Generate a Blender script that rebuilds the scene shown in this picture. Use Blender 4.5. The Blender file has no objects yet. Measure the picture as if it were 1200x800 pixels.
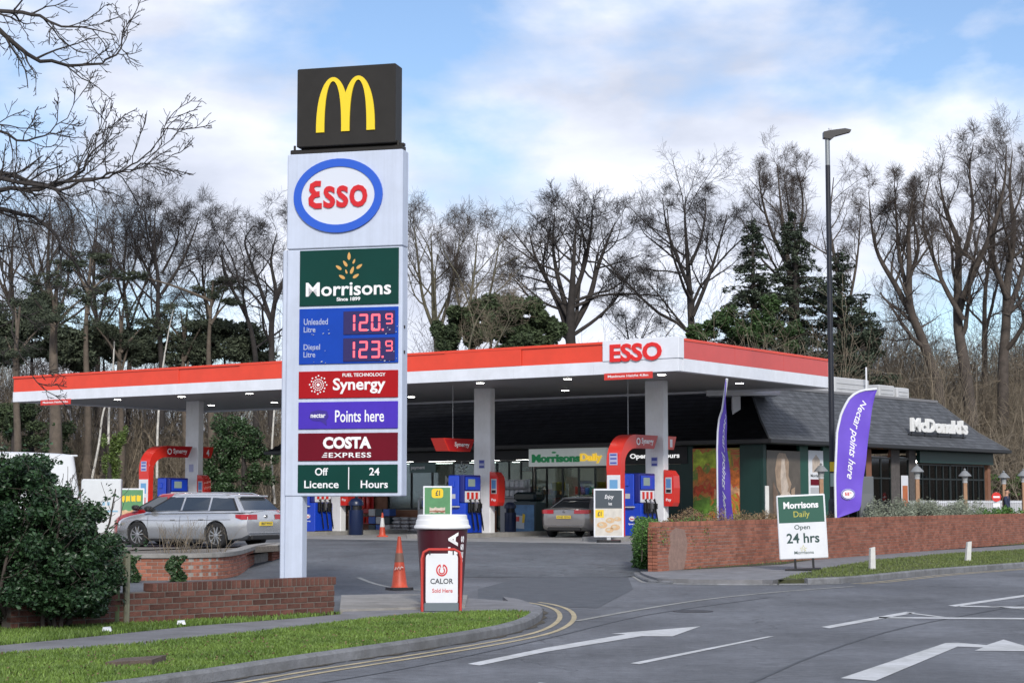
import bpy, bmesh, math, random
import numpy as np
from mathutils import Vector, Matrix
from mathutils.geometry import tessellate_polygon
R = math.radians
S = bpy.context.scene
COL = S.collection
random.seed(7)

# ---------------------------------------------------------------- camera
EYE = 1.65
FPX = 2124.0                      # focal length in pixels of a 1200 px wide frame
PITCH = math.atan(185 / FPX)
cam = bpy.data.cameras.new('camera'); camo = bpy.data.objects.new('camera', cam); COL.objects.link(camo)
cam.sensor_width = 36; cam.lens = FPX * 36 / 1200
cam.clip_start = 0.1; cam.clip_end = 3000
camo.location = (0, 0, EYE); camo.rotation_euler = (R(90) + PITCH, 0, 0)
S.camera = camo
# ---------------------------------------------------------------- world
SKYLOC = (8.81, 0.49, 6.53)
SUN_EL, SUN_AZ = R(32), R(172)     # azimuth clockwise from +Y: behind the camera, slightly to its right
W = bpy.data.worlds.new('World'); S.world = W; W.use_nodes = True
nt = W.node_tree; nt.nodes.clear()
def wn(t, **k):
    n = nt.nodes.new(t)
    for a, b in k.items(): setattr(n, a, b)
    return n
out = wn('ShaderNodeOutputWorld'); bg = wn('ShaderNodeBackground'); bg.inputs[1].default_value = 0.11
sky = wn('ShaderNodeTexSky', sky_type='NISHITA', sun_disc=False, sun_elevation=SUN_EL, sun_rotation=SUN_AZ)
sky.air_density = 1.0; sky.dust_density = 0.6; sky.ozone_density = 2.0
tc = wn('ShaderNodeTexCoord')
mp = wn('ShaderNodeMapping'); mp.inputs['Scale'].default_value = (1, 1, 1.9); mp.inputs['Location'].default_value = SKYLOC
n1 = wn('ShaderNodeTexNoise'); n1.inputs['Scale'].default_value = 4.2; n1.inputs['Detail'].default_value = 9; n1.inputs['Roughness'].default_value = 0.52; n1.inputs['Distortion'].default_value = .1
r1 = wn('ShaderNodeValToRGB'); r1.color_ramp.elements[0].position = 0.405; r1.color_ramp.elements[1].position = 0.53
mp2 = wn('ShaderNodeMapping'); mp2.inputs['Scale'].default_value = (1, 1, 2.6); mp2.inputs['Location'].default_value = (1.7, 0.9, 0.3)
n2 = wn('ShaderNodeTexNoise'); n2.inputs['Scale'].default_value = 7; n2.inputs['Detail'].default_value = 7
r2 = wn('ShaderNodeValToRGB')
r2.color_ramp.elements[0].position = 0.36; r2.color_ramp.elements[0].color = (3.6, 3.9, 4.7, 1)
r2.color_ramp.elements[1].position = 0.62; r2.color_ramp.elements[1].color = (5.7, 5.95, 6.7, 1)
mix = wn('ShaderNodeMix', data_type='RGBA')
L = nt.links.new
tint = wn('ShaderNodeMix', data_type='RGBA', blend_type='MULTIPLY'); tint.inputs[0].default_value = 1
tint.inputs[7].default_value = (.78, .80, .86, 1)
L(tc.outputs['Generated'], mp.inputs[0]); L(mp.outputs[0], n1.inputs['Vector']); L(n1.outputs['Fac'], r1.inputs[0])
L(tc.outputs['Generated'], mp2.inputs[0]); L(mp2.outputs[0], n2.inputs['Vector']); L(n2.outputs['Fac'], r2.inputs[0])
L(r1.outputs[0], mix.inputs[0]); L(sky.outputs[0], tint.inputs[6]); L(tint.outputs[2], mix.inputs[6]); L(r2.outputs[0], mix.inputs[7])
L(mix.outputs[2], bg.inputs[0]); L(bg.outputs[0], out.inputs[0])
# ---------------------------------------------------------------- sun
sl = bpy.data.lights.new('sun', 'SUN'); sl.energy = 2.0; sl.angle = R(8); sl.color = (1, .95, .87)
so = bpy.data.objects.new('sun', sl); COL.objects.link(so)
sd = Vector((math.sin(SUN_AZ) * math.cos(SUN_EL), math.cos(SUN_AZ) * math.cos(SUN_EL), math.sin(SUN_EL)))
so.rotation_euler = sd.to_track_quat('Z', 'Y').to_euler()
S.view_settings.view_transform = 'Standard'; S.view_settings.look = 'None'
S.view_settings.exposure = 0.72; S.view_settings.gamma = 1
S.cycles.max_bounces = 6; S.cycles.diffuse_bounces = 2; S.cycles.glossy_bounces = 3; S.cycles.transparent_max_bounces = 8
S.cycles.use_denoising = True
S.cycles.sample_clamp_indirect = 4

# ---------------------------------------------------------------- measuring: where a sight line meets a level or a distance
CP, SP = math.cos(PITCH), math.sin(PITCH)
def P(px, py, Y):
    dx = (px - 600) / FPX; dv = (400 - py) / FPX
    dy = CP - dv * SP; dz = SP + dv * CP
    return Vector((dx / dy * Y, Y, EYE + dz / dy * Y))
def G(px, py, z=0.0):
    dv = (400 - py) / FPX
    return P(px, py, (z - EYE) / ((SP + dv * CP) / (CP - dv * SP)))
def Gf(px, py):                   # on the forecourt
    return G(px, py, FZ)
FZ = 0.33
def hf(y): return FZ * min(1, max(0, (y - 39) / 11))

# ---------------------------------------------------------------- materials
MATS = {}
def mat(name, col, rough=.6, metal=0., var=0., vscale=6., bump=0., bscale=30., col2=None, emit=None, estr=0, coat=0., rnd=0., dirt=0., spec=.5, island=False, stretch=None):
    if name in MATS: return MATS[name]
    m = bpy.data.materials.new(name); m.use_nodes = True; t = m.node_tree; b = t.nodes['Principled BSDF']; k = t.links.new
    c = (*col, 1)
    b.inputs['Roughness'].default_value = rough; b.inputs['Metallic'].default_value = metal
    b.inputs['Coat Weight'].default_value = coat; b.inputs['Specular IOR Level'].default_value = spec
    b.inputs['Base Color'].default_value = c
    src = None
    tcn = t.nodes.new('ShaderNodeTexCoord'); vec = tcn.outputs['Object']
    if stretch:
        mpn = t.nodes.new('ShaderNodeMapping'); mpn.inputs['Scale'].default_value = stretch; k(vec, mpn.inputs[0]); vec = mpn.outputs[0]
    if var > 0 or col2:
        n = t.nodes.new('ShaderNodeTexNoise'); n.inputs['Scale'].default_value = vscale; n.inputs['Detail'].default_value = 6; n.inputs['Roughness'].default_value = .65
        k(vec, n.inputs['Vector'])
        rp = t.nodes.new('ShaderNodeValToRGB'); rp.color_ramp.elements[0].position = .3; rp.color_ramp.elements[1].position = .7
        c2 = col2 or tuple(x * (1 + var) for x in col); c1 = col if col2 else tuple(x * (1 - var) for x in col)
        rp.color_ramp.elements[0].color = (*c1, 1); rp.color_ramp.elements[1].color = (*c2, 1)
        k(n.outputs['Fac'], rp.inputs[0]); src = rp.outputs[0]
    if rnd > 0:
        oi = t.nodes.new('ShaderNodeObjectInfo'); rv = oi.outputs['Random']
        ge = t.nodes.new('ShaderNodeNewGeometry')
        ad = t.nodes.new('ShaderNodeMath'); ad.operation = 'ADD'; k(rv, ad.inputs[0]); k(ge.outputs['Random Per Island'], ad.inputs[1])
        fr = t.nodes.new('ShaderNodeMath'); fr.operation = 'FRACT'; k(ad.outputs[0], fr.inputs[0])
        mr = t.nodes.new('ShaderNodeMapRange'); mr.inputs[3].default_value = 1 - rnd; mr.inputs[4].default_value = 1 + rnd; k(fr.outputs[0], mr.inputs[0])
        mx = t.nodes.new('ShaderNodeVectorMath'); mx.operation = 'SCALE'
        if src: k(src, mx.inputs[0])
        else: mx.inputs[0].default_value = col
        k(mr.outputs[0], mx.inputs['Scale']); src = mx.outputs[0]
    if dirt > 0:
        n = t.nodes.new('ShaderNodeTexNoise'); n.inputs['Scale'].default_value = 1.7; n.inputs['Detail'].default_value = 8; n.inputs['Roughness'].default_value = .7
        k(tcn.outputs['Object'], n.inputs['Vector'])
        rp = t.nodes.new('ShaderNodeValToRGB'); rp.color_ramp.elements[0].position = .35; rp.color_ramp.elements[1].position = .65
        rp.color_ramp.elements[0].color = (1 - dirt, 1 - dirt, 1 - dirt * 1.1, 1); rp.color_ramp.elements[1].color = (1, 1, 1, 1); k(n.outputs['Fac'], rp.inputs[0])
        mx = t.nodes.new('ShaderNodeMix'); mx.data_type = 'RGBA'; mx.blend_type = 'MULTIPLY'; mx.inputs[0].default_value = 1
        if src: k(src, mx.inputs[6])
        else: mx.inputs[6].default_value = c
        k(rp.outputs[0], mx.inputs[7]); src = mx.outputs[2]
    if src: k(src, b.inputs['Base Color'])
    if bump > 0:
        n = t.nodes.new('ShaderNodeTexNoise'); n.inputs['Scale'].default_value = bscale; n.inputs['Detail'].default_value = 5; k(vec, n.inputs['Vector'])
        bu = t.nodes.new('ShaderNodeBump'); bu.inputs['Strength'].default_value = bump; bu.inputs['Distance'].default_value = .02
        k(n.outputs['Fac'], bu.inputs['Height']); k(bu.outputs[0], b.inputs['Normal'])
    if emit:
        b.inputs['Emission Color'].default_value = (*emit, 1); b.inputs['Emission Strength'].default_value = estr
    MATS[name] = m; return m
def glass(name, tint, refl=.25):
    if name in MATS: return MATS[name]
    m = bpy.data.materials.new(name); m.use_nodes = True; t = m.node_tree; t.nodes.clear(); k = t.links.new
    o = t.nodes.new('ShaderNodeOutputMaterial'); mx = t.nodes.new('ShaderNodeMixShader'); tr = t.nodes.new('ShaderNodeBsdfTransparent'); gl = t.nodes.new('ShaderNodeBsdfGlossy')
    tr.inputs[0].default_value = (*tint, 1); gl.inputs['Roughness'].default_value = .04; gl.inputs[0].default_value = (.8, .85, .9, 1)
    fr = t.nodes.new('ShaderNodeFresnel'); fr.inputs[0].default_value = 1.45
    ad = t.nodes.new('ShaderNodeMath'); ad.operation = 'ADD'; ad.inputs[1].default_value = refl - .04; ad.use_clamp = True
    k(fr.outputs[0], ad.inputs[0]); k(ad.outputs[0], mx.inputs[0]); k(tr.outputs[0], mx.inputs[1]); k(gl.outputs[0], mx.inputs[2]); k(mx.outputs[0], o.inputs[0])
    MATS[name] = m; return m

white = mat('white_paint', (.72, .74, .78), .35, var=.03, vscale=3, dirt=.08)
black = mat('black_plastic', (.012, .012, .014), .4)
redm = mat('red_paint', (.62, .03, .02), .3, coat=.3)
lettering_white = mat('white_lettering', (.8, .8, .82), .5)

# ---------------------------------------------------------------- mesh helpers
def tag(o, label=None, cat=None, group=None, kind=None):
    if label: o['label'] = label
    if cat: o['category'] = cat
    if group: o['group'] = group
    if kind: o['kind'] = kind
    return o
def link(o, parent=None):
    COL.objects.link(o)
    if parent: o.parent = parent
    return o
def thing(name, loc, rz, label, cat, group=None):
    o = bpy.data.objects.new(name, None); link(o); o.location = loc; o.rotation_euler = (0, 0, rz); o.empty_display_size = .2
    return tag(o, label, cat, group)
def meshobj(name, me, parent=None, m=None):
    if m is not None:
        me.materials.clear(); me.materials.append(m)
    return link(bpy.data.objects.new(name, me), parent)
class MB:
    def __init__(s): s.v = []; s.f = []; s.M = Matrix()
    def add(s, vs, fs):
        n = len(s.v); s.v += [tuple(s.M @ Vector(p)) for p in vs]; s.f += [tuple(i + n for i in q) for q in fs]; return s
    def box(s, x0, x1, y0, y1, z0, z1):
        return s.add([(x0, y0, z0), (x1, y0, z0), (x1, y1, z0), (x0, y1, z0), (x0, y0, z1), (x1, y0, z1), (x1, y1, z1), (x0, y1, z1)],
                     [(0, 3, 2, 1), (4, 5, 6, 7), (0, 1, 5, 4), (1, 2, 6, 5), (2, 3, 7, 6), (3, 0, 4, 7)])
    def bbox(s, x0, x1, y0, y1, z0, z1, b=.01):   # box with chamfered edges along its long outline (plan corners and top)
        b = min(b, (x1 - x0) / 2.2, (y1 - y0) / 2.2, (z1 - z0) / 2.2)
        def ring(i, z): return [(x0 + i + b, y0 + i, z), (x1 - i - b, y0 + i, z), (x1 - i, y0 + i + b, z), (x1 - i, y1 - i - b, z), (x1 - i - b, y1 - i, z), (x0 + i + b, y1 - i, z), (x0 + i, y1 - i - b, z), (x0 + i, y0 + i + b, z)]
        vs = ring(b, z0) + ring(0, z0 + b) + ring(0, z1 - b) + ring(b, z1)
        fs = [tuple(range(7, -1, -1)), tuple(range(24, 32))]
        for r in range(3):
            for i in range(8): fs.append((r * 8 + i, r * 8 + (i + 1) % 8, r * 8 + 8 + (i + 1) % 8, r * 8 + 8 + i))
        return s.add(vs, fs)
    def prism(s, pts, y0, y1, axis='y'):          # polygon in (x,z) pushed from y0 to y1, or (x,y) pushed in z
        n = len(pts)
        a = sum(pts[i][0] * pts[(i + 1) % n][1] - pts[(i + 1) % n][0] * pts[i][1] for i in range(n))
        if a < 0: pts = pts[::-1]
        if axis == 'y': vs = [(p[0], y0, p[1]) for p in pts] + [(p[0], y1, p[1]) for p in pts]; f0, f1 = tuple(range(n)), tuple(range(2 * n - 1, n - 1, -1)); sd = [(i, i + n, (i + 1) % n + n, (i + 1) % n) for i in range(n)]
        elif axis == 'z': vs = [(p[0], p[1], y0) for p in pts] + [(p[0], p[1], y1) for p in pts]; f0, f1 = tuple(range(n - 1, -1, -1)), tuple(range(n, 2 * n)); sd = [(i, (i + 1) % n, (i + 1) % n + n, i + n) for i in range(n)]
        else: vs = [(y0, p[0], p[1]) for p in pts] + [(y1, p[0], p[1]) for p in pts]; f0, f1 = tuple(range(n - 1, -1, -1)), tuple(range(n, 2 * n)); sd = [(i, (i + 1) % n, (i + 1) % n + n, i + n) for i in range(n)]
        return s.add(vs, [f0, f1] + sd)
    def tube(s, pts, rad, n=8, cap=True):
        pts = [Vector(p) for p in pts]; k = len(pts)
        rad = rad if isinstance(rad, (list, tuple)) else [rad] * k
        vs = []; up = None
        for i, p in enumerate(pts):
            t = (pts[min(i + 1, k - 1)] - pts[max(i - 1, 0)]).normalized()
            if up is None: up = Vector((0, 0, 1)) if abs(t.z) < .9 else Vector((1, 0, 0))
            a = t.cross(up).normalized(); b = a.cross(t).normalized(); up = b
            for j in range(n):
                th = 2 * math.pi * (j + .5) / n; vs.append(tuple(p + (a * math.cos(th) + b * math.sin(th)) * rad[i]))
        fs = [(i * n + j, i * n + (j + 1) % n, (i + 1) * n + (j + 1) % n, (i + 1) * n + j) for i in range(k - 1) for j in range(n)]
        if cap: fs += [tuple(range(n - 1, -1, -1)), tuple(range((k - 1) * n, k * n))]
        return s.add(vs, fs)
    def lathe(s, prof, n=20, cx=0, cy=0, cap=True):         # prof: (r, z) from the bottom up
        vs = []; k = len(prof)
        for r, z in prof:
            for j in range(n): th = 2 * math.pi * j / n; vs.append((cx + r * math.cos(th), cy + r * math.sin(th), z))
        fs = [(i * n + j, i * n + (j + 1) % n, (i + 1) * n + (j + 1) % n, (i + 1) * n + j) for i in range(k - 1) for j in range(n)]
        if cap: fs += [tuple(range(n - 1, -1, -1)), tuple(range((k - 1) * n, k * n))]
        return s.add(vs, fs)
    def ribbon(s, pts, w, y0, y1, closed=False):  # stroke of width w (or widths) in the x-z plane
        n = len(pts); ws = w if isinstance(w, (list, tuple)) else [w] * n; a = []; b = []
        for i in range(n):
            p0 = pts[(i - 1) % n] if closed or i > 0 else pts[i]; p1 = pts[(i + 1) % n] if closed or i < n - 1 else pts[i]
            dx, dz = p1[0] - p0[0], p1[1] - p0[1]; l = math.hypot(dx, dz) or 1; nx, nz = -dz / l * ws[i] / 2, dx / l * ws[i] / 2
            a.append((pts[i][0] + nx, pts[i][1] + nz)); b.append((pts[i][0] - nx, pts[i][1] - nz))
        vs = [(x, y0, z) for x, z in a] + [(x, y0, z) for x, z in b] + [(x, y1, z) for x, z in a] + [(x, y1, z) for x, z in b]
        fs = []
        for i in range(n if closed else n - 1):
            j = (i + 1) % n
            fs += [(i, n + i, n + j, j), (2 * n + i, 2 * n + j, 3 * n + j, 3 * n + i), (i, j, 2 * n + j, 2 * n + i), (n + i, 3 * n + i, 3 * n + j, n + j)]
        if not closed: fs += [(0, 2 * n, 3 * n, n), (n - 1, 2 * n - 1, 4 * n - 1, 3 * n - 1)]
        return s.add(vs, fs)
    def mesh(s, name, m, smooth=False):
        me = bpy.data.meshes.new(name); me.from_pydata(s.v, [], s.f); me.materials.append(m)
        if smooth: me.polygons.foreach_set('use_smooth', [True] * len(me.polygons)); me.set_sharp_from_angle(angle=R(38))
        me.update(); return me
    def build(s, name, m, parent=None, smooth=False, kind=None):
        o = link(bpy.data.objects.new(name, s.mesh(name, m, smooth)), parent)
        if kind: o['kind'] = kind
        return o
def ell(cx, cz, rx, rz, n=32, a0=0, a1=360):
    full = abs(a1 - a0) >= 360
    return [(cx + rx * math.cos(R(a0 + (a1 - a0) * i / (n if full else n - 1))), cz + rz * math.sin(R(a0 + (a1 - a0) * i / (n if full else n - 1)))) for i in range(n)]
def rrect(x0, x1, z0, z1, r, n=4):
    p = []
    for cx, cz, a in ((x1 - r, z1 - r, 0), (x0 + r, z1 - r, 90), (x0 + r, z0 + r, 180), (x1 - r, z0 + r, 270)):
        p += ell(cx, cz, r, r, n, a, a + 90)
    return p
def copy_tree(o, parent=None):
    c = o.copy(); COL.objects.link(c)
    if parent: c.parent = parent
    for ch in list(o.children): copy_tree(ch, c)
    return c

def text_mesh(txt, bold=.0, ext=.002, italic=0, sp=1.0):
    cu = bpy.data.curves.new('t', 'FONT'); cu.body = txt; cu.size = 1; cu.offset = bold; cu.extrude = 0; cu.resolution_u = 3; cu.shear = italic; cu.space_character = sp
    o = bpy.data.objects.new('t', cu); COL.objects.link(o); bpy.context.view_layer.update()
    me = bpy.data.meshes.new_from_object(o.evaluated_get(bpy.context.evaluated_depsgraph_get()))
    bpy.data.objects.remove(o); bpy.data.curves.remove(cu)
    return me
def lettering(txt, x0, x1, z0, z1, y, m, parent=None, bold=.02, ext=.004, italic=0, sp=1.0, warp=None, name='lettering', rot=False, keep=False, M=None):
    """flat print standing on the plane y (facing -y), fitted into the box x0..x1, z0..z1"""
    me = text_mesh(txt, bold, 0, italic, sp)
    n = len(me.vertices); co = np.zeros(n * 3); me.vertices.foreach_get('co', co); co = co.reshape(-1, 3)
    mn = co.min(0); mx = co.max(0)
    u = (co[:, 0] - mn[0]) / (mx[0] - mn[0]); v = (co[:, 1] - mn[1]) / (mx[1] - mn[1])
    if rot == 1: u, v = 1 - v, u           # reads upwards
    elif rot == 2: u, v = v, 1 - u         # reads downwards
    if keep:
        ar = (mx[0] - mn[0]) / (mx[1] - mn[1])
        if (x1 - x0) / (z1 - z0) > ar: c = (x0 + x1) / 2; hw = (z1 - z0) * ar / 2; x0, x1 = c - hw, c + hw
        else: c = (z0 + z1) / 2; hh = (x1 - x0) / ar / 2; z0, z1 = c - hh, c + hh
    X = x0 + u * (x1 - x0); Z = z0 + v * (z1 - z0)
    vs = [(a, y, b) for a, b in zip(X, Z)]
    fs = [tuple(p.vertices) for p in me.polygons]
    bpy.data.meshes.remove(me)
    if rot == False:
        pass
    b = bmesh.new(); bv = [b.verts.new(p) for p in vs]
    for f in fs:
        try: b.faces.new([bv[i] for i in f])
        except ValueError: pass
    bmesh.ops.remove_doubles(b, verts=b.verts, dist=1e-6)
    for f in b.faces:
        f.normal_update()
        if f.normal.y > 0: f.normal_flip()
    if ext > 0:
        r = bmesh.ops.extrude_face_region(b, geom=list(b.faces))
        nv = [e for e in r['geom'] if isinstance(e, bmesh.types.BMVert)]
        bmesh.ops.translate(b, verts=nv, vec=(0, -ext, 0))
        bmesh.ops.recalc_face_normals(b, faces=b.faces)
    if warp:
        for v_ in b.verts: v_.co = Vector(warp(*v_.co))
    if M:
        for v_ in b.verts: v_.co = M @ v_.co
    o = bpy.data.meshes.new(name); b.to_mesh(o); b.free(); o.materials.append(m)
    ob = link(bpy.data.objects.new(name, o), parent)
    return ob

def clipsheet(name, pts, m, z=0.0, zf=None, breaks=(), parent=None, kind='structure', skirt=0):
    """a level or piecewise sloping sheet from an outline in the ground plane"""
    b = bmesh.new(); vs = [b.verts.new((p[0], p[1], 0)) for p in pts]
    for tri in tessellate_polygon([[Vector((p[0], p[1], 0)) for p in pts]]):
        try: f = b.faces.new([vs[i] for i in tri])
        except ValueError: continue
        f.normal_update()
        if f.normal.z < 0: f.normal_flip()
    for y in breaks:
        bmesh.ops.bisect_plane(b, geom=list(b.verts) + list(b.edges) + list(b.faces), plane_co=(0, y, 0), plane_no=(0, 1, 0))
    for v in b.verts: v.co.z = (zf(v.co.y) if zf else 0) + z
    if skirt:
        ed = [e for e in b.edges if e.is_boundary]
        r = bmesh.ops.extrude_edge_only(b, edges=ed)
        for e in r['geom']:
            if isinstance(e, bmesh.types.BMVert): e.co.z -= skirt
    me = bpy.data.meshes.new(name); b.to_mesh(me); b.free(); me.materials.append(m)
    o = link(bpy.data.objects.new(name, me), parent)
    if kind: o['kind'] = kind
    return o
def smoothline(pts, n=6):
    """Catmull-Rom through 2-D points"""
    q = [Vector(p[:2]) for p in pts]; q = [q[0] * 2 - q[1]] + q + [q[-1] * 2 - q[-2]]; o = []
    for i in range(1, len(q) - 2):
        for j in range(n):
            t = j / n; a, b, c, d = q[i - 1], q[i], q[i + 1], q[i + 2]
            o.append(.5 * ((2 * b) + (c - a) * t + (2 * a - 5 * b + 4 * c - d) * t * t + (3 * b - a - 3 * c + d) * t ** 3))
    o.append(q[-2]); return o
def offset(line, d):
    o = []
    for i, p in enumerate(line):
        t = (line[min(i + 1, len(line) - 1)] - line[max(i - 1, 0)]).normalized(); o.append(p + Vector((-t.y, t.x)) * d)
    return o
def resample(line, step):
    o = [line[0].copy()]; acc = 0
    for a, b in zip(line, line[1:]):
        l = (b - a).length
        while acc + l >= step:
            t = (step - acc) / l; a = a.lerp(b, t); o.append(a.copy()); l = (b - a).length; acc = 0
        acc += l
    return o
# numpy geometry in bulk
def np_mesh(name, V, F, m, smooth=False):
    """V (n,3), F (k,3) or (k,4)"""
    me = bpy.data.meshes.new(name); V = np.asarray(V, np.float32); F = np.asarray(F, np.int32); k = F.shape[1]
    me.vertices.add(len(V)); me.vertices.foreach_set('co', V.ravel())
    me.loops.add(F.size); me.loops.foreach_set('vertex_index', F.ravel())
    me.polygons.add(len(F)); me.polygons.foreach_set('loop_start', np.arange(0, F.size, k, dtype=np.int32))
    if smooth: me.polygons.foreach_set('use_smooth', np.ones(len(F), bool))
    me.update(calc_edges=True); me.materials.append(m); return me
def tubes(Pn, Rn, sides):
    N, K, _ = Pn.shape
    T = np.empty_like(Pn); T[:, 1:-1] = Pn[:, 2:] - Pn[:, :-2]; T[:, 0] = Pn[:, 1] - Pn[:, 0]; T[:, -1] = Pn[:, -1] - Pn[:, -2]
    T /= np.linalg.norm(T, axis=2, keepdims=True) + 1e-9
    ref = np.tile(np.array([.31, .23, .05]), (N, 1)); ref[np.abs(T[:, 0] @ np.array([.8, .6, .1])) > .9] = (0, .1, 1)
    A = np.cross(T, ref[:, None, :]); A /= np.linalg.norm(A, axis=2, keepdims=True) + 1e-9; B = np.cross(T, A)
    th = np.arange(sides) * 2 * np.pi / sides
    V = Pn[:, :, None, :] + Rn[:, :, None, None] * (A[:, :, None, :] * np.cos(th)[None, None, :, None] + B[:, :, None, :] * np.sin(th)[None, None, :, None])
    idx = np.arange(N * K * sides).reshape(N, K, sides); a = idx[:, :-1]; b = idx[:, 1:]
    F = np.stack([a, np.roll(a, -1, 2), np.roll(b, -1, 2), b], -1).reshape(-1, 4)
    return V.reshape(-1, 3), F
def join_np(parts):
    V = []; F = []; n = 0
    for v, f in parts: V.append(v); F.append(f + n); n += len(v)
    return np.concatenate(V), np.concatenate(F)
def grow(rng, Pp, Rp, n, t0, t1, ang, lf, K, rf, wig=.12, trop=.1, taper=.25, lmin=0, rmin=.006, droop=0, shape=.5, lens=None):
    N, Kp, _ = Pp.shape
    seg = np.linalg.norm(np.diff(Pp, axis=1), axis=2).sum(1)
    idx = np.repeat(np.arange(N), n); M = len(idx)
    base = np.tile((np.arange(n) + .5) / n, N) + rng.uniform(-.5, .5, M) / n
    t = t0 + (t1 - t0) * np.clip(base, 0, 1)
    fi = t * (Kp - 1); i0 = np.minimum(fi.astype(int), Kp - 2); w = (fi - i0)[:, None]
    st = Pp[idx, i0] * (1 - w) + Pp[idx, i0 + 1] * w
    pd = Pp[idx, i0 + 1] - Pp[idx, i0]; pd /= np.linalg.norm(pd, axis=1, keepdims=True) + 1e-9
    pr = Rp[idx, i0] * (1 - w[:, 0]) + Rp[idx, i0 + 1] * w[:, 0]
    rv = rng.normal(size=(M, 3)); perp = rv - (rv * pd).sum(1, keepdims=True) * pd; perp /= np.linalg.norm(perp, axis=1, keepdims=True) + 1e-9
    a = np.radians(rng.uniform(ang[0], ang[1], M))[:, None]
    d = pd * np.cos(a) + perp * np.sin(a)
    Ln = seg[idx] * lf * rng.uniform(.65, 1.25, M) * (1 - shape * (t - t0) / max(1e-6, t1 - t0))
    Ln = np.maximum(Ln, lmin)
    out = np.empty((M, K, 3)); out[:, 0] = st; cur = st; step = (Ln / (K - 1))[:, None]
    for k in range(1, K):
        d = d + rng.normal(size=(M, 3)) * wig; d[:, 2] += trop - droop * k / K
        d /= np.linalg.norm(d, axis=1, keepdims=True) + 1e-9; cur = cur + d * step; out[:, k] = cur
    r0 = np.minimum(pr * rf, pr * .95); tt = np.linspace(0, 1, K)[None, :]
    Rr = np.maximum(r0[:, None] * (1 - (1 - taper) * tt), rmin)
    return out, Rr
def leaves(rng, C, size, up=.3, asp=.5, fold=.25):
    """one four-triangle leaf per centre C"""
    N = len(C); a = rng.normal(size=(N, 3)); a[:, 2] *= .6; a /= np.linalg.norm(a, axis=1, keepdims=True)
    nrm = rng.normal(size=(N, 3)) * .8; nrm[:, 2] += up; b = np.cross(nrm, a); b /= np.linalg.norm(b, axis=1, keepdims=True) + 1e-9; c = np.cross(a, b)
    s = (size * rng.uniform(.6, 1.3, N))[:, None]
    base = C - a * s * .5; tip = C + a * s * .5; mid = C - c * s * fold * .3
    l = C + b * s * asp * .5 + c * s * fold * .3 - a * s * .05; r = C - b * s * asp * .5 + c * s * fold * .3 - a * s * .05
    V = np.stack([base, l, tip, r, mid], 1).reshape(-1, 3); o = np.arange(N)[:, None] * 5
    F = np.concatenate([o + np.array([[0, 1, 4]]) * 1, o + np.array([[1, 2, 4]]), o + np.array([[2, 3, 4]]), o + np.array([[3, 0, 4]])])
    return V, F
def in_blobs(rng, blobs, n, shell=.55):
    """points gathered towards the outside of a set of ellipsoids, thinned in clumps"""
    vol = np.array([b[3] * b[4] * b[5] for b in blobs]) ** .67; k = rng.choice(len(blobs), n, p=vol / vol.sum())
    B = np.array(blobs)[k]; d = rng.normal(size=(n, 3)); d /= np.linalg.norm(d, axis=1, keepdims=True)
    r = shell + (1.06 - shell) * rng.uniform(0, 1, n) ** .6
    r *= 1 + .13 * np.sin(d[:, 0] * 9 + k) * np.sin(d[:, 2] * 8 + k * 2) * 1.0
    return B[:, :3] + d * r[:, None] * B[:, 3:6]
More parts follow.
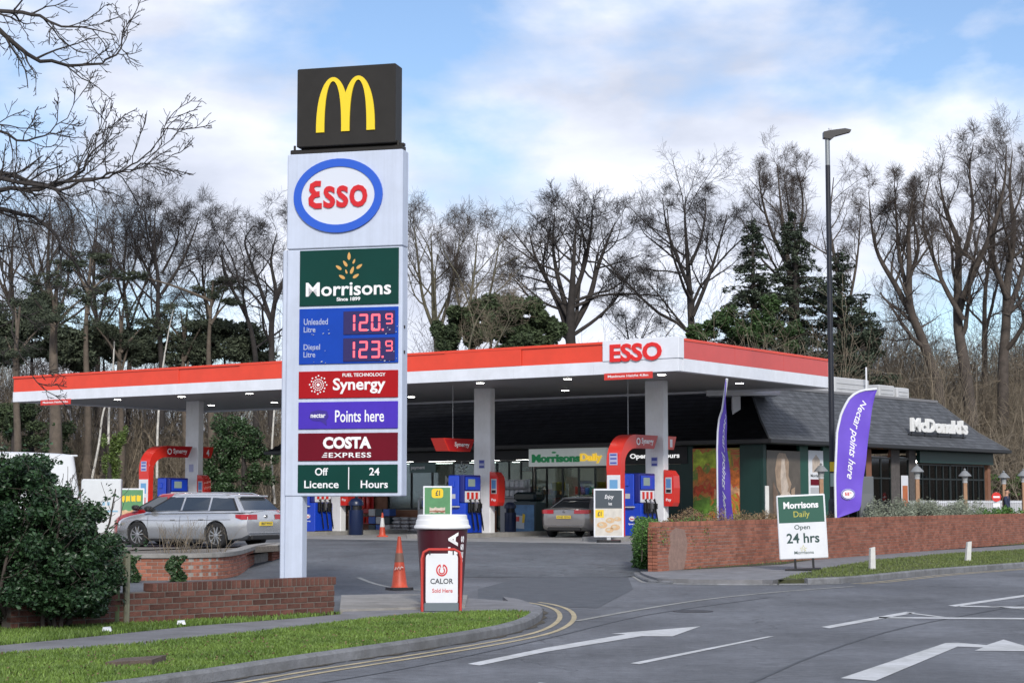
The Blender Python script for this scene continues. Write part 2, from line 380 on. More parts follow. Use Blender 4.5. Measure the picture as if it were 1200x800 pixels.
# ================================================================ GROUND, ROADS, VERGES
def asphalt_mat(name, col, crack=.5):
    """worn tarmac: broad tonal patches, stone speckle, fine cracks and dark spots"""
    m = bpy.data.materials.new(name); m.use_nodes = True; t = m.node_tree; b = t.nodes['Principled BSDF']; k = t.links.new
    tc = t.nodes.new('ShaderNodeTexCoord'); co = tc.outputs['Object']
    def noise(sc, det=5, ro=.6, st=None):
        n = t.nodes.new('ShaderNodeTexNoise'); n.inputs['Scale'].default_value = sc; n.inputs['Detail'].default_value = det; n.inputs['Roughness'].default_value = ro
        if st: mp = t.nodes.new('ShaderNodeMapping'); mp.inputs['Scale'].default_value = st; mp.inputs['Rotation'].default_value = (0, 0, R(-35)); k(co, mp.inputs[0]); k(mp.outputs[0], n.inputs['Vector'])
        else: k(co, n.inputs['Vector'])
        return n.outputs['Fac']
    def ramp(f, a, b_, va, vb):
        r = t.nodes.new('ShaderNodeMapRange'); r.inputs[1].default_value = a; r.inputs[2].default_value = b_; r.inputs[3].default_value = va; r.inputs[4].default_value = vb; k(f, r.inputs[0]); return r.outputs[0]
    def mul(a, b_): x = t.nodes.new('ShaderNodeMath'); x.operation = 'MULTIPLY'; k(a, x.inputs[0]); k(b_, x.inputs[1]); return x.outputs[0]
    f = mul(ramp(noise(.22, 6, .65), .35, .65, .72, 1.28), ramp(noise(1.6, 7, .7), .3, .7, .82, 1.16))
    f = mul(f, ramp(noise(.5, 4, .6, (1, .12, 1)), .35, .65, .88, 1.12))      # long streaks along the traffic
    f = mul(f, ramp(noise(95, 2, .7), .35, .68, .70, 1.38))                    # stones
    f = mul(f, ramp(noise(22, 3, .6), .60, .70, 1.0, .62)); f = mul(f, ramp(noise(6.5, 5, .7), .35, .65, .82, 1.18)); f = mul(f, ramp(noise(1.1, 2, .5), .66, .74, 1.0, .70))                     # spots
    v = t.nodes.new('ShaderNodeTexVoronoi'); v.feature = 'DISTANCE_TO_EDGE'; v.inputs['Scale'].default_value = .30
    dn = t.nodes.new('ShaderNodeTexNoise'); dn.inputs['Scale'].default_value = 1.3; dn.inputs['Detail'].default_value = 6; k(co, dn.inputs['Vector'])
    mx = t.nodes.new('ShaderNodeMix'); mx.data_type = 'RGBA'; mx.blend_type = 'ADD'; mx.inputs[0].default_value = .9; k(co, mx.inputs[6]); k(dn.outputs['Color'], mx.inputs[7]); k(mx.outputs[2], v.inputs['Vector'])
    cr = ramp(v.outputs['Distance'], .0, .006, 1 - crack, 1.0)
    gate = ramp(noise(.35, 3), .48, .56, 1, 0); a = t.nodes.new('ShaderNodeMath'); a.operation = 'MAXIMUM'; k(cr, a.inputs[0]); k(gate, a.inputs[1]); f = mul(f, a.outputs[0])
    sc = t.nodes.new('ShaderNodeVectorMath'); sc.operation = 'SCALE'; sc.inputs[0].default_value = col; k(f, sc.inputs['Scale']); k(sc.outputs[0], b.inputs['Base Color'])
    b.inputs['Roughness'].default_value = .8; b.inputs['Specular IOR Level'].default_value = .35
    k(ramp(noise(.4, 5), .35, .65, .62, .9), b.inputs['Roughness'])
    bu = t.nodes.new('ShaderNodeBump'); bu.inputs['Strength'].default_value = .5; bu.inputs['Distance'].default_value = .01; k(noise(80, 3), bu.inputs['Height']); k(bu.outputs[0], b.inputs['Normal'])
    MATS[name] = m; return m
asphalt = asphalt_mat('road_asphalt', (.118, .124, .138)); asphalt2 = asphalt_mat('forecourt_asphalt', (.098, .106, .118), .6)
pavem = mat('pavement_asphalt', (.20, .20, .215), .85, var=.2, vscale=2.5, bump=.4, bscale=80, dirt=.25)
concrete = mat('concrete', (.27, .26, .25), .85, var=.18, vscale=2, bump=.4, bscale=40, dirt=.3)
slabm = mat('concrete_slab', (.30, .30, .305), .8, var=.12, vscale=.7, bump=.2, bscale=40, dirt=.25)
kerbm = mat('kerb_concrete', (.19, .195, .21), .85, var=.25, vscale=5, bump=.5, bscale=50, rnd=.12, dirt=.3)
soil = mat('verge_soil', (.05, .055, .025), .95, var=.4, vscale=8, bump=.6, bscale=50)
earth = mat('leaf_litter', (.085, .062, .04), .95, var=.45, vscale=.5, bump=.8, bscale=4)
linew = mat('road_paint_white', (.55, .56, .58), .7, var=.12, vscale=9, dirt=.3)
liney = mat('road_paint_yellow', (.48, .40, .25), .7, var=.15, vscale=12, dirt=.35)
stained = mat('worn_line', (.30, .30, .29), .8, var=.3, vscale=10, dirt=.3)

def terrain(x, y):
    d = y - 98 + max(0, min(14, (x - 14) * .9)) 
    h = 0
    if d > 0: h = 5.0 * (1 - math.exp(-d / 18)) + .03 * d
    return h + (math.sin(x * .21) * .3 + math.sin(x * .093 + y * .11) * .5) * min(1, max(0, d) / 12)
xs = np.concatenate([np.linspace(-1500, -150, 10), np.linspace(-130, 130, 90), np.linspace(150, 1500, 10)])
ys = np.concatenate([np.array([-300., -60., 0, 30, 60]), np.linspace(70, 180, 60), np.array([220., 300., 500., 900., 2500.])])
V = [(x, y, -.03 + terrain(x, min(y, 200))) for y in ys for x in xs]; nx = len(xs)
F = [(j * nx + i, j * nx + i + 1, (j + 1) * nx + i + 1, (j + 1) * nx + i) for j in range(len(ys) - 1) for i in range(nx - 1)]
o = meshobj('ground', np_mesh('ground', V, F, earth, True)); tag(o, 'brown woodland floor rising into a bank behind the forecourt', kind='structure')

# left kerb line (foot of the kerb, on the road)
kp = [(-260, 866), (-100, 848), (100, 821), (252, 799), (330, 786), (420, 772.5), (476, 764), (550, 752), (600, 742), (625, 733), (636, 723.5), (633, 715), (618, 709), (598, 705.5)]
KL = smoothline([G(*p) for p in kp], 6)
kpr = [(741, 671), (745, 676), (757, 681), (772, 683.2), (840, 685), (905, 685), (950, 684.5), (1000, 682), (1050, 677), (1100, 672), (1200, 664.3), (1400, 649), (1700, 632)]
KR = smoothline([G(*p) for p in kpr], 6)
def clean(line):
    o = [line[0]]
    for p in line[1:]:
        if (p - o[-1]).length > .02: o.append(p)
    return o
# the main road: one sheet from behind the camera out past the bend
road = clipsheet('road', [(-60, -30), (80, -30), (80, 130), (38, 130), (24.5, 84), G(1200, 664)[:2], G(1050, 677)[:2], G(905, 684)[:2], (3.6, 41.0), (-9, 41.0), (-9, 30.5), G(500, 702)[:2], G(598, 704)[:2], G(640, 716)[:2], G(600, 740)[:2], G(252, 797)[:2], G(-260, 860)[:2], (-60, 9)], asphalt, z=.0)
tag(road, 'grey asphalt road curving past the filling station entrance')

BH = .10       # verge and pavement level
def kerb(name, line, label, h=.115, w=.13, flush=None):
    root = bpy.data.objects.new(name, None); link(root); tag(root, label, kind='structure')
    pts = resample(clean(line), .915); n = 0
    back = offset(pts, w)
    for i in range(len(pts) - 1):
        a, b_ = pts[i], pts[i + 1]; g = (b_ - a).normalized() * .004
        c, d = back[i], back[i + 1]; hh = flush(i, len(pts), a) if flush else (h, h)
        q = MB(); (z0, z1) = hh
        A, B_, C_, D = a + g, b_ - g, d - g, c + g
        fa = (c - a).normalized() * .02
        q.add([(A.x, A.y, -.1), (B_.x, B_.y, -.1), (C_.x, C_.y, -.1), (D.x, D.y, -.1),
               (A.x, A.y, z0 - .025), (B_.x, B_.y, z1 - .025), (A.x + fa.x, A.y + fa.y, z0), (B_.x + fa.x, B_.y + fa.y, z1), (C_.x, C_.y, z1), (D.x, D.y, z0)],
              [(0, 1, 5, 4), (4, 5, 7, 6), (6, 7, 8, 9), (1, 2, 8, 7, 5), (2, 3, 9, 8), (3, 0, 4, 6, 9)])
        q.build('kerb_stone', kerbm, root); n += 1
    return root
kerb('kerb', KL, 'grey concrete kerb round the near left grass verge', flush=lambda i, n, a: (.118, .118) if i < n - 5 else (.118 - .018 * max(0, i - n + 5), .118 - .018 * (i - n + 6)))
def fl(i, n, a):
    def z(y): return .03 if y < 0 else .118
    x = a.x
    xa, xb = G(775, 683)[0], G(908, 685)[0]
    k = .022 if xa < x < xb else .118
    if x <= xa: k = .05
    k2 = k
    return (k, k2)
kerb('kerb', KR, 'grey concrete kerb along the far side of the road', flush=fl)

# left pavement and verges
KLb = offset(clean(KL), .131)
pu = [(-300, 786), (0, 755.5), (120, 744), (224, 733), (340, 724.5), (400, 719), (402, 716.5)]
pl = [(-300, 803), (0, 767), (112, 759), (224, 749), (340, 736.5), (427, 726), (492, 720), (560, 717), (603, 716)]
PU = [G(x, y, BH).xy for x, y in pu]; PL = [G(x, y, BH).xy for x, y in pl]
tip = [p for p in KLb if p.x > PL[-1].x - .3]
vg = clipsheet('grass_verge', PL + [p for p in KLb[::-1] if p.y < PL[-1].y - .1] , soil, z=BH - .004, skirt=.12); tag(vg, 'near green grass verge between the pavement and the kerb')
VERGE1 = PL + [p for p in KLb[::-1] if p.y < PL[-1].y - .1]
pv = clipsheet('pavement', PU + [G(402, 702, BH).xy, G(470, 700, BH).xy, G(545, 700, BH).xy, G(596, 703.5, BH).xy] + [p for p in KLb[::-1] if p.y >= PL[-1].y - .1 and p.y < 30] + PL[::-1], pavem, z=BH - .002, skirt=.12); tag(pv, 'narrow asphalt pavement running in front of the low brick wall')
up = [(-300, 786), (-300, 745), (-60, 740), (150, 731), (300, 724), (400, 717)]
VERGE2 = PU[::-1][1:] + [G(x, y, BH).xy for x, y in ((-300, 720), (-60, 722), (140, 724), (150, 731), (300, 723.5), (392, 718.5))]
vg2 = clipsheet('grass_verge', VERGE2, soil, z=BH - .006, skirt=.12); tag(vg2, 'strip of grass between the pavement and the foot of the hedge')
ap = clipsheet('entrance_apron', [G(398, 716, BH).xy, G(545, 712, BH).xy, G(548, 699, BH).xy, G(470, 697.5, BH).xy, G(400, 699, BH).xy], concrete, z=BH + .03, skirt=.16); tag(ap, 'rough pale concrete apron beside the end of the low brick wall')

# right pavement, verge, strip of grass by the wall
KRb = offset(clean(KR), .131)
wb = [(771, 669.5), (914, 649), (980, 642), (1200, 636), (1500, 612)]
def gx(l, z=BH): return [G(x, y, z).xy for x, y in l]
rp_u = [(805, 667), (915, 661), (975, 652), (1060, 644.5), (1200, 637.8), (1500, 613.5)]
rp_l = [(905, 679), (930, 674), (970, 665), (1025, 656), (1110, 648.5), (1200, 643.5), (1500, 618)]
WN = G(771, 669, BH).xy; WF = G(1200, 636.3, BH).xy; WD = (WF - WN).normalized(); WNRM = Vector((WD.y, -WD.x))
def foot(y): return WN + WD * max(0, (y - WN.y) / WD.y)
RL = gx(rp_l); RU = gx(rp_u)
def strip(name, La, Lb, m, z):
    q = MB(); n = len(La); q.add([(p.x, p.y, z) for p in La] + [(p.x, p.y, z) for p in Lb], [(n + i, n + i + 1, i + 1, i) for i in range(n - 1)]); o = q.build(name, m); o['kind'] = 'structure'; return o
pr_ = strip('pavement', [foot(p.y) for p in RL[1:]], RL[1:], pavem, BH - .004)
pn_ = clipsheet('pavement', [p for p in KRb if p.y < 39.7 and p.x < G(903, 685)[0]] + [RL[0], RL[1], foot(RL[1].y), WN + Vector((.02, -.03))], pavem, z=BH - .004, skirt=.12); tag(pn_, 'asphalt pavement crossing beside the end of the long brick wall'); tag(pr_, 'asphalt pavement below the long brick wall')
VERGE3 = [p for p in KRb if p.x > G(909, 685)[0] and p.y < 62] + gx([(1290, 636), (1200, 643.5), (1110, 648.5), (1025, 656), (970, 665), (930, 674), (912, 679)])
vg3 = clipsheet('grass_verge', VERGE3, soil, z=BH, skirt=.12); tag(vg3, 'grass verge with white marker posts beside the far kerb')
VERGE4 = RU + [foot(RU[-1].y), foot(RU[0].y)]
vg4 = strip('grass_verge', [foot(p.y) for p in RU], RU, soil, BH + .001); tag(vg4, 'thin strip of grass along the foot of the long brick wall')

# forecourt: slopes up from the road, level under the canopy
FC = [(-80, 39), (2.4, 39), WN + Vector((-.5, -.2)), WN - WNRM * .12 + WD * .1, WN - WNRM * .12 + WD * 66, (10, 97), (-80, 97)]
fc = clipsheet('forecourt', [tuple(p) for p in FC], asphalt2, z=.006, zf=hf, breaks=(50,)); tag(fc, 'dark asphalt forecourt of the filling station')
lo = clipsheet('side_yard', [(-60, 26.3), (-3.0, 26.3), (-2.25, 27.2), (-1.6, 31), (-1.6, 39.1), (-60, 39.1)], asphalt2, z=.012); tag(lo, 'dark asphalt between the low wall and the planter', kind='structure')

# painted marks: children of the road
def mark(name, pts, m, z=.005, parent=road, zf=None):
    o = clipsheet(name, [G(x, y, z)[:2] if True else 0 for x, y in pts], m, z=z, parent=parent, kind=None); return o
mark('direction_arrow', [(548, 777.3), (640, 758.3), (733, 742.6), (716, 742), (821, 733.2), (788, 745), (752, 744.8), (640, 763), (562, 779)], linew)
mark('lane_dash', [(738.5, 776.5), (900, 745), (907, 745), (749, 777.5)], linew)
mark('lane_dash', [(962.5, 734), (1062, 716.3), (1073, 717.3), (972, 735.6)], linew)
mark('lane_dash', [(1111, 709), (1200, 696.5), (1300, 684), (1306, 685), (1200, 698.8), (1120, 710.2)], linew)
mark('island_line', [(1030, 722.3), (1260, 724), (1260, 725.6), (1030, 723.7)], linew)
mark('island_line', [(1066, 717.2), (1108, 722.4), (1100, 722.5), (1060, 717.6)], linew)
mark('island_line', [(1125, 709), (1260, 711.5), (1260, 713), (1125, 710.2)], linew)
mark('island_line', [(1162, 709.8), (1230, 714.7), (1224, 715.2), (1156, 709.8)], linew)
mark('direction_arrow', [(985, 794), (1108, 752.8), (1122, 752.5), (1156, 755.2), (1176, 748.8), (1222, 762.3), (1142, 761.8), (1152, 758.0), (1122, 757), (1026, 797)], linew)
mark('direction_arrow', [(600, 812), (632, 799), (650, 801), (690, 812)], linew)
def stripe(name, line, w, m, z=.005, parent=road):
    l = clean([Vector(p) for p in line]); a = offset(l, w / 2); b = offset(l, -w / 2); q = MB()
    n = len(l); q.add([(p.x, p.y, z) for p in a] + [(p.x, p.y, z) for p in b], [(n + i, n + i + 1, i + 1, i) for i in range(n - 1)]); return q.build(name, m, parent)
KLc = [p for p in clean(KL)]
stripe('yellow_line', offset(KLc, -.24)[:-1], .07, liney)
stripe('yellow_line', offset(KLc, -.44)[:-1], .07, liney)
edge = smoothline([G(x, y) for x, y in ((675, 727.5), (750, 714), (825, 702.5), (900, 694.5), (950, 690.5), (1000, 686.8))], 6)
stripe('give_way_line', edge, .1, stained, z=.0055)
far = [p for p in clean(KR) if p.x > G(980, 684)[0]]
stripe('yellow_line', offset(far, -.3), .07, liney); stripe('yellow_line', offset(far, -.52), .07, liney)
near_l = [p for p in clean(KR) if G(757, 681)[0] < p.x < G(990, 684)[0]]
stripe('channel_line', offset(near_l, -.12), .07, stained, z=.006)
# faint curved guide line on the forecourt entrance
gl = smoothline([G(395, 662, .03).xy, G(420, 676, .02).xy, G(455, 688, .0).xy, G(520, 694, 0).xy], 6)
stripe('worn_guide_line', [p for p in gl if p.y < 38.9], .1, stained, z=.016)
gl = smoothline([G(420, 668).xy, G(440, 663.5).xy, G(470, 664).xy, G(485, 668.5).xy], 6)
# tar patches and joints
patch = mat('tar_patch', (.082, .089, .101), .75, var=.2, vscale=3, bump=.3, bscale=80, spec=.3)
mark('tar_patch', [(560, 706), (700, 712), (742, 690), (736, 676), (640, 668), (560, 690)], patch, z=.0035)
def seam(px, w=.05):
    return stripe('tar_seam', smoothline([G(x, y).xy for x, y in px], 5), w, patch, z=.0045)
seam([(880, 800), (960, 766), (1060, 735), (1200, 708)], .04); seam([(300, 812), (480, 782), (640, 748), (760, 720), (900, 700)], .035)
mh = MB(); mh.lathe([(.3, .001), (.3, .007)], 20); o = mh.build('manhole_cover', mat('cast_iron', (.05, .05, .055), .6, .5, bump=.5, bscale=60), road); o.location = G(812, 716)

# concrete slab under the canopy
CC = Vector((5.05, 54.84)); CU = Vector((-.817, .577)).normalized(); CV = Vector((-CU.y, CU.x)) * -1
CV = Vector((.577, .817)).normalized()
def cp(u, v, z=0.0): p = CC + CU * u + CV * v; return Vector((p.x, p.y, z))
slab = bpy.data.objects.new('forecourt_slab', None); link(slab); tag(slab, 'pale concrete slabs under the canopy', kind='structure')
for i in range(9):
    for j in range(5):
        a, b2 = -1.5 + i * 3.7, -1.5 + j * 3.5
        q = MB(); pts = [cp(a + .01, b2 + .01), cp(a + 3.69, b2 + .01), cp(a + 3.69, b2 + 3.49), cp(a + .01, b2 + 3.49)]
        if min(p.y for p in pts) < 50: continue
        q.prism([(p.x, p.y) for p in pts], FZ - .1, FZ + .013, 'z'); q.build('concrete_slab', slabm, slab)

# grass blades
def inside(poly, X, Y):
    c = np.zeros(len(X), bool); n = len(poly)
    for i in range(n):
        x0, y0 = poly[i][0], poly[i][1]; x1, y1 = poly[(i + 1) % n][0], poly[(i + 1) % n][1]
        if y0 == y1: continue
        c ^= ((y0 > Y) != (y1 > Y)) & (X < (x1 - x0) * (Y - y0) / (y1 - y0) + x0)
    return c
grassm = mat('grass_blades', (.068, .125, .018), .6, col2=(.15, .235, .04), vscale=1.3, rnd=.35)
def grass(poly, n, h, label, seed, m=grassm, x0=None):
    rng = np.random.default_rng(seed); a = np.array([[p[0], p[1]] for p in poly]); lo_, hi = a.min(0), a.max(0)
    if x0 is not None: lo_[0] = max(lo_[0], x0)
    X = rng.uniform(lo_[0], hi[0], n * 6); Y = rng.uniform(lo_[1], hi[1], n * 6); k = inside(poly, X, Y) & (np.abs(X / Y) < .31)
    k &= (np.sin(X * 3.1 + 1.3 * np.sin(Y * 2.3)) * np.sin(Y * 2.7 + X) + rng.uniform(-.2, 1.4, n * 6)) > .02
    X = X[k][:n]; Y = Y[k][:n]; N = len(X)
    th = rng.uniform(0, 6.28, N); hh = h * rng.uniform(.4, 1.3, N); w = rng.uniform(.004, .009, N); le = rng.uniform(0, .7, N) * hh; la = rng.uniform(0, 6.28, N)
    b = np.stack([X, Y, np.full(N, BH - .005)], 1); dx = np.stack([np.cos(th) * w, np.sin(th) * w, 0 * w], 1)
    mid = b + np.stack([np.cos(la) * le * .35, np.sin(la) * le * .35, hh * .6], 1); tp = b + np.stack([np.cos(la) * le, np.sin(la) * le, hh], 1)
    V = np.stack([b - dx, b + dx, mid + dx * .8, mid - dx * .8, tp], 1).reshape(-1, 3); o = np.arange(N)[:, None] * 5
    F = np.concatenate([o + np.array([[0, 1, 2]]), o + np.array([[0, 2, 3]]), o + np.array([[3, 2, 4]])])
    ob = meshobj('grass', np_mesh('grass', V, F, m)); tag(ob, label, 'grass', kind='stuff'); return ob
grass(VERGE1, 90000, .042, 'short green grass on the near left verge', 1)
grass(VERGE2, 26000, .05, 'short green grass below the big dark hedge bush', 2)
grassd = mat('grass_blades_dull', (.07, .11, .02), .6, col2=(.14, .17, .05), vscale=1.2, rnd=.35)
grass(VERGE3, 50000, .05, 'grass round the two white marker posts', 3, grassd)
grass(VERGE4, 26000, .07, 'rough grass at the foot of the long brick wall', 4, grassd)

# fallen leaves and bits scattered over the near verge
rng = np.random.default_rng(44)
a_ = np.array([[p[0], p[1]] for p in VERGE1]); lo_, hi_ = a_.min(0), a_.max(0); X = rng.uniform(lo_[0], hi_[0], 4000); Y = rng.uniform(lo_[1], hi_[1], 4000); k_ = inside(VERGE1, X, Y); X, Y = X[k_][:600], Y[k_][:600]
V, F = leaves(rng, np.stack([X, Y, np.full(len(X), BH + .03)], 1), .035, up=2, asp=.7)
o = meshobj('dead_leaves', np_mesh('dead_leaves', V, F, mat('dead_leaf', (.16, .10, .06), .9, rnd=.5))); tag(o, 'brown leaves scattered over the near grass verge', 'leaves', kind='stuff')
# grit and moss in the channel along the near kerb
gritm = mat('gutter_grit', (.075, .065, .05), .95, var=.4, vscale=12, bump=.6, bscale=50)
lk = clean(KL)[:-4]; wob = [ .05 + .035 * math.sin(i * 1.7) + .02 * math.sin(i * .6) for i in range(len(lk))]
ou_ = [p + (q_ - p).normalized() * w_ for p, q_, w_ in zip(lk, offset(lk, -.2), wob)]; strip_ = MB(); n_ = len(lk)
strip_.add([(p.x, p.y, .0065) for p in lk] + [(p.x, p.y, .0065) for p in ou_], [(n_ + i, n_ + i + 1, i + 1, i) for i in range(n_ - 1)]); strip_.build('gutter_grit', gritm, road)
# ================================================================ BRICK WALLS
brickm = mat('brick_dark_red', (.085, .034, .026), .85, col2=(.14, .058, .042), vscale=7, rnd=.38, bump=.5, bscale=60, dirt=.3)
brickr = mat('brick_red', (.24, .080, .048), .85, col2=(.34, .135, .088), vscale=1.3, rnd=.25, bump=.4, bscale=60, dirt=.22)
mortar = mat('mortar', (.26, .24, .22), .95, var=.2, vscale=10)
mortard = mat('mortar_dark', (.13, .115, .10), .95, var=.2, vscale=10)
def pieces(name, specs, m, parent, near, limit=300):
    """specs: (l, w, h, matrix). the first `limit` nearest become parts sharing meshes, the rest one joined part"""
    specs.sort(key=lambda s: near(s)); cache = {}
    for s in specs[:limit]:
        k = tuple(round(x, 3) for x in s[:3])
        if k not in cache:
            q = MB(); q.bbox(-k[0] / 2, k[0] / 2, -k[1] / 2, k[1] / 2, -k[2] / 2, k[2] / 2, .004); cache[k] = q.mesh(name, m)
        o = link(bpy.data.objects.new(name, cache[k]), parent); o.matrix_local = s[3]
    if len(specs) > limit:
        q = MB()
        for s in specs[limit:]:
            q.M = s[3]; q.box(-s[0] / 2, s[0] / 2, -s[1] / 2, s[1] / 2, -s[2] / 2, s[2] / 2)
        q.build(name, m, parent, kind='stuff')
def brick_run(x0, x1, z0, rows, y=0, depth=.1025, bl=.215, bh=.065, j=.01, seed=0, thru=.215):
    """stretcher bond in local x-z, the faces on y"""
    r = random.Random(seed); s = []
    for k in range(rows):
        x = x0 - (bl + j) * (.5 if k % 2 else 0); z = z0 + k * (bh + j) + bh / 2
        while x < x1 - .02:
            a, b = max(x, x0), min(x + bl, x1)
            if b - a > .04: s.append((b - a, depth, bh, Matrix.Translation(((a + b) / 2, y + depth / 2 + r.uniform(-.003, .003), z))))
            x += bl + j
    return s
# low wall in front of the price sign
A = G(150, 731, BH); B = G(392, 718, BH); ang = math.atan2(B.y - A.y, B.x - A.x); Lw = (B.xy - A.xy).length
EXT = 1.6          # goes on behind the bush
t = thing('low_brick_wall', (A.x - math.cos(ang) * EXT, A.y - math.sin(ang) * EXT, BH - .06), ang, 'low dark red brick wall with soldier coping in front of the tall price sign', 'wall')
Lt = Lw + EXT; xstep = EXT + .30
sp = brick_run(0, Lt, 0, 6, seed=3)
sp += [(s[0], s[1], s[2], Matrix.Translation((0, .225 - .1025, 0)) @ s[3]) for s in brick_run(0, Lt, 0, 5, seed=5)][:0]
x = 0
while x < Lt - .03:
    top = 6 * .075
    if x >= xstep: sp.append((.065, .225, .1025, Matrix.Translation((x + .0325, .1125, top + .051))))
    x += .075
# end face bricks
for k in range(6):
    sp.append((.102, .1125, .065, Matrix.Translation((Lt - .05 + .002, .1125 + .06, k * .075 + .0325))))
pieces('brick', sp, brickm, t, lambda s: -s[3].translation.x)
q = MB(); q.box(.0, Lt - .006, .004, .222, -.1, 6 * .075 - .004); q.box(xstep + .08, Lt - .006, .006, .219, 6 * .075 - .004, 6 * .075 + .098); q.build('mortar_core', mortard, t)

# raised planter with its brick face, behind the low wall
t = thing('brick_planter', (0, 0, 0), 0, 'raised brick planter with gravel top and ivy below the silver estate car', 'planter')
PLn = [G(-250, 681.5, 0).xy, G(60, 681.5, 0).xy, G(150, 681, 0).xy, G(240, 680, 0).xy, G(276, 676, .0).xy, G(300, 665, .02).xy, G(318, 655, .15).xy, G(326, 649.5, .25).xy, G(324, 647.0, .33).xy, G(312, 644.8, .42).xy]
PLs = smoothline(PLn, 5)
back = [G(285, 641.5, .53).xy, G(150, 641.0, .53).xy, G(-250, 640, .53).xy]
pts = resample(PLs, .225)
sp = []
for k in range(6):
    for i in range(len(pts) - 1):
        a, b = pts[i], pts[i + 1]
        if k % 2: a2 = a.lerp(b, .5); b2 = b.lerp(pts[min(i + 2, len(pts) - 1)], .5)
        else: a2, b2 = a, b
        d = b2 - a2
        if d.length < .05: continue
        frac = i / (len(pts) - 1)
        zb = hf(a.y)
        z = .02 + k * .075
        if z + .075 < zb: continue
        nn = Vector((d.y, -d.x)).normalized(); c = (a2 + b2) / 2 - nn * .05
        sp.append((d.length - .01, .1, .065, Matrix.Translation((c.x, c.y, z + .0325)) @ Matrix.Rotation(math.atan2(d.y, d.x), 4, 'Z')))
pieces('brick', sp, brickr, t, lambda s: abs(s[3].translation.x / s[3].translation.y + .17))
inner = offset(pts, .008)
q = MB(); q.prism([tuple(p) for p in inner] + [tuple(p) for p in back], -.05, .468, 'z'); q.build('mortar_core', mortar, t)
cop = offset(pts, -.04)
q = MB(); inn = offset(pts, .25)
q.prism([tuple(p) for p in cop] + [tuple(p) for p in inn[::-1]], .47, .555, 'z'); q.build('coping', concrete, t)
q = MB(); q.prism([tuple(p) for p in inn] + [tuple(p) for p in back], .40, .535, 'z'); q.build('gravel_top', mat('gravel', (.16, .14, .12), .95, var=.45, vscale=25, bump=1, bscale=60), t)

# long wall on the right
t = thing('long_brick_wall', (WN.x, WN.y, BH - .02), math.atan2(WD.y, WD.x), 'long red brick wall running beside the pavement towards the restaurant', 'wall')
LW = 44.0
sp = brick_run(0, LW, 0, 13, seed=9)
x = 0
while x < LW:
    sp.append((.065, .225, .1025, Matrix.Translation((x + .0325, .1125 - .004, 13 * .075 + .051)))); x += .075
pieces('brick', sp, brickr, t, lambda s: s[3].translation.x)
q = MB(); q.box(.008, LW, .007, .215, -.15, 13 * .075 + .096)
q.build('mortar_core', mortar, t)
sp = []
for k in range(13): sp.append((.10, .10, .066, Matrix.Translation((-.012, .055, k * .075 + .0325)) @ Matrix.Rotation(math.pi / 2, 4, 'Z'))); sp.append((.10, .10, .066, Matrix.Translation((-.012, .163, k * .075 + .0325)) @ Matrix.Rotation(math.pi / 2, 4, 'Z')))
pieces('end_brick', sp, brickr, t, lambda s: 0)
# cement patch near the end
rr = random.Random(4); pp = [(.55, .02), (.5, .3), (.62, .55), (.58, .83), (.9, .95), (1.35, .9), (1.5, .6), (1.42, .3), (1.3, .02)]
q = MB(); q.prism(pp, -.006, .01); q.build('cement_patch', mat('cement_patch', (.26, .17, .14), .9, var=.2, vscale=8, bump=.5, bscale=40), t)

# ================================================================ TALL SIGN
th = R(-14.83)
PX = Vector((-3.637, 29.0))
t = thing('price_sign', (PX.x, PX.y, 0), th, 'tall white price sign with golden arches box on top and red price digits', 'sign')
pyl = mat('sign_white', (.54, .60, .73), .42, var=.07, vscale=1.2, stretch=(9, 9, .35), dirt=.10)
W0 = 1.9625
q = MB(); q.bbox(-.0, .30, .03, .27, 0, 5.66, .02); q.bbox(-.085, .0, .05, .25, 0, 5.66, .02); q.build('pole', pyl, t)
q = MB(); q.bbox(0, W0, 0, .30, 5.66, 7.21, .015); q.build('upper_cabinet', pyl, t)
q = MB(); q.bbox(.005, W0 - .0, .012, .295, 1.70, 5.652, .015); q.build('panel_cabinet', pyl, t)
dark = mat('sign_charcoal', (.026, .024, .022), .55, var=.08, spec=.25, dirt=.15)
q = MB(); q.bbox(.03, W0 - .03, .04, .26, 7.215, 7.29, .01)
for xx in (.10, W0 - .1): q.lathe([(.02, 7.2), (.02, 7.36)], 8, xx, .06)
q.box(W0 - .5, W0 - .02, .1, .2, 7.29, 7.33); q.box(.2, W0 - .3, .1, .2, 7.29, 7.33)
q.build('bracket', dark, t)
ax0, ax1, az0, az1 = .165, 1.845, 7.315, 8.60
bx = MB(); bx.bbox(ax0, ax1, -.03, .31, az0, az1, .012); arch_box = bx.build('arches_box', dark, t)
gold = mat('golden_yellow', (.82, .60, .02), .4)
q = MB()
for s in (-1, 1):
    c = []; w = []
    for i in range(33):
        a = math.pi * i / 32; x = s * (.5 + .5 * math.cos(a)); z = math.sin(a) ** .8
        c.append(((ax0 + ax1) / 2 + x * .43, az0 + .22 + z * .86 + (0.0 if True else 0))); w.append(.14 - .075 * math.sin(a) ** 2)
    if s < 0: c = c[::-1]
    q.ribbon(c, w, -.05 - (.002 if s > 0 else 0), -.028)
q.build('golden_arches', gold, arch_box)
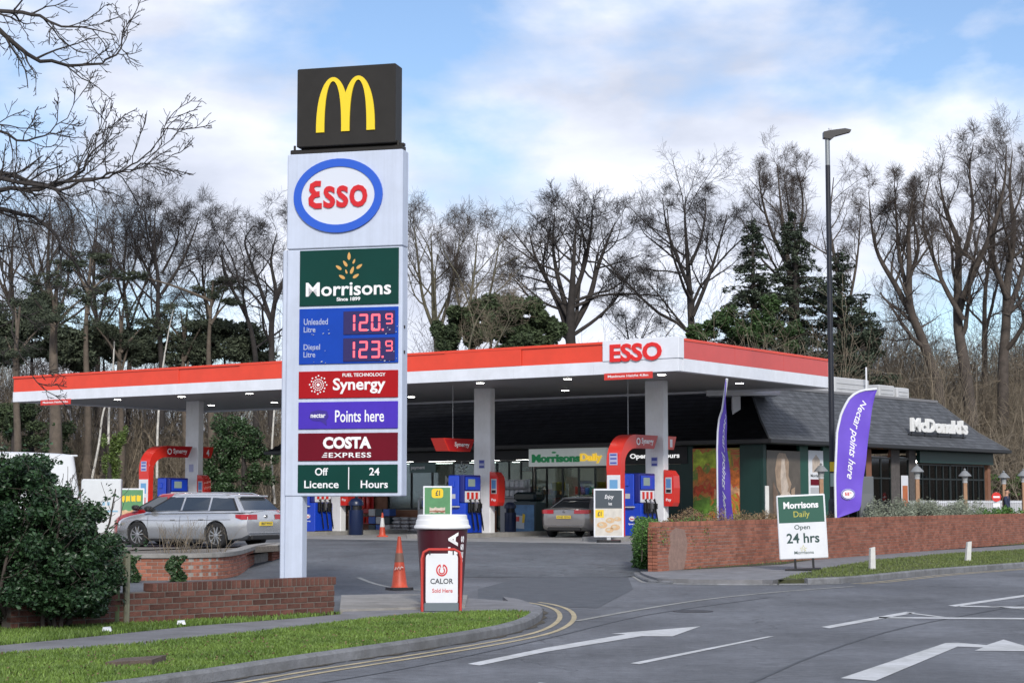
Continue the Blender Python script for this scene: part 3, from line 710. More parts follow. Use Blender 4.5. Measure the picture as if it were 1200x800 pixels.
# oval
blue = mat('sign_blue', (.02, .10, .55), .35); red = mat('sign_red', (.58, .01, .015), .35); ovalw = mat('oval_white', (.62, .66, .74), .35)
ox, oz, orx, orz = .88, 6.50, .755, .60
q = MB(); q.ribbon(ell(ox, oz, orx - .065, orz - .065, 48), .13, -.035, .002, True); ovb = q.build('blue_oval', blue, t)
q = MB(); q.prism(ell(ox, oz, orx - .12, orz - .12, 48), -.018, .002); q.build('oval_centre', ovalw, ovb)
def esso(y, x0, x1, z0, z1, parent, m=red, name='brand_lettering'):
    w = x1 - x0; h = z1 - z0; st = h * .2
    q = MB()
    e = [(x0 + .20 * w, z1 - st * .5), (x0 + .12 * w, z1 - st * .45), (x0 + .055 * w, z1 - .16 * h), (x0 + .045 * w, z1 - .30 * h), (x0 + .10 * w, z0 + .53 * h), (x0 + .18 * w, z0 + .53 * h)]
    e2 = [(x0 + .18 * w, z0 + .53 * h), (x0 + .09 * w, z0 + .50 * h), (x0 + .035 * w, z0 + .36 * h), (x0 + .04 * w, z0 + .2 * h), (x0 + .11 * w, z0 + st * .5), (x0 + .22 * w, z0 + st * .5)]
    q.ribbon(e, st, y - .022, y); q.ribbon(e2, st, y - .0235, y)
    q.build(name, m, parent)
    lettering('sso', x0 + .25 * w, x1, z0, z0 + .80 * h, y, m, parent, bold=.018, ext=.022, name=name)
esso(-.018, ox - .49, ox + .50, oz - .20, oz + .25, ovb)
# panels: left and right edges
pl0, pl1 = .235, 1.905
def panel(z0, z1, m, name, y=.012):
    q = MB(); q.bbox(pl0, pl1, y - .022, y, z0, z1, .004); return q.build(name, m, t)
YF = -.0115
gm = mat('sign_green', (.002, .045, .036), .5, spec=.2, dirt=.12); gb = mat('sign_price_blue', (.008, .06, .42), .5, spec=.2, dirt=.12); gr = mat('sign_dark_red', (.38, .006, .010), .5, spec=.2, dirt=.12)
gp = mat('sign_purple', (.07, .035, .45), .5, spec=.2, dirt=.12); gw = mat('sign_maroon', (.14, .003, .014), .5, spec=.2, dirt=.12); lw = lettering_white
tanl = mat('wheat_gold', (.62, .34, .10), .5)
p = panel(4.735, 5.63, gm, 'green_panel')
lettering('Morrisons', pl0 + .11, pl1 - .12, 4.885, 5.11, YF, lw, p, bold=.018)
lettering('Since 1899', .87, 1.27, 4.80, 4.86, YF, lw, p, bold=.03)
def wheat(cx, cz, s, y, parent, m):
    q = MB()
    for dx, dz, a, l in ((0, 1.15, 90, .3), (-.17, .84, 125, .28), (.22, .92, 65, .2), (-.46, .68, 145, .28), (.46, .70, 35, .28), (-.12, .5, 110, .18), (.14, .55, 68, .30), (-.31, .28, 150, .28), (.31, .30, 30, .28)):
        pts = []
        for k in range(10):
            b = 2 * math.pi * k / 10; u = l * math.cos(b); v = l * .42 * math.sin(b) * (1 - .25 * math.cos(b))
            ca, sa = math.cos(R(a)), math.sin(R(a)); pts.append((cx + (dx + (u * ca - v * sa) * .55) * s, cz + (dz + (u * sa + v * ca) * .55) * s))
        q.prism(pts, y - .004, y)
    return q.build('wheat_emblem', m, parent)
wheat(1.075, 5.08, .38, YF, p, tanl)
p = panel(3.80, 4.69, gb, 'price_panel')
lettering('Unleaded', pl0 + .08, pl0 + .49, 4.43, 4.53, YF, mat('faded_lettering', (.35, .40, .6), .6), p, bold=.015)
lettering('Litre', pl0 + .08, pl0 + .28, 4.31, 4.40, YF, MATS['faded_lettering'], p, bold=.015)
lettering('Diesel', pl0 + .08, pl0 + .36, 4.03, 4.12, YF, MATS['faded_lettering'], p, bold=.015)
lettering('Litre', pl0 + .08, pl0 + .28, 3.91, 4.0, YF, MATS['faded_lettering'], p, bold=.015)
scr = mat('screen_dark', (.02, .014, .10), .25); led = mat('led_red', (.5, .02, .03), .5, emit=(1, .12, .16), estr=1.1)
SEG = {'0': 'abcdef', '1': 'bc', '2': 'abged', '3': 'abgcd', '9': 'abcdfg'}
def seg(ch, x, z, w, h, y, q):
    s = .032 * h / .27; g = .012
    R_ = {'a': (x + g, x + w - g, z + h - s, z + h), 'g': (x + g, x + w - g, z + h / 2 - s / 2, z + h / 2 + s / 2), 'd': (x + g, x + w - g, z, z + s),
          'f': (x, x + s, z + h / 2 + g, z + h - g), 'b': (x + w - s, x + w, z + h / 2 + g, z + h - g), 'e': (x, x + s, z + g, z + h / 2 - g), 'c': (x + w - s, x + w, z + g, z + h / 2 - g)}
    for c in SEG[ch]: a, b, c_, d = R_[c]; q.box(a, b, y - .006, y, c_, d)
for z, dg in ((4.29, '120'), (3.86, '123')):
    q = MB(); q.bbox(.99, 1.855, YF - .012, YF, z - .03, z + .34, .004); sc = q.build('price_screen', scr, p)
    yy = YF - .0125
    for i, c in enumerate(dg): q = MB(); seg(c, 1.05 + i * .205 + (.0 if c != '1' else -.01), z + .02, .15, .27, yy, q); q.build('price_digit', led, sc)
    q = MB(); seg('9', 1.70, z + .12, .12, .17, yy, q); q.build('price_digit', led, sc); q = MB(); q.box(1.64, 1.67, yy - .006, yy, z + .02, z + .05); q.build('decimal_point', led, sc)
# weathering flakes where the blue film has peeled
q = MB(); rr = random.Random(5)
for k in range(26):
    x = rr.choice([rr.uniform(.45, .75), rr.uniform(1.0, 1.85), rr.uniform(1.6, 1.89)]); z = rr.choice([4.22, 4.25, 4.34, 3.84, 4.0]) + rr.uniform(-.03, .03); a = rr.uniform(.008, .03)
    q.prism([(x, z), (x + a, z + a * .3), (x + a * .8, z + a * .8), (x + a * .2, z + a * .5)], YF - .016, YF - .0)
q.build('peeled_flakes', mat('peeled_white', (.55, .58, .65), .7), p, kind='stuff')
p = panel(3.255, 3.685, gr, 'red_panel')
lettering('FUEL TECHNOLOGY', .98, 1.70, 3.59, 3.645, YF, lw, p, bold=.02)
lettering('Synergy', .82, 1.70, 3.32, 3.57, YF, lw, p, bold=.022)
def burst(cx, cz, s, y, parent, m):
    q = MB(); q.prism(ell(cx, cz, s * .17, s * .17, 12), y - .004, y)
    for k in range(16):
        a = 2 * math.pi * k / 16
        for r, d in ((.34, .055), (.55, .075), (.78 + .12 * (k % 2), .085)):
            q.prism(ell(cx + s * r * math.cos(a + r * .4), cz + s * r * math.sin(a + r * .4), s * d, s * d, 6), y - .004, y)
    return q.build('burst_emblem', m, parent, kind='stuff')
burst(.57, 3.47, .16, YF, p, lw)
p = panel(2.765, 3.195, gp, 'purple_panel')
lettering('Points here', .86, 1.68, 2.87, 3.06, YF, lw, p, bold=.012)
q = MB(); q.prism([(.42, 2.95), (.45, 3.04), (.58, 3.07), (.72, 3.05), (.75, 2.97), (.71, 2.90), (.72, 2.82), (.62, 2.89), (.48, 2.90)], YF - .004, YF); nb = q.build('speech_bubble', mat('bubble_purple', (.04, .02, .25), .5), p)
lettering('nectar', .45, .70, 2.945, 3.01, YF - .004, lw, nb, bold=.02)
p = panel(2.26, 2.70, gw, 'maroon_panel')
lettering('COSTA', .66, 1.47, 2.45, 2.64, YF, lw, p, bold=.05)
lettering('EXPRESS', .76, 1.47, 2.31, 2.39, YF, lw, p, bold=.02, sp=1.15)
q = MB()
for k in range(3): q.prism([(.64 + .02 * k, 2.315 + k * .03), (.73, 2.315 + k * .03), (.735, 2.33 + k * .03), (.65 + .02 * k, 2.33 + k * .03)], YF - .004, YF)
q.build('speed_lines', lw, p)
p = panel(1.76, 2.20, gm, 'opening_panel')
lettering('Off', .53, .75, 2.03, 2.15, YF, lw, p, bold=.015)
lettering('Licence', .35, .93, 1.83, 1.95, YF, lw, p, bold=.015)
lettering('24', 1.44, 1.61, 2.03, 2.15, YF, lw, p, bold=.015)
lettering('Hours', 1.30, 1.75, 1.83, 1.95, YF, lw, p, bold=.015)
q = MB(); q.box(1.09, 1.105, YF - .004, YF, 1.81, 2.16); q.build('divider', lw, p)
q = MB(); q.box(W0 - .001, W0 + .006, .1, .16, 4.35, 4.4); q.box(W0 - .001, W0 + .006, .1, .16, 3.95, 4.0); q.build('vent', dark, t)
q = MB(); q.prism([(-.25, -.15), (.45, -.15), (.45, .45), (-.25, .45)], 0, .06, 'z'); q.build('base_plate', concrete, t)

# ================================================================ CANOPY
CL = 30.65; CD = 10.8; Z0, Z1, ZS = 5.53, 6.53, 5.60
tcv = thing('canopy', (CC.x, CC.y, 0), math.atan2(-CU.y, -CU.x), 'long flat filling station canopy with red and white edge', 'canopy')
# local: x = -u (0 at the near corner, negative along the long front), y = v
fr = mat('canopy_red', (.78, .06, .025), .4, var=.08, vscale=.35, coat=.15, dirt=.08); fw = mat('canopy_white', (.76, .79, .86), .35, var=.05, vscale=1, stretch=(1.5, 1.5, .3), dirt=.10)
ZR = Z0 + .40     # foot of the red band
LX = 2.7          # the white corner block with the brand name: length along the front
nf = 9; wf = (CL - LX) / nf
q = MB(); q.box(-CL + .02, -LX, .03, .22, ZR + .01, Z1 - .05); q.build('fascia_backing', mat('joint_dark_red', (.25, .02, .015), .6), tcv)
q = MB(); q.bbox(.004, wf - .004, 0, .04, ZR, Z1 - .03, .004); fpm = q.mesh('red_fascia', fr)
for i in range(nf): o = link(bpy.data.objects.new('red_fascia', fpm), tcv); o.location = (-CL + i * wf, random.uniform(-.001, .001), 0); o.rotation_euler = (random.uniform(-.004, .004), 0, random.uniform(-.0004, .0004))
q = MB(); q.box(-.24, -.04, .2, CD - .35, ZR + .01, Z1 - .05); q.build('fascia_backing', MATS['joint_dark_red'], tcv)
for i in range(3):
    ws = (CD - .35 - .18) / 3; q = MB(); q.bbox(-.04, .002, .18 + i * ws + .004, .18 + (i + 1) * ws - .004, ZR, Z1 - .03, .004); q.build('red_fascia', mat('canopy_red_side_shade', (.62, .06, .05), .35, coat=.3, dirt=.08), tcv)  # same red, darker and pinker: this face's weaker light put into the colour
q = MB(); q.bbox(-CL - .0, -CL + .25, .26, CD, ZR, Z1 - .03, .01); q.build('red_fascia', fr, tcv)
q = MB(); q.bbox(-CL, 0, CD - .25, CD, ZR, Z1 - .03, .01); q.build('red_fascia', fr, tcv)
q = MB(); q.bbox(-CL - .02, -LX, -.03, .03, Z1 - .065, Z1 + .02, .008); q.bbox(-.04, .025, .0, CD - .3, Z1 - .065, Z1 + .02, .008); q.build('red_capping', fr, tcv)
# white band slopes inwards towards the foot
def band(x0, x1, y0, y1, o=.0):
    q = MB(); i = .0
    q.add([(x0 + .12, y0 + .12, Z0), (x1 - .12, y0 + .12, Z0), (x1 - .12, y1 - .12, Z0), (x0 + .12, y1 - .12, Z0),
           (x0, y0, ZR - .02), (x1, y0, ZR - .02), (x1, y1, ZR - .02), (x0, y1, ZR - .02)], [(4, 5, 1, 0)[::-1], (5, 6, 2, 1)[::-1], (6, 7, 3, 2)[::-1], (7, 4, 0, 3)[::-1]])
    return q
q = MB()
q.box(-CL - .0, .0, .02, .22, Z0 + .01, ZR - .01); q.bbox(-.24, .012, .25, CD, Z0, ZR - .004, .01); q.bbox(-CL - .012, -CL + .24, .25, CD, Z0, ZR - .004, .01); q.bbox(-CL + .25, -.25, CD - .24, CD + .002, Z0, ZR - .004, .01)
q.build('white_band', fw, tcv)
for i in range(10):
    wfb = (CL + .02) / 10; q = MB(); q.bbox(-CL - .01 + i * wfb + .003, -CL - .01 + (i + 1) * wfb - .003, -.012 + random.uniform(-.002, .002), .03, Z0, ZR - .004, .006); q.build('white_fascia', fw, tcv)
cb = MB(); cb.bbox(-LX, .03, -.04, .3, ZR - .002, Z1 + .05, .01); cb.bbox(-.25, .035, -.038, .18, ZR - .001, Z1 + .048, .01)
cb = cb.build('corner_block', fw, tcv)
q = MB(); q.bbox(-.24, .03, CD - .36, CD + .03, ZR - .002, Z1 + .02, .01); q.build('end_block', fw, tcv)
x0, x1, z0_, z1_ = -LX + .28, -.55, Z0 + .36, Z1 - .08
lettering('ESSO', x0, x1, z0_, z1_, -.041, mat('esso_red', (.72, .012, .01), .35, coat=.2), cb, bold=.035, ext=.03, name='brand_lettering')
soff = mat('soffit', (.27, .27, .28), .5, var=.04)
root_s = bpy.data.objects.new('soffit', None); link(root_s, tcv)
q = MB(); q.box(-CL + .24, -.25, .24, CD - .24, ZS + .02, ZS + .12); q.build('backing', soff, root_s)
q = MB(); k = 0
npan = 0
me_c = {}
w = (CL - .5) / 34; d = (CD - .5) / 4
qq = MB(); qq.box(.004, w - .004, .004, d - .004, ZS, ZS + .02); pm = qq.mesh('soffit_panel', soff)
for i in range(34):
    for j in range(4):
        o = link(bpy.data.objects.new('soffit_panel', pm), root_s); o.location = (-CL + .25 + i * w, .25 + j * d, 0)
q = MB(); q.box(-CL + .1, -.1, .1, CD - .1, Z1 - .35, Z1 - .28); q.build('roof_deck', mat('roof_deck', (.3, .3, .3), .8), tcv)
colm = mat('column_white', (.80, .81, .83), .4, dirt=.12, var=.04, stretch=(5, 5, .4))
stickm = mat('sticker_blue', (.05, .07, .35), .5)
dl = mat('downlight_lens', (.8, .8, .78), .3, emit=(1, .97, .9), estr=20)
for u in (3.4, 10.5, 17.4, 24.9):
    q = MB(); q.bbox(-u - .36, -u + .36, 4.26, 4.56, FZ, ZS, .02); c = q.build('column', colm, tcv)
    q = MB(); q.box(-u - .12, -u + .12, 4.248, 4.259, 2.75, 3.05); st = q.build('notice', mat('notice_pale', (.4, .42, .6), .5), c)
    if u < 20:
        q = MB(); q.box(-u - .10, -u + .10, 4.244, 4.2475, 2.93, 3.03); q.box(-u - .10, -u + .10, 4.244, 4.2475, 2.77, 2.84); q.build('notice_band', stickm, c)
for i, u in enumerate(np.arange(1.6, 30, 3.55)):
    for v in (1.7, 6.9):
        q = MB(); q.lathe([(.17, ZS - .03), (.19, ZS - .004)], 16, -u, v); h = q.build('downlight', white, tcv)
        q = MB(); q.lathe([(.13, ZS - .034), (.13, ZS - .0305)], 16, -u, v); h2 = q.build('lens', dl, h)
for xx, ys_ in ((-2.62, -.06), (-28.9, -.06)):
    q = MB(); q.bbox(xx, xx + 1.75, ys_ - .02, ys_, Z0 - .19, Z0 + .02, .004); hs = q.build('height_sign', redm, tcv)
    lettering('Maximum Height 4.8m', xx + .14, xx + 1.6, Z0 - .14, Z0 - .04, ys_ - .021, lettering_white, hs, bold=.02)

# ---------------- pump islands
islm = mat('island_concrete', (.32, .31, .30), .8, var=.1, dirt=.3)
pb = mat('pump_blue', (.008, .05, .48), .3, coat=.3); pbd = mat('pump_navy', (.006, .012, .16), .35, coat=.2); grey = mat('light_grey', (.45, .46, .48), .4)
hose = mat('hose_black', (.01, .01, .01), .35)
YAW = math.atan2(-CU.y, -CU.x)      # local x = -u, y = v
desc = {3.4: 'right', 10.5: 'middle', 17.4: 'hidden', 24.9: 'far'}
def make_pump(loc, label):
    t = thing('fuel_pump', loc, YAW, label, 'fuel pump', 'fuel pumps on the islands')
    # the narrow end faces -y, the nozzles face +x
    q = MB(); q.bbox(-.42, .32, -.5, .5, 0, 1.05, .02); q.build('lower_housing', pb, t)
    q = MB(); q.bbox(-.42, .26, -.5, .5, 1.06, 2.02, .02); up_ = q.build('upper_housing', pbd, t)
    q = MB(); q.bbox(-.38, .08, -.56, -.50, .95, 2.0, .02); ep = q.build('end_panel', pb, t)
    q = MB(); q.bbox(-.24, -.10, -.60, -.56, 1.6, 1.82, .03); q.build('handle', pb, ep)
    q = MB(); q.box(-.24, -.06, -.565, -.56, 1.2, 1.36); q.build('notice', grey, ep)
    q = MB(); q.bbox(-.36, .10, -.60, -.5, .90, .945, .01); q.build('shelf', grey, t)
    q = MB(); q.prism(ell(-.02, .55, .13, .10, 20), -.51, -.5); ov = q.build('oval_badge', lettering_white, t)
    q = MB(); q.ribbon(ell(-.02, .55, .12, .09, 20), .022, -.514, -.51, True); q.build('badge_ring', stickm, ov)
    lettering('Esso', -.09, .05, .515, .58, -.511, mat('sign_red', (.5, .01, .01), .4), ov, bold=.03, ext=.003)
    lettering('Synergy', -.16, .12, .34, .41, -.501, lettering_white, t, bold=.02, ext=.003)
    q = MB(); q.bbox(.26, .30, -.42, .42, 1.50, 1.95, .01); dp = q.build('display', pb, t)
    q = MB(); q.box(.30, .305, -.30, .10, 1.62, 1.88); q.build('display_glass', mat('lcd_glass', (.25, .32, .30), .15), dp)
    q = MB(); q.box(.26, .275, -.44, .44, 1.08, 1.46); gp_ = q.build('grade_panel', white, t)
    q = MB()
    for k in range(3): q.box(.275, .280, -.34 + k * .25, -.20 + k * .25, 1.18, 1.42)
    q.build('grade_label', redm, gp_)
    for k in range(3):
        y = -.30 + k * .27
        q = MB(); q.bbox(.32, .42, y - .07, y + .07, .72, 1.05, .015); bt = q.build('nozzle_boot', hose, t)
        q = MB(); q.tube([(.44, y, .78), (.45, y, 1.0), (.40, y - .0, 1.12), (.36, y, 1.16)], .032, 6); q.bbox(.40, .50, y - .03, y + .03, .86, 1.04, .01); q.build('nozzle', [hose, mat('nozzle_grey', (.1, .1, .11), .4), hose][k], bt)
        q = MB(); q.tube([(.46, y, .80), (.50, y + .02, .5), (.52, y + .06, .2), (.48, y + .11, .1), (.42, y + .14, .25), (.38, y + .13, .7), (.34, y + .1, 1.2)], .018, 6); q.build('hose', hose, t)
    q = MB(); q.bbox(-.40, .34, -.48, .48, -.02, .03, .01); q.build('plinth', black, t)
    return t
def make_screen(loc, label):
    t = thing('payment_terminal', loc, YAW, label, 'payment terminal', 'red payment terminals on the columns')
    prof = [(0, 0), (.30, .0), (.36, .12), (.38, .6), (.36, 1.0), (.22, 1.17), (0, 1.2)]
    q = MB(); q.prism([(p_[0], p_[1]) for p_ in prof], -.20, .20); q.build('housing', redm, t)
    q = MB(); q.bbox(.06, .30, -.206, -.195, .42, .95, .01); fc_ = q.build('face_plate', grey, t)
    q = MB(); q.box(.09, .27, -.210, -.206, .6, .9); q.build('screen', mat('screen_blue', (.10, .22, .45), .2), fc_)
    q = MB(); q.box(.09, .27, -.210, -.206, .45, .55); q.build('keypad', black, fc_)
    lettering('Pay', .08, .28, .14, .26, -.201, lettering_white, t, bold=.02, ext=.003)
    return t
def make_arch(loc, label, num):
    t = thing('number_arch', loc, YAW, label, 'sign', 'red arches over the pump islands')
    # post at y=0, the arm runs back along +y
    wv = .27; q = MB(); ou = []; inn_ = []
    H_, B_ = 3.42, .95
    ou = [(0, 2.25), (0, H_ - B_)] + [(B_ - B_ * math.cos(a), H_ - B_ + B_ * math.sin(a)) for a in np.linspace(.15, math.pi / 2, 8)]
    ii = [(.26, 2.25), (.26, H_ - B_)] + [(B_ - (B_ - .26) * math.cos(a), H_ - B_ + (B_ - .44) * math.sin(a)) for a in np.linspace(.15, math.pi / 2, 8)]
    n = len(ou); vs = []
    for (y, z) in ou + ii: vs += [(-wv, y, z), (wv, y, z)]
    fs = []
    for i in range(n - 1):
        a, b, c, d = 2 * i, 2 * i + 1, 2 * i + 3, 2 * i + 2; A_, B2, C2, D2 = [k_ + 2 * n for k_ in (a, b, c, d)]
        fs += [(a, b, c, d), (A_, D2, C2, B2), (a, d, D2, A_), (b, B2, C2, c)]
    q.add(vs, fs); q.build('curved_head', redm, t, True)
    q = MB(); q.bbox(-wv, wv, .002, .258, 0, 2.26, .012); post = q.build('post', redm, t)
    q = MB(); q.box(-wv + .02, wv - .02, -.004, .004, .95, 2.1); fp = q.build('face_panel', white, post)
    q = MB(); q.box(-.15, .15, -.008, -.004, 1.55, 1.95); q.build('notice', mat('notice_blue', (.15, .35, .6), .5), fp)
    q = MB(); q.box(-.13, .13, -.008, -.004, 1.05, 1.4); q.build('notice', mat('notice_red', (.6, .06, .05), .5), fp)
    q = MB(); q.box(-.15, .15, -.012, .0, 2.42, 2.8); s2 = q.build('price_notice', mat('notice_pale', (.4, .42, .6), .5), t)
    q = MB()
    for z in (2.46, 2.6, 2.72): q.box(-.12, .12, -.015, -.0125, z, z + .05)
    q.build('notice_band', stickm, s2)
    # arm with a slanted end
    q = MB(); yz = [(B_ - .02, H_ - .44), (B_ - .02, H_), (2.35, H_), (2.1, H_ - .44)]
    q.prism(yz, -wv + .002, wv - .002, 'x'); arm = q.build('arm', mat('arch_dark_red', (.42, .01, .015), .35, coat=.3), t)
    M = Matrix(((0, -1, 0, 0), (1, 0, 0, 0), (0, 0, 1, 0), (0, 0, 0, 1)))
    lettering('Synergy', B_ + .35, 2.05, H_ - .34, H_ - .10, -wv + .001, lettering_white, arm, bold=.02, ext=.004, M=M)
    burst_m = MB(); 
    q = MB(); q.M = M; q.ribbon(ell(B_ + .15, H_ - .22, .10, .10, 14), .04, -wv - .003, -wv + .003, True); q.build('burst_emblem', lettering_white, arm)
    # wing beyond the column carries the pump number
    q = MB(); q.prism([(2.95, H_ - .44), (2.95, H_), (3.55, H_), (3.38, H_ - .44)], -wv + .002, wv - .002, 'x'); wg = q.build('number_wing', redm, t)
    lettering(str(num), 3.12, 3.28, H_ - .36, H_ - .10, -wv + .001, lettering_white, wg, bold=.03, M=M)
    return t
def island(u, label, v0=.55, v1=8.2):
    t = thing('pump_island', cp(u, v0, FZ), YAW, label, 'island', 'concrete islands under the canopy')
    q = MB(); q.prism(rrect(-.62, .62, 0, v1 - v0, .35), 0, .15, 'z'); q.build('kerb', islm, t); return t
names = {3.4: 'nearest the red poster board', 10.5: 'behind the giant coffee cup', 17.4: 'behind the tall price sign', 24.9: 'behind the silver estate car'}
for n_, u in enumerate((3.4, 10.5, 17.4, 24.9)):
    island(u, 'concrete pump island ' + names[u])
    make_pump(cp(u, 3.35, FZ + .15), 'blue fuel pump with black nozzles ' + names[u])
    make_screen(cp(u - .38, 4.41, FZ + .15 + .95), 'red payment terminal on the column ' + names[u])
    if u != 10.5: make_arch(cp(u, 1.7, FZ), 'red and white arch ' + names[u], n_ + 1)
# hanging wing sign of the middle island
u = 10.5; H_ = 3.42
t = thing('hanging_wing_sign', cp(u, 2.2, FZ), YAW, 'red wing sign hanging on a rod before the middle column', 'sign')
q = MB(); q.M = Matrix.Identity(4)
q.prism([(-.25, H_ - .44), (-.55, H_), (1.25, H_), (1.0, H_ - .44)], -.27, .27, 'x'); wb_ = q.build('sign_body', redm, t)
q = MB(); q.prism([(-.17, H_ - .41), (-.46, H_ - .03), (1.18, H_ - .03), (.98, H_ - .41)], .27, .275, 'x'); q.build('dark_face', MATS['arch_dark_red'], wb_)
M = Matrix(((0, -1, 0, 0), (1, 0, 0, 0), (0, 0, 1, 0), (0, 0, 0, 1)))
lettering('Synergy', .1, .95, H_ - .32, H_ - .12, -.275, lettering_white, wb_, bold=.02, M=M)
q = MB(); q.tube([(0, .35, H_), (0, .35, ZS - FZ)], .012, 6); q.build('rod', grey, t)
q = MB()
t2 = thing('hanging_rod', cp(3.4, 2.6, FZ), YAW, 'thin rod hanging from the canopy above the right red arch', 'rod'); q.tube([(0, 0, H_), (0, 0, ZS - FZ)], .012, 6); q.build('rod', grey, t2)
# ================================================================ SHOP AND RESTAURANT
UB = Vector((-.766, .643)); VB = Vector((.643, .766)); KE = Vector((9.03, 63.5)); ZE = 3.73
KW = KE + (UB + VB) * .6                     # wall corner
YB = math.atan2(-UB.y, -UB.x)               # local x = -ub, y = vb
LA, LB = 26.0, 19.3; ZT = 5.8
bld = thing('shop_building', (KE.x, KE.y, 0), YB, 'low building with slate mansard roof holding the shop and the restaurant', 'building')
# local: eave corner at the origin; front A along -x (y=0), side B along +y (x=0)
dgreen = mat('wall_dark_green', (.006, .035, .03), .45, dirt=.1)
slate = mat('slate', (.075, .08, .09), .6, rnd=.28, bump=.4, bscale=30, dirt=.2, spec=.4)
slate_base = mat('slate_underlay', (.03, .03, .033), .8)
I1, H1, I2 = .95, 4.45, 2.25
LBF = LB; 
xa, xb, ya, yb = -LA, 0.0, 0.0, LB
def ringz(i, z): return [(xa + i, ya + i, z), (xb - i, ya + i, z), (xb - i, yb - i, z), (xa + i, yb - i, z)]
q = MB(); q.add(ringz(0, ZE - .02) + ringz(I1, H1 - .02) + ringz(I2, ZT - .02), [(0, 1, 5, 4), (1, 2, 6, 5), (2, 3, 7, 6), (3, 0, 4, 7), (4, 5, 9, 8), (5, 6, 10, 9), (6, 7, 11, 10), (7, 4, 8, 11), (8, 9, 10, 11), (3, 2, 1, 0)])
roof = q.build('roof', slate_base, bld)
# slates laid in courses on both visible slopes
def slope_slates(side):
    out = []; L_ = LA if side == 'A' else LB
    for (i0, z0, i1, z1) in ((0, ZE, I1, H1), (I1, H1, I2, ZT)):
        run = i1 - i0; rise = z1 - z0; sl = math.hypot(run, rise); n = max(1, round(sl / .21)); ang = math.atan2(rise, run)
        for r in range(n):
            f = (r + .5) / n; ins = i0 + run * f; z = z0 + rise * f
            a0, a1 = ins + .02, L_ - ins - .02; x = a0 - (.15 if r % 2 else 0)
            while x < a1:
                s, e = max(x, a0), min(x + .296, a1)
                if e - s > .05:
                    c = (s + e) / 2
                    if side == 'A': M = Matrix.Translation((-c, ins, z + .012)) @ Matrix.Rotation(ang - .05, 4, 'X')
                    else: M = Matrix.Translation((-ins, c, z + .012)) @ Matrix.Rotation(math.pi / 2, 4, 'Z') @ Matrix.Rotation(ang - .05, 4, 'X')
                    out.append((e - s, sl / n + .03, .012, M))
                x += .30
    return out
pieces('slate', slope_slates('B'), slate, roof, lambda s: s[3].translation.y)
pieces('slate', slope_slates('A'), mat('slate_shaded', (.006, .0065, .008), .9, rnd=.25, spec=.08), roof, lambda s: 0, limit=0)  # same roof slate, the shade under the canopy put into a near-black colour
q = MB()
for (px_, py_) in (((0, 0), (-I1, I1)),):
    q.tube([(0, 0, ZE + .02), (-I1, I1, H1 + .02), (-I2, I2, ZT + .02)], .05, 6)
q.build('hip_tiles', slate, roof); q = MB(); q.tube([(0, LB, ZE + .02), (-I1, LB - I1, H1 + .02), (-I2, LB - I2, ZT + .02)], .05, 6)
q.build('hip_tiles', slate, roof)
q = MB(); q.bbox(xa + I2 - .05, xb - I2 + .06, ya + I2 - .06, ya + I2 + .1, ZT - .02, ZT + .09); q.bbox(xb - I2 - .1, xb - I2 + .065, ya + I2 + .11, yb - I2 + .05, ZT - .02, ZT + .09); q.build('flat_roof_trim', mat('lead_grey', (.18, .18, .19), .6), roof)
q = MB(); q.box(xa, .03, -.12, .0, ZE - .10, ZE + .03); q.box(.002, .12, -.12, LB, ZE - .10, ZE + .03); q.build('gutter', black, roof)
q = MB(); q.box(xa, -.001, .001, .6, ZE - .12, ZE - .03); q.box(-.6, -.001, .601, LB, ZE - .12, ZE - .03); q.build('soffit_board', mat('soffit_dark', (.02, .03, .028), .6), roof)
# roof plant
def plant(x0, x1, y0, y1, h, name='air_handling_box'):
    q = MB(); q.bbox(x0, x1, y0, y1, ZT + .0, ZT + h, .03); o = q.build(name, mat('plant_white', (.55, .56, .58), .5, dirt=.15), bld)
    q = MB()
    for k in range(3): q.box(x1 - .0, x1 + .02, y0 + .15, y1 - .15, ZT + .12 + k * (h - .15) / 3, ZT + .15 + k * (h - .15) / 3)
    q.build('louvre', grey, o); return o
def bya(px, a):
    k = (px - 600) / FPX; b = KE + UB * a
    return (k * b.y - b.x) / (VB.x - k * VB.y)
plant(-4.6, -3.2, bya(979, 3.2), bya(1019, 3.2), .80); plant(-4.2, -3.2, bya(1031, 3.2), bya(1049, 3.2), .66); plant(-4.2, -3.2, bya(1052, 3.2), bya(1066, 3.2), .62)
q = MB(); q.tube([(-3.0, bya(1016, 3.0), ZT), (-3.0, bya(1016, 3.0), ZT + 1.3)], .035, 8); q.build('flue', white, bld)
q = MB(); q.bbox(-3.1, -2.9, 3.2, 3.3, ZT, ZT + .5, .01)
# walls
wallb = mat('brick_wall_orange', (.20, .09, .055), .85, col2=(.26, .13, .08), vscale=3, rnd=.15)
q = MB(); wy = .6
q.box(-LA + .6, -LA + .85, .9, LB - .6, FZ, ZE - .13)
q.box(-LA + .6, -.6, LB - .85, LB - .6, FZ, ZE - .13)
q.build('rear_wall', wallb, bld)
q = MB(); q.box(-LA + .7, -.7, .7, LB - .8, FZ + .014, FZ + .05); q.build('floor', mat('shop_floor', (.25, .24, .22), .4), bld)
q = MB(); q.box(-LA + .7, -.75, .75, LB - .8, 3.3, 3.34); ceil = q.build('ceiling', mat('ceiling', (.5, .5, .5), .8), bld)
tubem = mat('fluorescent', (.9, .9, .9), .3, emit=(1, .98, .93), estr=11)
for i in range(9):
    for j in range(2):
        q = MB(); x = -2.9 - i * 2.4; y = 2.0 + j * 2.6
        q.bbox(x - .7, x + .7, y - .07, y + .07, 3.22, 3.29, .01); q.build('light_tube', tubem, ceil)
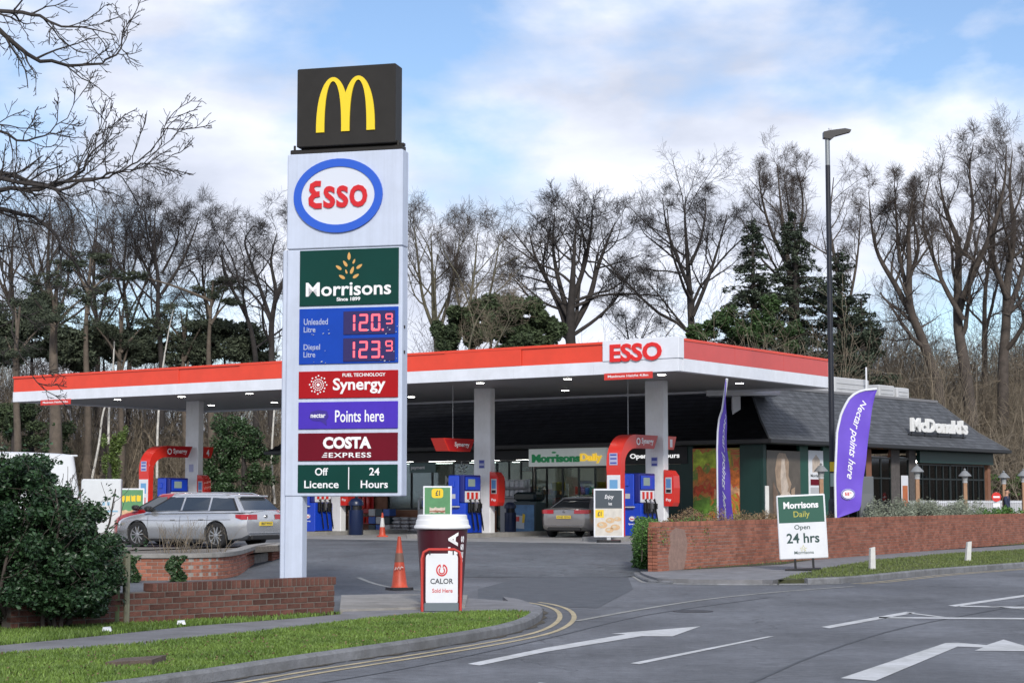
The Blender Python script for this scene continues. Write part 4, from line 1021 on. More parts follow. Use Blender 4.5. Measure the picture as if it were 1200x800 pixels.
for j in range(4):
    q = MB(); y = 7.0 + j * 2.8; q.bbox(-2.7, -2.5, y - .6, y + .6, 3.22, 3.29, .01); q.build('light_tube', tubem, ceil)
q = MB(); q.box(-LA + .9, -4.2, 7.4, 7.5, FZ, 3.29); q.box(-4.3, -4.2, 7.51, LB - .9, FZ, 3.29); q.build('partition', mat('partition', (.30, .27, .24), .7), bld)
frame = mat('frame_dark', (.008, .014, .014), .4); gl = glass('shop_glass', (.55, .62, .60), .045)
def ax(px):                        # distance along front A (wall plane y=.6) seen at photo column px
    k = (px - 600) / FPX; b = KE + VB * .6
    return (b.x - k * b.y) / (k * UB.y - UB.x)
def by(px):
    k = (px - 600) / FPX; b = KE + UB * .6
    return (k * b.y - b.x) / (VB.x - k * VB.y)
def bayA(p0, p1, name, m, z0=FZ, z1=ZE - .13, d0=.58, d1=.72, parent=bld):
    a, b = ax(p1), ax(p0)
    q = MB(); q.bbox(-b, -a, d0, d1, z0, z1, .005); return q.build(name, m, parent)
def bayB(p0, p1, name, m, z0=FZ, z1=ZE - .13, d0=-.72, d1=-.58, parent=bld):
    q = MB(); q.bbox(d0, d1, by(p0), by(p1), z0, z1, .005); return q.build(name, m, parent)
def windowA(p0, p1, z0=FZ + .1, z1=3.2, n=1, door=False):
    a, b = -ax(p0), -ax(p1)
    q = MB(); q.box(a, b, .60, .68, z0, z0 + .07); q.box(a, b, .60, .68, z1 - .07, z1)
    for i in range(n + 1): x = a + (b - a) * i / n; q.box(x - .03, x + .03, .602, .678, z0 + .07, z1 - .07)
    fr_ = q.build('door' if door else 'window', frame, bld)
    for i in range(n):
        x0_ = a + (b - a) * i / n + .03; x1_ = a + (b - a) * (i + 1) / n - .03
        q = MB(); q.box(x0_, x1_, .635, .645, z0 + .07, z1 - .07); q.build('pane', gl, fr_)
    if door:
        q = MB(); q.tube([((a + b) / 2 - .09, .58, 1.1), ((a + b) / 2 - .09, .58, 1.9)], .015, 6); q.build('handle', grey, fr_)
    return fr_
def windowB(p0, p1, z0=FZ + .1, z1=3.3, n=1, m=None):
    a, b = by(p0), by(p1)
    q = MB(); q.box(-.68, -.60, a, b, z0, z0 + .07); q.box(-.68, -.60, a, b, z1 - .07, z1); q.box(-.678, -.602, a + .03, b - .03, 2.45, 2.51)
    for i in range(n + 1): y = a + (b - a) * i / n; q.box(-.678, -.602, y - .03, y + .03, z0 + .07, z1 - .07)
    fr_ = q.build('window', m or frame, bld)
    for i in range(n):
        y0_ = a + (b - a) * i / n + .03; y1_ = a + (b - a) * (i + 1) / n - .03
        q = MB(); q.box(-.645, -.635, y0_, y1_, z0 + .07, 2.45); q.box(-.645, -.635, y0_, y1_, 2.51, z1 - .07); q.build('pane', gl, fr_)
    return fr_
# front A
bayA(868, 893, 'corner_pillar', dgreen, d0=.5)
bayA(798, 812, 'wall_panel', dgreen)
bayA(730, 798, 'wall_panel', mat('panel_black_green', (.006, .03, .025), .4), FZ, 2.95)
def poster(side, p0, p1, z0, z1, name, kind, label=None):
    """printed pictures: soft patches of colour drawn by the material in the poster's own frame"""
    cols = {'burger': [(.30, .42, .03), (.55, .07, .03), (.60, .22, .05), (.12, .25, .03), (.45, .25, .12)], 'cow': [(.30, .25, .2), (.55, .48, .42), (.22, .16, .12), (.6, .52, .42), (.35, .28, .2)],
            'food': [(.55, .5, .4), (.5, .28, .12), (.6, .5, .3), (.4, .2, .1), (.6, .58, .5)], 'bread': [(.62, .60, .56), (.62, .42, .24), (.6, .58, .55), (.55, .34, .18), (.6, .6, .6)]}[kind]
    m = bpy.data.materials.get('poster_' + kind)
    if not m:
        m = bpy.data.materials.new('poster_' + kind); m.use_nodes = True; t_ = m.node_tree; b = t_.nodes['Principled BSDF']; b.inputs['Roughness'].default_value = .35
        tc_ = t_.nodes.new('ShaderNodeTexCoord'); n = t_.nodes.new('ShaderNodeTexNoise'); n.inputs['Scale'].default_value = 2.2; n.inputs['Detail'].default_value = 4; n.inputs['Distortion'].default_value = 1.2
        rp = t_.nodes.new('ShaderNodeValToRGB'); rp.color_ramp.elements[0].position = .30; rp.color_ramp.elements[1].position = .70
        rp.color_ramp.elements[0].color = (*cols[0], 1); rp.color_ramp.elements[1].color = (*cols[4], 1)
        for i, p_ in ((1, .42), (2, .5), (3, .6)): e = rp.color_ramp.elements.new(p_); e.color = (*cols[i], 1)
        t_.links.new(tc_.outputs['Object'], n.inputs['Vector']); t_.links.new(n.outputs['Fac'], rp.inputs[0]); t_.links.new(rp.outputs[0], b.inputs['Base Color'])
    return m
pm_ = poster('A', 0, 0, 0, 0, '', 'burger')
mat('poster_red_field', (.42, .10, .04), .4, col2=(.55, .2, .06), vscale=1.2); bg_ = bayA(812, 868, 'burger_poster', pm_, FZ + .15, 3.5, .56, .66)
# the printed layers of the sandwich
a0, a1 = -ax(812), -ax(868)
def flat(pts, name, m, y, parent, jag=0, seed=0):
    q = MB(); q.prism(pts, y - .003, y); return q.build(name, m, parent)
def wavy(x0, x1, zc, h, n, seed, amp=.08):
    r = random.Random(seed); top = [(x0 + (x1 - x0) * i / n, zc + h / 2 + r.uniform(-amp, amp)) for i in range(n + 1)]; bot = [(x0 + (x1 - x0) * i / n, zc - h / 2 + r.uniform(-amp, amp)) for i in range(n + 1)]
    return top + bot[::-1]
e = .03
for x0_, x1_, zc, h, c, s_ in ((0, .8, 3.1, .55, (.38, .48, .04), 1), (.1, 1, 2.45, .5, (.60, .16, .03), 2), (0, .6, 2.0, .3, (.55, .07, .02), 3), (.45, 1, 1.95, .35, (.62, .34, .18), 4), (0, .75, 1.35, .4, (.14, .28, .04), 5), (.5, 1, .95, .35, (.40, .42, .05), 6), (0, .6, .7, .3, (.45, .12, .04), 7)):
    flat(wavy(a0 + e + (a1 - a0 - 2 * e) * x0_, a0 + e + (a1 - a0 - 2 * e) * x1_, zc, h, 12, s_, .15), 'poster_print', mat('print%d' % s_, c, .4, var=.6, vscale=3.5), .559 - s_ * .0012, bg_)
cw = bayB(897, 936, 'horse_poster', mat('poster_taupe', (.10, .085, .07), .4, var=.25, vscale=2), FZ + .1, 3.4, -.66, -.56)
b0, b1 = by(897), by(936); bc = (b0 + b1) / 2
MBm = Matrix(((0, -1, 0, 0), (1, 0, 0, 0), (0, 0, 1, 0), (0, 0, 0, 1)))
def flatB(pts, name, m, x, parent):
    q = MB(); q.M = MBm; q.prism([(y, z) for y, z in pts], -x - .003, -x); return q.build(name, m, parent)
cream = mat('print_cream', (.50, .42, .35), .4, var=.25, vscale=4); tanp = mat('print_tan', (.33, .24, .17), .4, var=.3, vscale=4); brownp = mat('print_brown', (.16, .11, .08), .4, var=.3, vscale=5)
flatB([(bc - .45, 3.2), (bc - .3, 3.32), (bc + .1, 3.3), (bc + .35, 3.0), (bc + .3, 2.5), (bc + .5, 2.2), (bc + .3, 1.8), (bc - .1, 1.7), (bc - .5, 2.1), (bc - .6, 2.7)], 'poster_print', tanp, -.559, cw)
flatB([(bc - .15, 3.1), (bc + .05, 3.1), (bc + .12, 2.5), (bc + .3, 2.1), (bc + .1, 1.75), (bc - .2, 1.9), (bc - .25, 2.5)], 'poster_print', cream, -.555, cw)
flatB(ell(bc + .1, 1.45, .55, .5, 16), 'poster_print', cream, -.553, cw)
flatB([(bc - .75, 2.3), (bc - .45, 1.9), (bc - .3, .6), (bc - .75, .5)], 'poster_print', brownp, -.551, cw)
flatB([(bc + .45, 2.0), (bc + .72, 2.1), (bc + .7, 1.7), (bc + .5, 1.6)], 'poster_print', tanp, -.549, cw)
bayB(893.5, 897, 'wall_panel', dgreen); bayB(936, 946, 'wall_panel', mat('panel_green', (.01, .07, .05), .45))
ip = bayB(946, 963, 'information_board', white, 1.0, 3.45, -.66, -.56)
c0, c1 = by(946), by(963)
flatB([(c0 + .25, 2.65), (c1 - .25, 2.65), (c1 - .25, 3.1), ((c0 + c1) / 2, 3.3), (c0 + .25, 3.1)], 'poster_print', cream, -.559, ip)
for z, m_ in ((2.28, MATS['sign_maroon']), (1.98, grey), (1.68, grey), (1.38, grey)): flatB([(c0 + .1, z - .11), (c1 - .1, z - .11), (c1 - .1, z + .11), (c0 + .1, z + .11)], 'small_sign', m_, -.557, ip)
lettering('Morrisons', c0 + .12, c1 - .12, 2.47, 2.58, -.0, mat('ink', (.05, .06, .06), .5), ip, bold=.02, M=Matrix.Translation((-.559, 0, 0)) @ MBm)
bayB(963.5, 971, 'wall_panel', MATS['panel_green'])
# front A: shop fronts
bayA(560, 730, 'fascia_board', mat('fascia_black', (.008, .009, .011), .5), 3.21, ZE - .13, .56, .75)
of = bayA(716, 806, 'opening_fascia', MATS['fascia_black'], 2.96, 3.6, .545, .56)
lettering('Open 24 Hours', -ax(739), -ax(797), 3.12, 3.36, .544, mat('backlit_white', (.8, .8, .8), .5, emit=(1, 1, 1), estr=.45), of, bold=.03)
md = bayA(624, 714, 'shop_sign', mat('fascia_grey', (.50, .51, .51), .5, var=.05, emit=(.9, 1, 1), estr=.10), 2.93, 3.62, .36, .54)
lettering('Morrisons', -ax(628.5), -ax(684.5), 3.08, 3.40, .36, mat('letter_green', (.008, .16, .06), .4, emit=(.01, .2, .07), estr=.2), md, bold=.04, ext=.05)
lettering('Daily', -ax(684.8), -ax(710), 3.02, 3.40, .36, mat('letter_gold', (.75, .52, .04), .4, emit=(1, .65, .05), estr=.35), md, bold=.03, ext=.05)
q = MB(); q.prism(ell(-ax(654), 3.46, .10, .035, 10), .31, .36); q.build('wheat_emblem', MATS['letter_green'], md)
windowA(640, 716, FZ + .1, 2.92, 4); windowA(627, 640, FZ + .1, 2.92, 1, True)
windowA(582, 624, FZ + .1, 3.2, 3)
windowA(482, 582, FZ + .9, 3.2, 4)
bayA(482, 582, 'stall_riser', wallb, FZ, FZ + .88, .58, .72)
bayA(455, 482, 'stall_riser', wallb, FZ, FZ + .88, .58, .72); windowA(455, 482, FZ + .9, 3.2, 1)
bayA(437, 455, 'brick_pier', wallb, FZ, ZE - .13, .55, .75); bayA(421, 437, 'brick_pier', wallb, FZ, ZE - .13, .57, .75)
windowA(395, 421, FZ + .05, 3.2, 1, True); bayA(340, 395, 'brick_pier', wallb)
bayA(395, 582, 'fascia_board', MATS['fascia_black'], 3.21, ZE - .13, .56, .75)
py_ = bayA(482, 512, 'payment_sign', mat('sign_teal_grey', (.10, .17, .17), .5), 2.75, 3.15, .50, .56)
lettering('payment', -ax(484), -ax(500), 2.86, 3.02, .499, lettering_white, py_, bold=.02)
# white vinyl on the window
vin = lettering('Morrisons', -ax(522), -ax(558), 2.26, 2.62, .597, mat('vinyl_white', (.45, .47, .48), .5), bld, bold=.02, ext=.002, name='window_vinyl')
w_ = wheat(-ax(541), 2.66, .42, .597, bld, MATS['vinyl_white'])
# yellow offers and red letters seen inside
yel = mat('offer_yellow', (.75, .52, .02), .5)
for p0, p1, z0_, z1_ in ((645, 660, 2.0, 2.32), (695, 712, 2.0, 2.32), (594, 601, 2.0, 2.2)):
    bayA(p0, p1, 'offer_sign', yel, z0_, z1_, .70, .73)
bayA(604, 622, 'offer_board', mat('offer_red', (.30, .02, .02), .5), 2.75, 3.15, .95, .98)
lettering('BESTS 4 £1', -ax(605), -ax(621), 2.78, 2.92, .94, lettering_white, bld, bold=.03, name='offer_lettering')
# interior shelves with packets
rs = random.Random(11); pk = [mat('packet%d' % i, c, .5) for i, c in enumerate(((.5, .05, .03), (.55, .4, .04), (.05, .12, .4), (.5, .5, .5), (.04, .25, .08), (.3, .15, .3), (.45, .2, .05), (.2, .3, .4)))]
def shelf_unit(a, y, label, n=4, w=1.9):
    p_ = KE + UB * a + VB * y
    t = thing('shop_shelf', (p_.x, p_.y, FZ + .05), YB, label, 'shelf', 'shelves inside the shop')
    q = MB(); q.box(-w / 2, w / 2, .35, .40, 0, 1.9)
    for k in range(n): q.box(-w / 2, w / 2, 0, .35, .15 + k * .43, .18 + k * .43)
    q.build('rack', grey, t)
    for k in range(n):
        x = -w / 2 + .04
        while x < w / 2 - .15:
            ww = rs.uniform(.1, .22); q = MB(); q.bbox(x, x + ww, .03, .3, .185 + k * .43, .185 + k * .43 + rs.uniform(.18, .34), .01); q.build('packet', rs.choice(pk), t); x += ww + .02
    return t
for i, (px_, yy) in enumerate(((492, 2.2), (515, 3.2), (540, 2.4), (575, 3.4), (611, 2.0), (650, 3.0), (672, 4.4), (700, 2.6))):
    shelf_unit(ax(px_), yy, ['shelf behind the payment sign window', 'shelf in the window beside the payment sign', 'shelf behind the white window lettering', 'shelf just right of the middle column', 'shelf of white packs below the red offer board', 'shelf behind the parked grey saloon', 'back shelf below the gold sign letters', 'shelf below the right yellow offer sign'][i])
# restaurant side: windows, piers, posters
brown = mat('restaurant_brown', (.07, .04, .03), .6)
rw = windowB(971, 1014, n=4)
bayB(1014, 1020, 'pier', wallb); windowB(1020, 1043, n=2); 
orp = mat('menu_orange', (.70, .22, .03), .5, emit=(1, .3, .05), estr=1.6)
o = bayB(1027, 1042, 'menu_light', orp, 2.75, 3.25, -.86, -.80); o = bayB(1022, 1031, 'menu_card', white, 1.75, 2.3, -.8, -.77)
bayB(1043, 1053, 'pier', mat('slate_pier', (.09, .08, .075), .8, var=.3, vscale=9)); wp = windowB(1053, 1064, n=1)
pp_ = bayB(1054, 1062, 'window_poster', white, 1.0, 2.6, -.58, -.56); flatB([(by(1055), 1.3), (by(1061), 1.3), (by(1061), 2.2), (by(1055), 2.2)], 'poster_print', MATS['poster_red_field'], -.555, pp_)
bayB(1064, 1072, 'pier', MATS['slate_pier'])
q = MB(); q.bbox(-.55, -.40, by(1072), LB - .7, 3.12, ZE - .13, .005); q.build('porch_fascia', dgreen, bld)
windowB(1072, 1112, n=5, z1=3.1); windowB(1113, 1152, n=6, z1=3.1)
red_in = bayB(971, 985, 'red_wall_art', MATS['poster_red_field'], 2.4, 3.25, -1.5, -1.45)
q = MB(); q.box(-.74, -.56, .73, LB - .6, FZ, FZ + .1); q.build('plinth', wallb, bld)
# restaurant roof sign
y0, y1 = by(1062) + .2, by(1128) + .2
sg = thing('roof_sign', (KE.x, KE.y, 0), YB, 'white three dimensional name letters standing on the slate roof', 'sign')
MS = Matrix.Translation((-.55, 0, 0)) @ MBm
lettering("McDonald's", y0, y1, 4.36, 4.94, -.0, mat('letters_white', (.78, .78, .76), .4), sg, bold=.045, ext=.10, M=MS, name='brand_lettering')
q = MB(); q.box(-.62, -.56, y0 - .05, y1 + .05, 4.24, 4.28)
for k in range(5):
    y = y0 + .2 + (y1 - y0 - .4) * k / 4; q.box(-.9, -.55, y - .02, y + .02, 4.20, 4.24); q.box(-.60, -.56, y - .02, y + .02, 4.28, 4.36)
q.build('rail', black, sg)
# small white canopy over the roof edge
pc = P(863, 500, 66)
t = thing('link_canopy', (pc.x, 66, 0), 0, 'small flat white canopy on a post above the roof corner', 'canopy')
q = MB(); q.prism([(-1.1, -.15), (1.5, -.7), (1.5, .7), (-.9, .6)], 5.40, 5.61, 'z'); q.build('roof_slab', white, t)
q = MB(); q.bbox(-.15, .15, -.1, .2, 4.3, 5.40, .01); q.build('post', white, t)

# ================================================================ PROPS ROUND THE SHOP
def onA(px, y, z=FZ): p_ = KE + UB * ax(px) + VB * y; return Vector((p_.x, p_.y, z))
navy = mat('navy_plastic', (.008, .018, .06), .35)
def make_bin(loc, label, r=.21, h=1.25):
    t = thing('forecourt_bin', loc, YAW, label, 'bin', 'navy bins on the forecourt')
    q = MB(); q.lathe([(r * .92, 0), (r, .03), (r, h * .68)], 20); q.build('body', navy, t, True)
    q = MB(); q.lathe([(r * .8, h * .68), (r * .8, h * .8)], 20); q.build('opening', black, t, True)
    q = MB(); q.lathe([(r * 1.03, h * .8), (r * 1.03, h * .88), (r * .7, h * .97), (r * .2, h)], 20); q.build('lid', navy, t, True)
    q = MB(); q.box(-.02, .02, -r - .02, -r * .6, h * .66, h * .82); q.box(-.02, .02, r * .6, r + .02, h * .66, h * .82); q.build('lid_bracket', navy, t)
make_bin(P(598, 627, 66.3).xy.to_3d() + Vector((0, 0, FZ)), 'navy bin right of the middle column')
make_bin(P(417, 626.5, 67.5).xy.to_3d() + Vector((0, 0, FZ)), 'navy bin below the green end of the price sign', .27, 1.38)
make_bin(P(603, 622, 69.2).xy.to_3d() + Vector((0, 0, FZ)), 'navy bin second behind the middle column', .2, 1.2)
# chest freezer with posters
def freezer(px0, px1, Y, label):
    a, b = P(px0, 600, Y), P(px1, 600, Y); w = b.x - a.x
    t = thing('ice_freezer', (a.x, Y, FZ), YB * 0 + R(-33), label, 'freezer')
    L_ = w * 1.0
    q = MB(); q.bbox(0, L_, 0, .75, .05, 1.25, .03); q.build('cabinet', mat('freezer_dark', (.03, .05, .06), .4), t)
    q = MB(); q.bbox(.05, L_ - .05, -.01, 0, .12, 1.12, .004); fp = q.build('front_print', mat('print_blue', (.08, .20, .38), .4, var=.3, vscale=3), t)
    q = MB(); q.prism([(.1, .25), (L_ * .52, .22), (L_ * .5, .7), (.15, .75)], -.014, -.010); q.build('poster_print', mat('print_pale', (.5, .55, .6), .4), fp)
    q = MB(); q.prism([(L_ * .42, .45), (L_ * .52, .45), (L_ * .56, .75), (L_ * .45, .8)], -.018, -.014); q.build('poster_print', yel, fp)
    q = MB(); q.prism([(.06, .5), (L_ * .3, .5), (L_ * .3, .68), (.06, .68)], -.019, -.014); q.build('poster_print', redm, fp)
    q = MB(); q.bbox(.0, L_, .0, .75, 1.255, 1.6, .08); q.build('lid', mat('freezer_glass', (.01, .02, .025), .1), t)
freezer(601, 632, 68.8, 'dark freezer with blue posters right of the navy bins')
# bottled packs on a rack above the freezer
p0 = onA(610, .15)
t = thing('water_pack_rack', (p0.x, p0.y, FZ), YB, 'rack of white shrink wrapped packs behind the blue freezer', 'rack')
q = MB(); q.box(-.75, .75, .1, .14, 0, 2.1); 
for k in range(2): q.box(-.75, .75, -.25, .1, 1.40 + k * .36, 1.43 + k * .36)
q.build('frame', grey, t)
for k in range(2):
    for i in range(6): q = MB(); q.bbox(-.72 + i * .24, -.51 + i * .24, -.23, .05, 1.435 + k * .36, 1.70 + k * .36, .03); q.build('pack', mat('pack_white', (.5, .52, .55), .3, var=.3, vscale=9), t)
# fire buckets and extinguisher board, newspaper stand, logs
p0 = onA(433, .30)
t = thing('extinguisher_stand', (p0.x, p0.y, FZ), YB, 'red fire point with extinguishers and buckets against the brick pier', 'fire point')
q = MB(); q.bbox(-.45, .45, .1, .15, .75, 1.7, .01); q.bbox(-.42, -.38, .1, .16, 0, .75, .005); q.bbox(.38, .42, .1, .16, 0, .75, .005); q.build('board', mat('fire_red', (.42, .02, .02), .4), t)
for i in range(3):
    q = MB(); x = -.26 + i * .26; q.lathe([(.07, .95), (.08, .98), (.08, 1.4), (.04, 1.48), (.025, 1.56)], 12, x, 0); e_ = q.build('extinguisher', redm, t, True); q = MB(); q.bbox(x - .03, x + .08, -.02, .02, 1.56, 1.62, .005); q.build('valve', black, e_)
for i in range(3):
    q = MB(); x = -.28 + i * .27; q.lathe([(.07, .35), (.11, .60)], 12, x, 0); e_ = q.build('bucket', redm, t, True); q = MB(); q.tube([(x + .1 * math.cos(a), 0, .6 + .1 * math.sin(a)) for a in np.linspace(0, math.pi, 8)], .006, 5); q.build('handle', grey, e_)
q = MB(); q.box(-.42, .42, -.1, .12, .30, .34); q.build('lower_shelf', MATS['fire_red'], t)
p0 = onA(487, .05)
t = thing('newspaper_rack', (p0.x, p0.y, FZ), YB, 'low newspaper rack with white bags of coal below the shop window', 'rack')
for k in range(4):
    for i in range(4): q = MB(); q.bbox(-1.1 + i * .5 + .02 * (k % 2), -.64 + i * .5, -.25, .1, .02 + k * .15, .15 + k * .15, .05); q.build('bag', mat('bag_pale', (.40, .40, .42), .5, var=.5, vscale=8), t)
q = MB(); q.tube([(.95, -.25, 0), (.95, -.25, 1.25), (1.0, -.2, 1.4), (2.6, -.2, 1.4), (2.65, -.25, 1.3), (2.65, -.25, 0)], .04, 6); q.build('frame', white, t)
for k in range(3):
    for i in range(5): q = MB(); q.bbox(1.05 + i * .3, 1.31 + i * .3, -.2, .05, .3 + k * .36, .58 + k * .36, .02); q.build('paper', pk[(i * 3 + k) % 8], t)
for px_, lab in ((462, 'stack of dark crates left of the newspaper rack'), (520, 'row of blue bottle packs in front of the shop window')):
    p0 = onA(px_, -.1); t = thing('crate_stack', (p0.x, p0.y, FZ), YB, lab, 'crates')
    for k in range(3):
        for i in range(3): q = MB(); q.bbox(-.6 + i * .42, -.22 + i * .42, -.2, .2, k * .32, .29 + k * .32, .02); q.build('crate', [MATS['freezer_dark'], pk[2], pk[3]][(i + k) % 3], t)

# A-boards
def aboard(loc, yaw, w, h, legz, label, face, name='poster_board'):
    t = thing(name, loc, yaw, label, 'sign')
    q = MB(); q.bbox(-w / 2, w / 2, -.02, .02, legz, legz + h, .01); fr_ = q.build('frame', white, t)
    return t, fr_
# giant cup
CUPp = G(518, 709, BH)
t = thing('coffee_cup_bin', (CUPp.x, CUPp.y, BH), R(0), 'giant maroon takeaway coffee cup with white lid behind the red framed board', 'bin')
CH = 1.34; 
def cr(z): return .295 + (.375 - .295) * z / 1.12
q = MB(); q.lathe([(.285, 0), (.295, .01)] + [(cr(z), z) for z in (.3, .6, .9, 1.12)] , 40); q.build('cup', mat('cup_maroon', (.055, .007, .014), .35, coat=.2), t, True)
q = MB(); q.lathe([(.405, 1.12), (.42, 1.135), (.415, 1.165), (.395, 1.18), (.385, 1.25), (.37, 1.26), (.365, 1.32), (.345, 1.33), (.34, 1.30)], 40); q.build('lid', mat('lid_white', (.75, .76, .77), .35), t, True)
def wrap(a0_, up=.0):
    def f(x, y, z):
        r = cr(z) - y; a = a0_ + x / .37; return (r * math.cos(a), r * math.sin(a), z)
    return f
lettering('COSTA', -.075, .085, .10, 1.075, -.013, lettering_white, t, bold=.04, sp=1.25, rot=1, warp=wrap(R(-63)), ext=.002)
lettering('EXPRESS', -.035, .035, .14, 1.02, -.008, lettering_white, t, bold=.03, rot=1, warp=wrap(R(-35)), ext=.002, sp=1.2)
# red framed gas board
cb0 = G(516.5, 716, BH)
t = thing('gas_board', (cb0.x, cb0.y, BH), R(4), 'white gas sales board in a red tube frame before the giant cup', 'sign'); t.scale = (.86, 1, .93)
q = MB(); q.tube([(-.30, 0, 0), (-.31, .02, .78), (-.28, .02, .88), (-.20, .02, .92), (.22, .02, .92), (.30, .02, .88), (.33, .02, .78), (.32, 0, 0)], .022, 8); q.tube([(-.30, .5, 0), (-.28, .04, .88)], .02, 6); q.tube([(.32, .5, 0), (.30, .04, .88)], .02, 6); q.build('tube_frame', mat('frame_red', (.50, .035, .025), .4, coat=.2), t, True)
q = MB(); q.prism(rrect(-.245, .275, .10, .86, .06), -.005, .015); pn = q.build('panel', white, t)
gred = mat('gas_red', (.55, .02, .03), .4)
q = MB(); q.ribbon(ell(.015, .615, .082, .082, 24, 115, 425), .022, -.009, -.005); q.ribbon(ell(.015, .605, .044, .044, 16, 125, 415), .018, -.009, -.005); q.ribbon([(-.005, .655), (-.015, .70)], .016, -.0095, -.005); q.ribbon([(.035, .655), (.045, .70)], .016, -.0095, -.005); q.build('flame_emblem', gred, pn)
lettering('CALOR', -.17, .20, .41, .49, -.005, mat('ink_dark', (.03, .035, .05), .5), pn, bold=.015)
lettering('Sold Here', -.14, .19, .28, .34, -.005, gred, pn, bold=.01)
q = MB(); q.box(-.19, -.17, -.01, .03, .84, .90); q.box(.19, .21, -.01, .03, .84, .90); q.build('clip', black, pn)
q = MB(); q.bbox(-.27, .29, -.015, .02, .0, .13, .01); q.build('base_panel', mat('base_grey', (.12, .15, .17), .5), t)
# cones
orange = mat('cone_orange', (.62, .075, .03), .5, dirt=.5); conew = mat('cone_white', (.6, .6, .6), .4, dirt=.2); coneg = mat('cone_grime', (.14, .08, .06), .6)
def cone(loc, h, base, label, bandc, rot=0, tilt=0):
    t = thing('traffic_cone', loc, rot, label, 'traffic cone'); t.rotation_euler = (tilt, 0, rot)
    b = base / 2; q = MB(); q.prism(rrect(-b, b, -b, b, b * .3), 0, .045, 'z'); q.build('rubber_base', bandc[1], t)
    r0, r1 = base * .33, .028; zz = lambda f: .04 + (h - .04) * f; rr_ = lambda f: r0 + (r1 - r0) * f
    q = MB(); q.lathe([(rr_(0) * 1.15, zz(0)), (rr_(.03), zz(.04)), (rr_(.3), zz(.3)), (rr_(.6), zz(.6)), (rr_(1), zz(1)), (.012, h + .008)], 24); q.build('cone', orange, t, True)
    f0, f1 = bandc[2]
    q = MB(); q.lathe([(rr_(f0) + .004, zz(f0)), (rr_(f1) + .004, zz(f1))], 24); q.build('sleeve', bandc[0], t, True); return t
c1_ = G(468, 691.5, .0); cn = cone((c1_.x, c1_.y, .014), .96, .44, 'tall dirty orange cone beside the giant coffee cup', (coneg, black, (.5, .68)), R(20), R(-1.5))
q = MB(); q.M = Matrix.Rotation(R(-20), 4, 'Z'); q.ribbon([(-.07, .36), (-.05, .41), (-.03, .37), (0, .42), (.02, .37), (.05, .42), (.08, .40)], .014, -.153, -.145); q.build('worn_mark', conew, cn)
c2_ = Gf(448, 629); cone((c2_.x, c2_.y, FZ + .013), .84, .36, 'orange and white cone out on the forecourt near the shop', (conew, orange, (.38, .78)), .3)

# picture boards
def picture_board(px, py, Y, w, h, lz, yaw, label, kind):
    p0 = P(px, py, Y); t = thing('poster_board', (p0.x, p0.y, FZ), yaw, label, 'sign')
    q = MB(); q.bbox(-w / 2, w / 2, -.02, .02, lz, lz + h, .012); f_ = q.build('frame', white, t)
    q = MB(); q.box(-.06, .06, -.015, .015, .08, lz); q.build('post', grey, t)
    q = MB(); q.prism(rrect(-w * .4, w * .4, -.25, .25, .1), 0, .09, 'z'); q.build('base', black, t)
    a, b, z0, z1 = -w / 2 + .05, w / 2 - .05, lz + .05, lz + h - .05
    def pr_(pts, m, k, n='poster_print'): q = MB(); q.prism(pts, -.022 - .002 * k, -.020); return q.build(n, m, f_)
    if kind == 'green':
        g = mat('print_green', (.09, .25, .11), .45, var=.1); pr_([(a, z0), (b, z0), (b, z1), (a, z1)], g, 0)
        pr_(rrect(-w * .2, w * .2, z1 - .33, z1 - .03, .08), yel, 1); lettering('£1', -.06, .08, z1 - .26, z1 - .09, -.025, mat('ink', (.05, .06, .06), .5), f_, bold=.03)
        for k, zc in enumerate((z0 + .22, z0 + .45, z0 + .68)):
            pr_(wavy(-w * .27, w * .27, zc, .17, 8, 20 + k, .02), mat('print_bread', (.55, .48, .40), .5, var=.2, vscale=9), 1 + k)
            pr_(wavy(-w * .27, w * .27, zc - .03, .05, 8, 30 + k, .015), mat('print_filling', (.30, .13, .08), .5, var=.3, vscale=12), 4 + k)
    elif kind == 'banner':
        pr_([(a, z0), (b, z0), (b, z1), (a, z1)], mat('print_green', (.09, .25, .11), .45, var=.1), 0)
        for k in range(4): pr_(wavy(a + .1 + k * .18, a + .24 + k * .18, z1 - .3, .2, 3, 50 + k, .03), yel, 1)
        pr_(wavy(a + .15, b - .15, z0 + .35, .3, 8, 61, .05), mat('print_pastry', (.50, .27, .12), .5, col2=(.6, .45, .28), vscale=8), 2)
    else:
        zt = z0 + (z1 - z0) * .60
        pr_([(a, zt), (b, zt), (b, z1), (a, z1)], mat('print_slate', (.05, .065, .08), .5), 0)
        lettering('Enjoy', -.12, .16, zt + .26, zt + .42, -.023, lettering_white, f_, bold=.01, italic=.3); lettering('hot', .0, .1, zt + .1, zt + .19, -.023, lettering_white, f_, bold=.02)
        pr_([(a, z0), (b, z0), (b, zt), (a, zt)], mat('print_cream_wood', (.55, .52, .47), .5, var=.15, vscale=5), 0)
        pr_([(a, zt - .28), (a + .26, zt - .28), (a + .26, zt - .04), (a, zt - .04)], yel, 1); lettering('£1', a + .07, a + .19, zt - .23, zt - .09, -.026, mat('ink', (.05, .06, .06), .5), f_, bold=.02)
        for cx_, cz_, r_ in ((-.22, .33, .22), (.05, .50, .19), (.22, .25, .20), (.02, .15, .18), (.3, .55, .15)):
            pr_(ell(cx_ * w, z0 + cz_ * (zt - z0) * 1.0 + .05, r_ * w * .8, r_ * .45, 14), mat('print_pastry', (.50, .27, .12), .5, col2=(.6, .45, .28), vscale=8), 2)
            pr_(ell(cx_ * w - .03, z0 + cz_ * (zt - z0) + .06, r_ * w * .35, r_ * .2, 10), mat('print_filling2', (.50, .44, .34), .5, var=.2, vscale=12), 3)
    return t
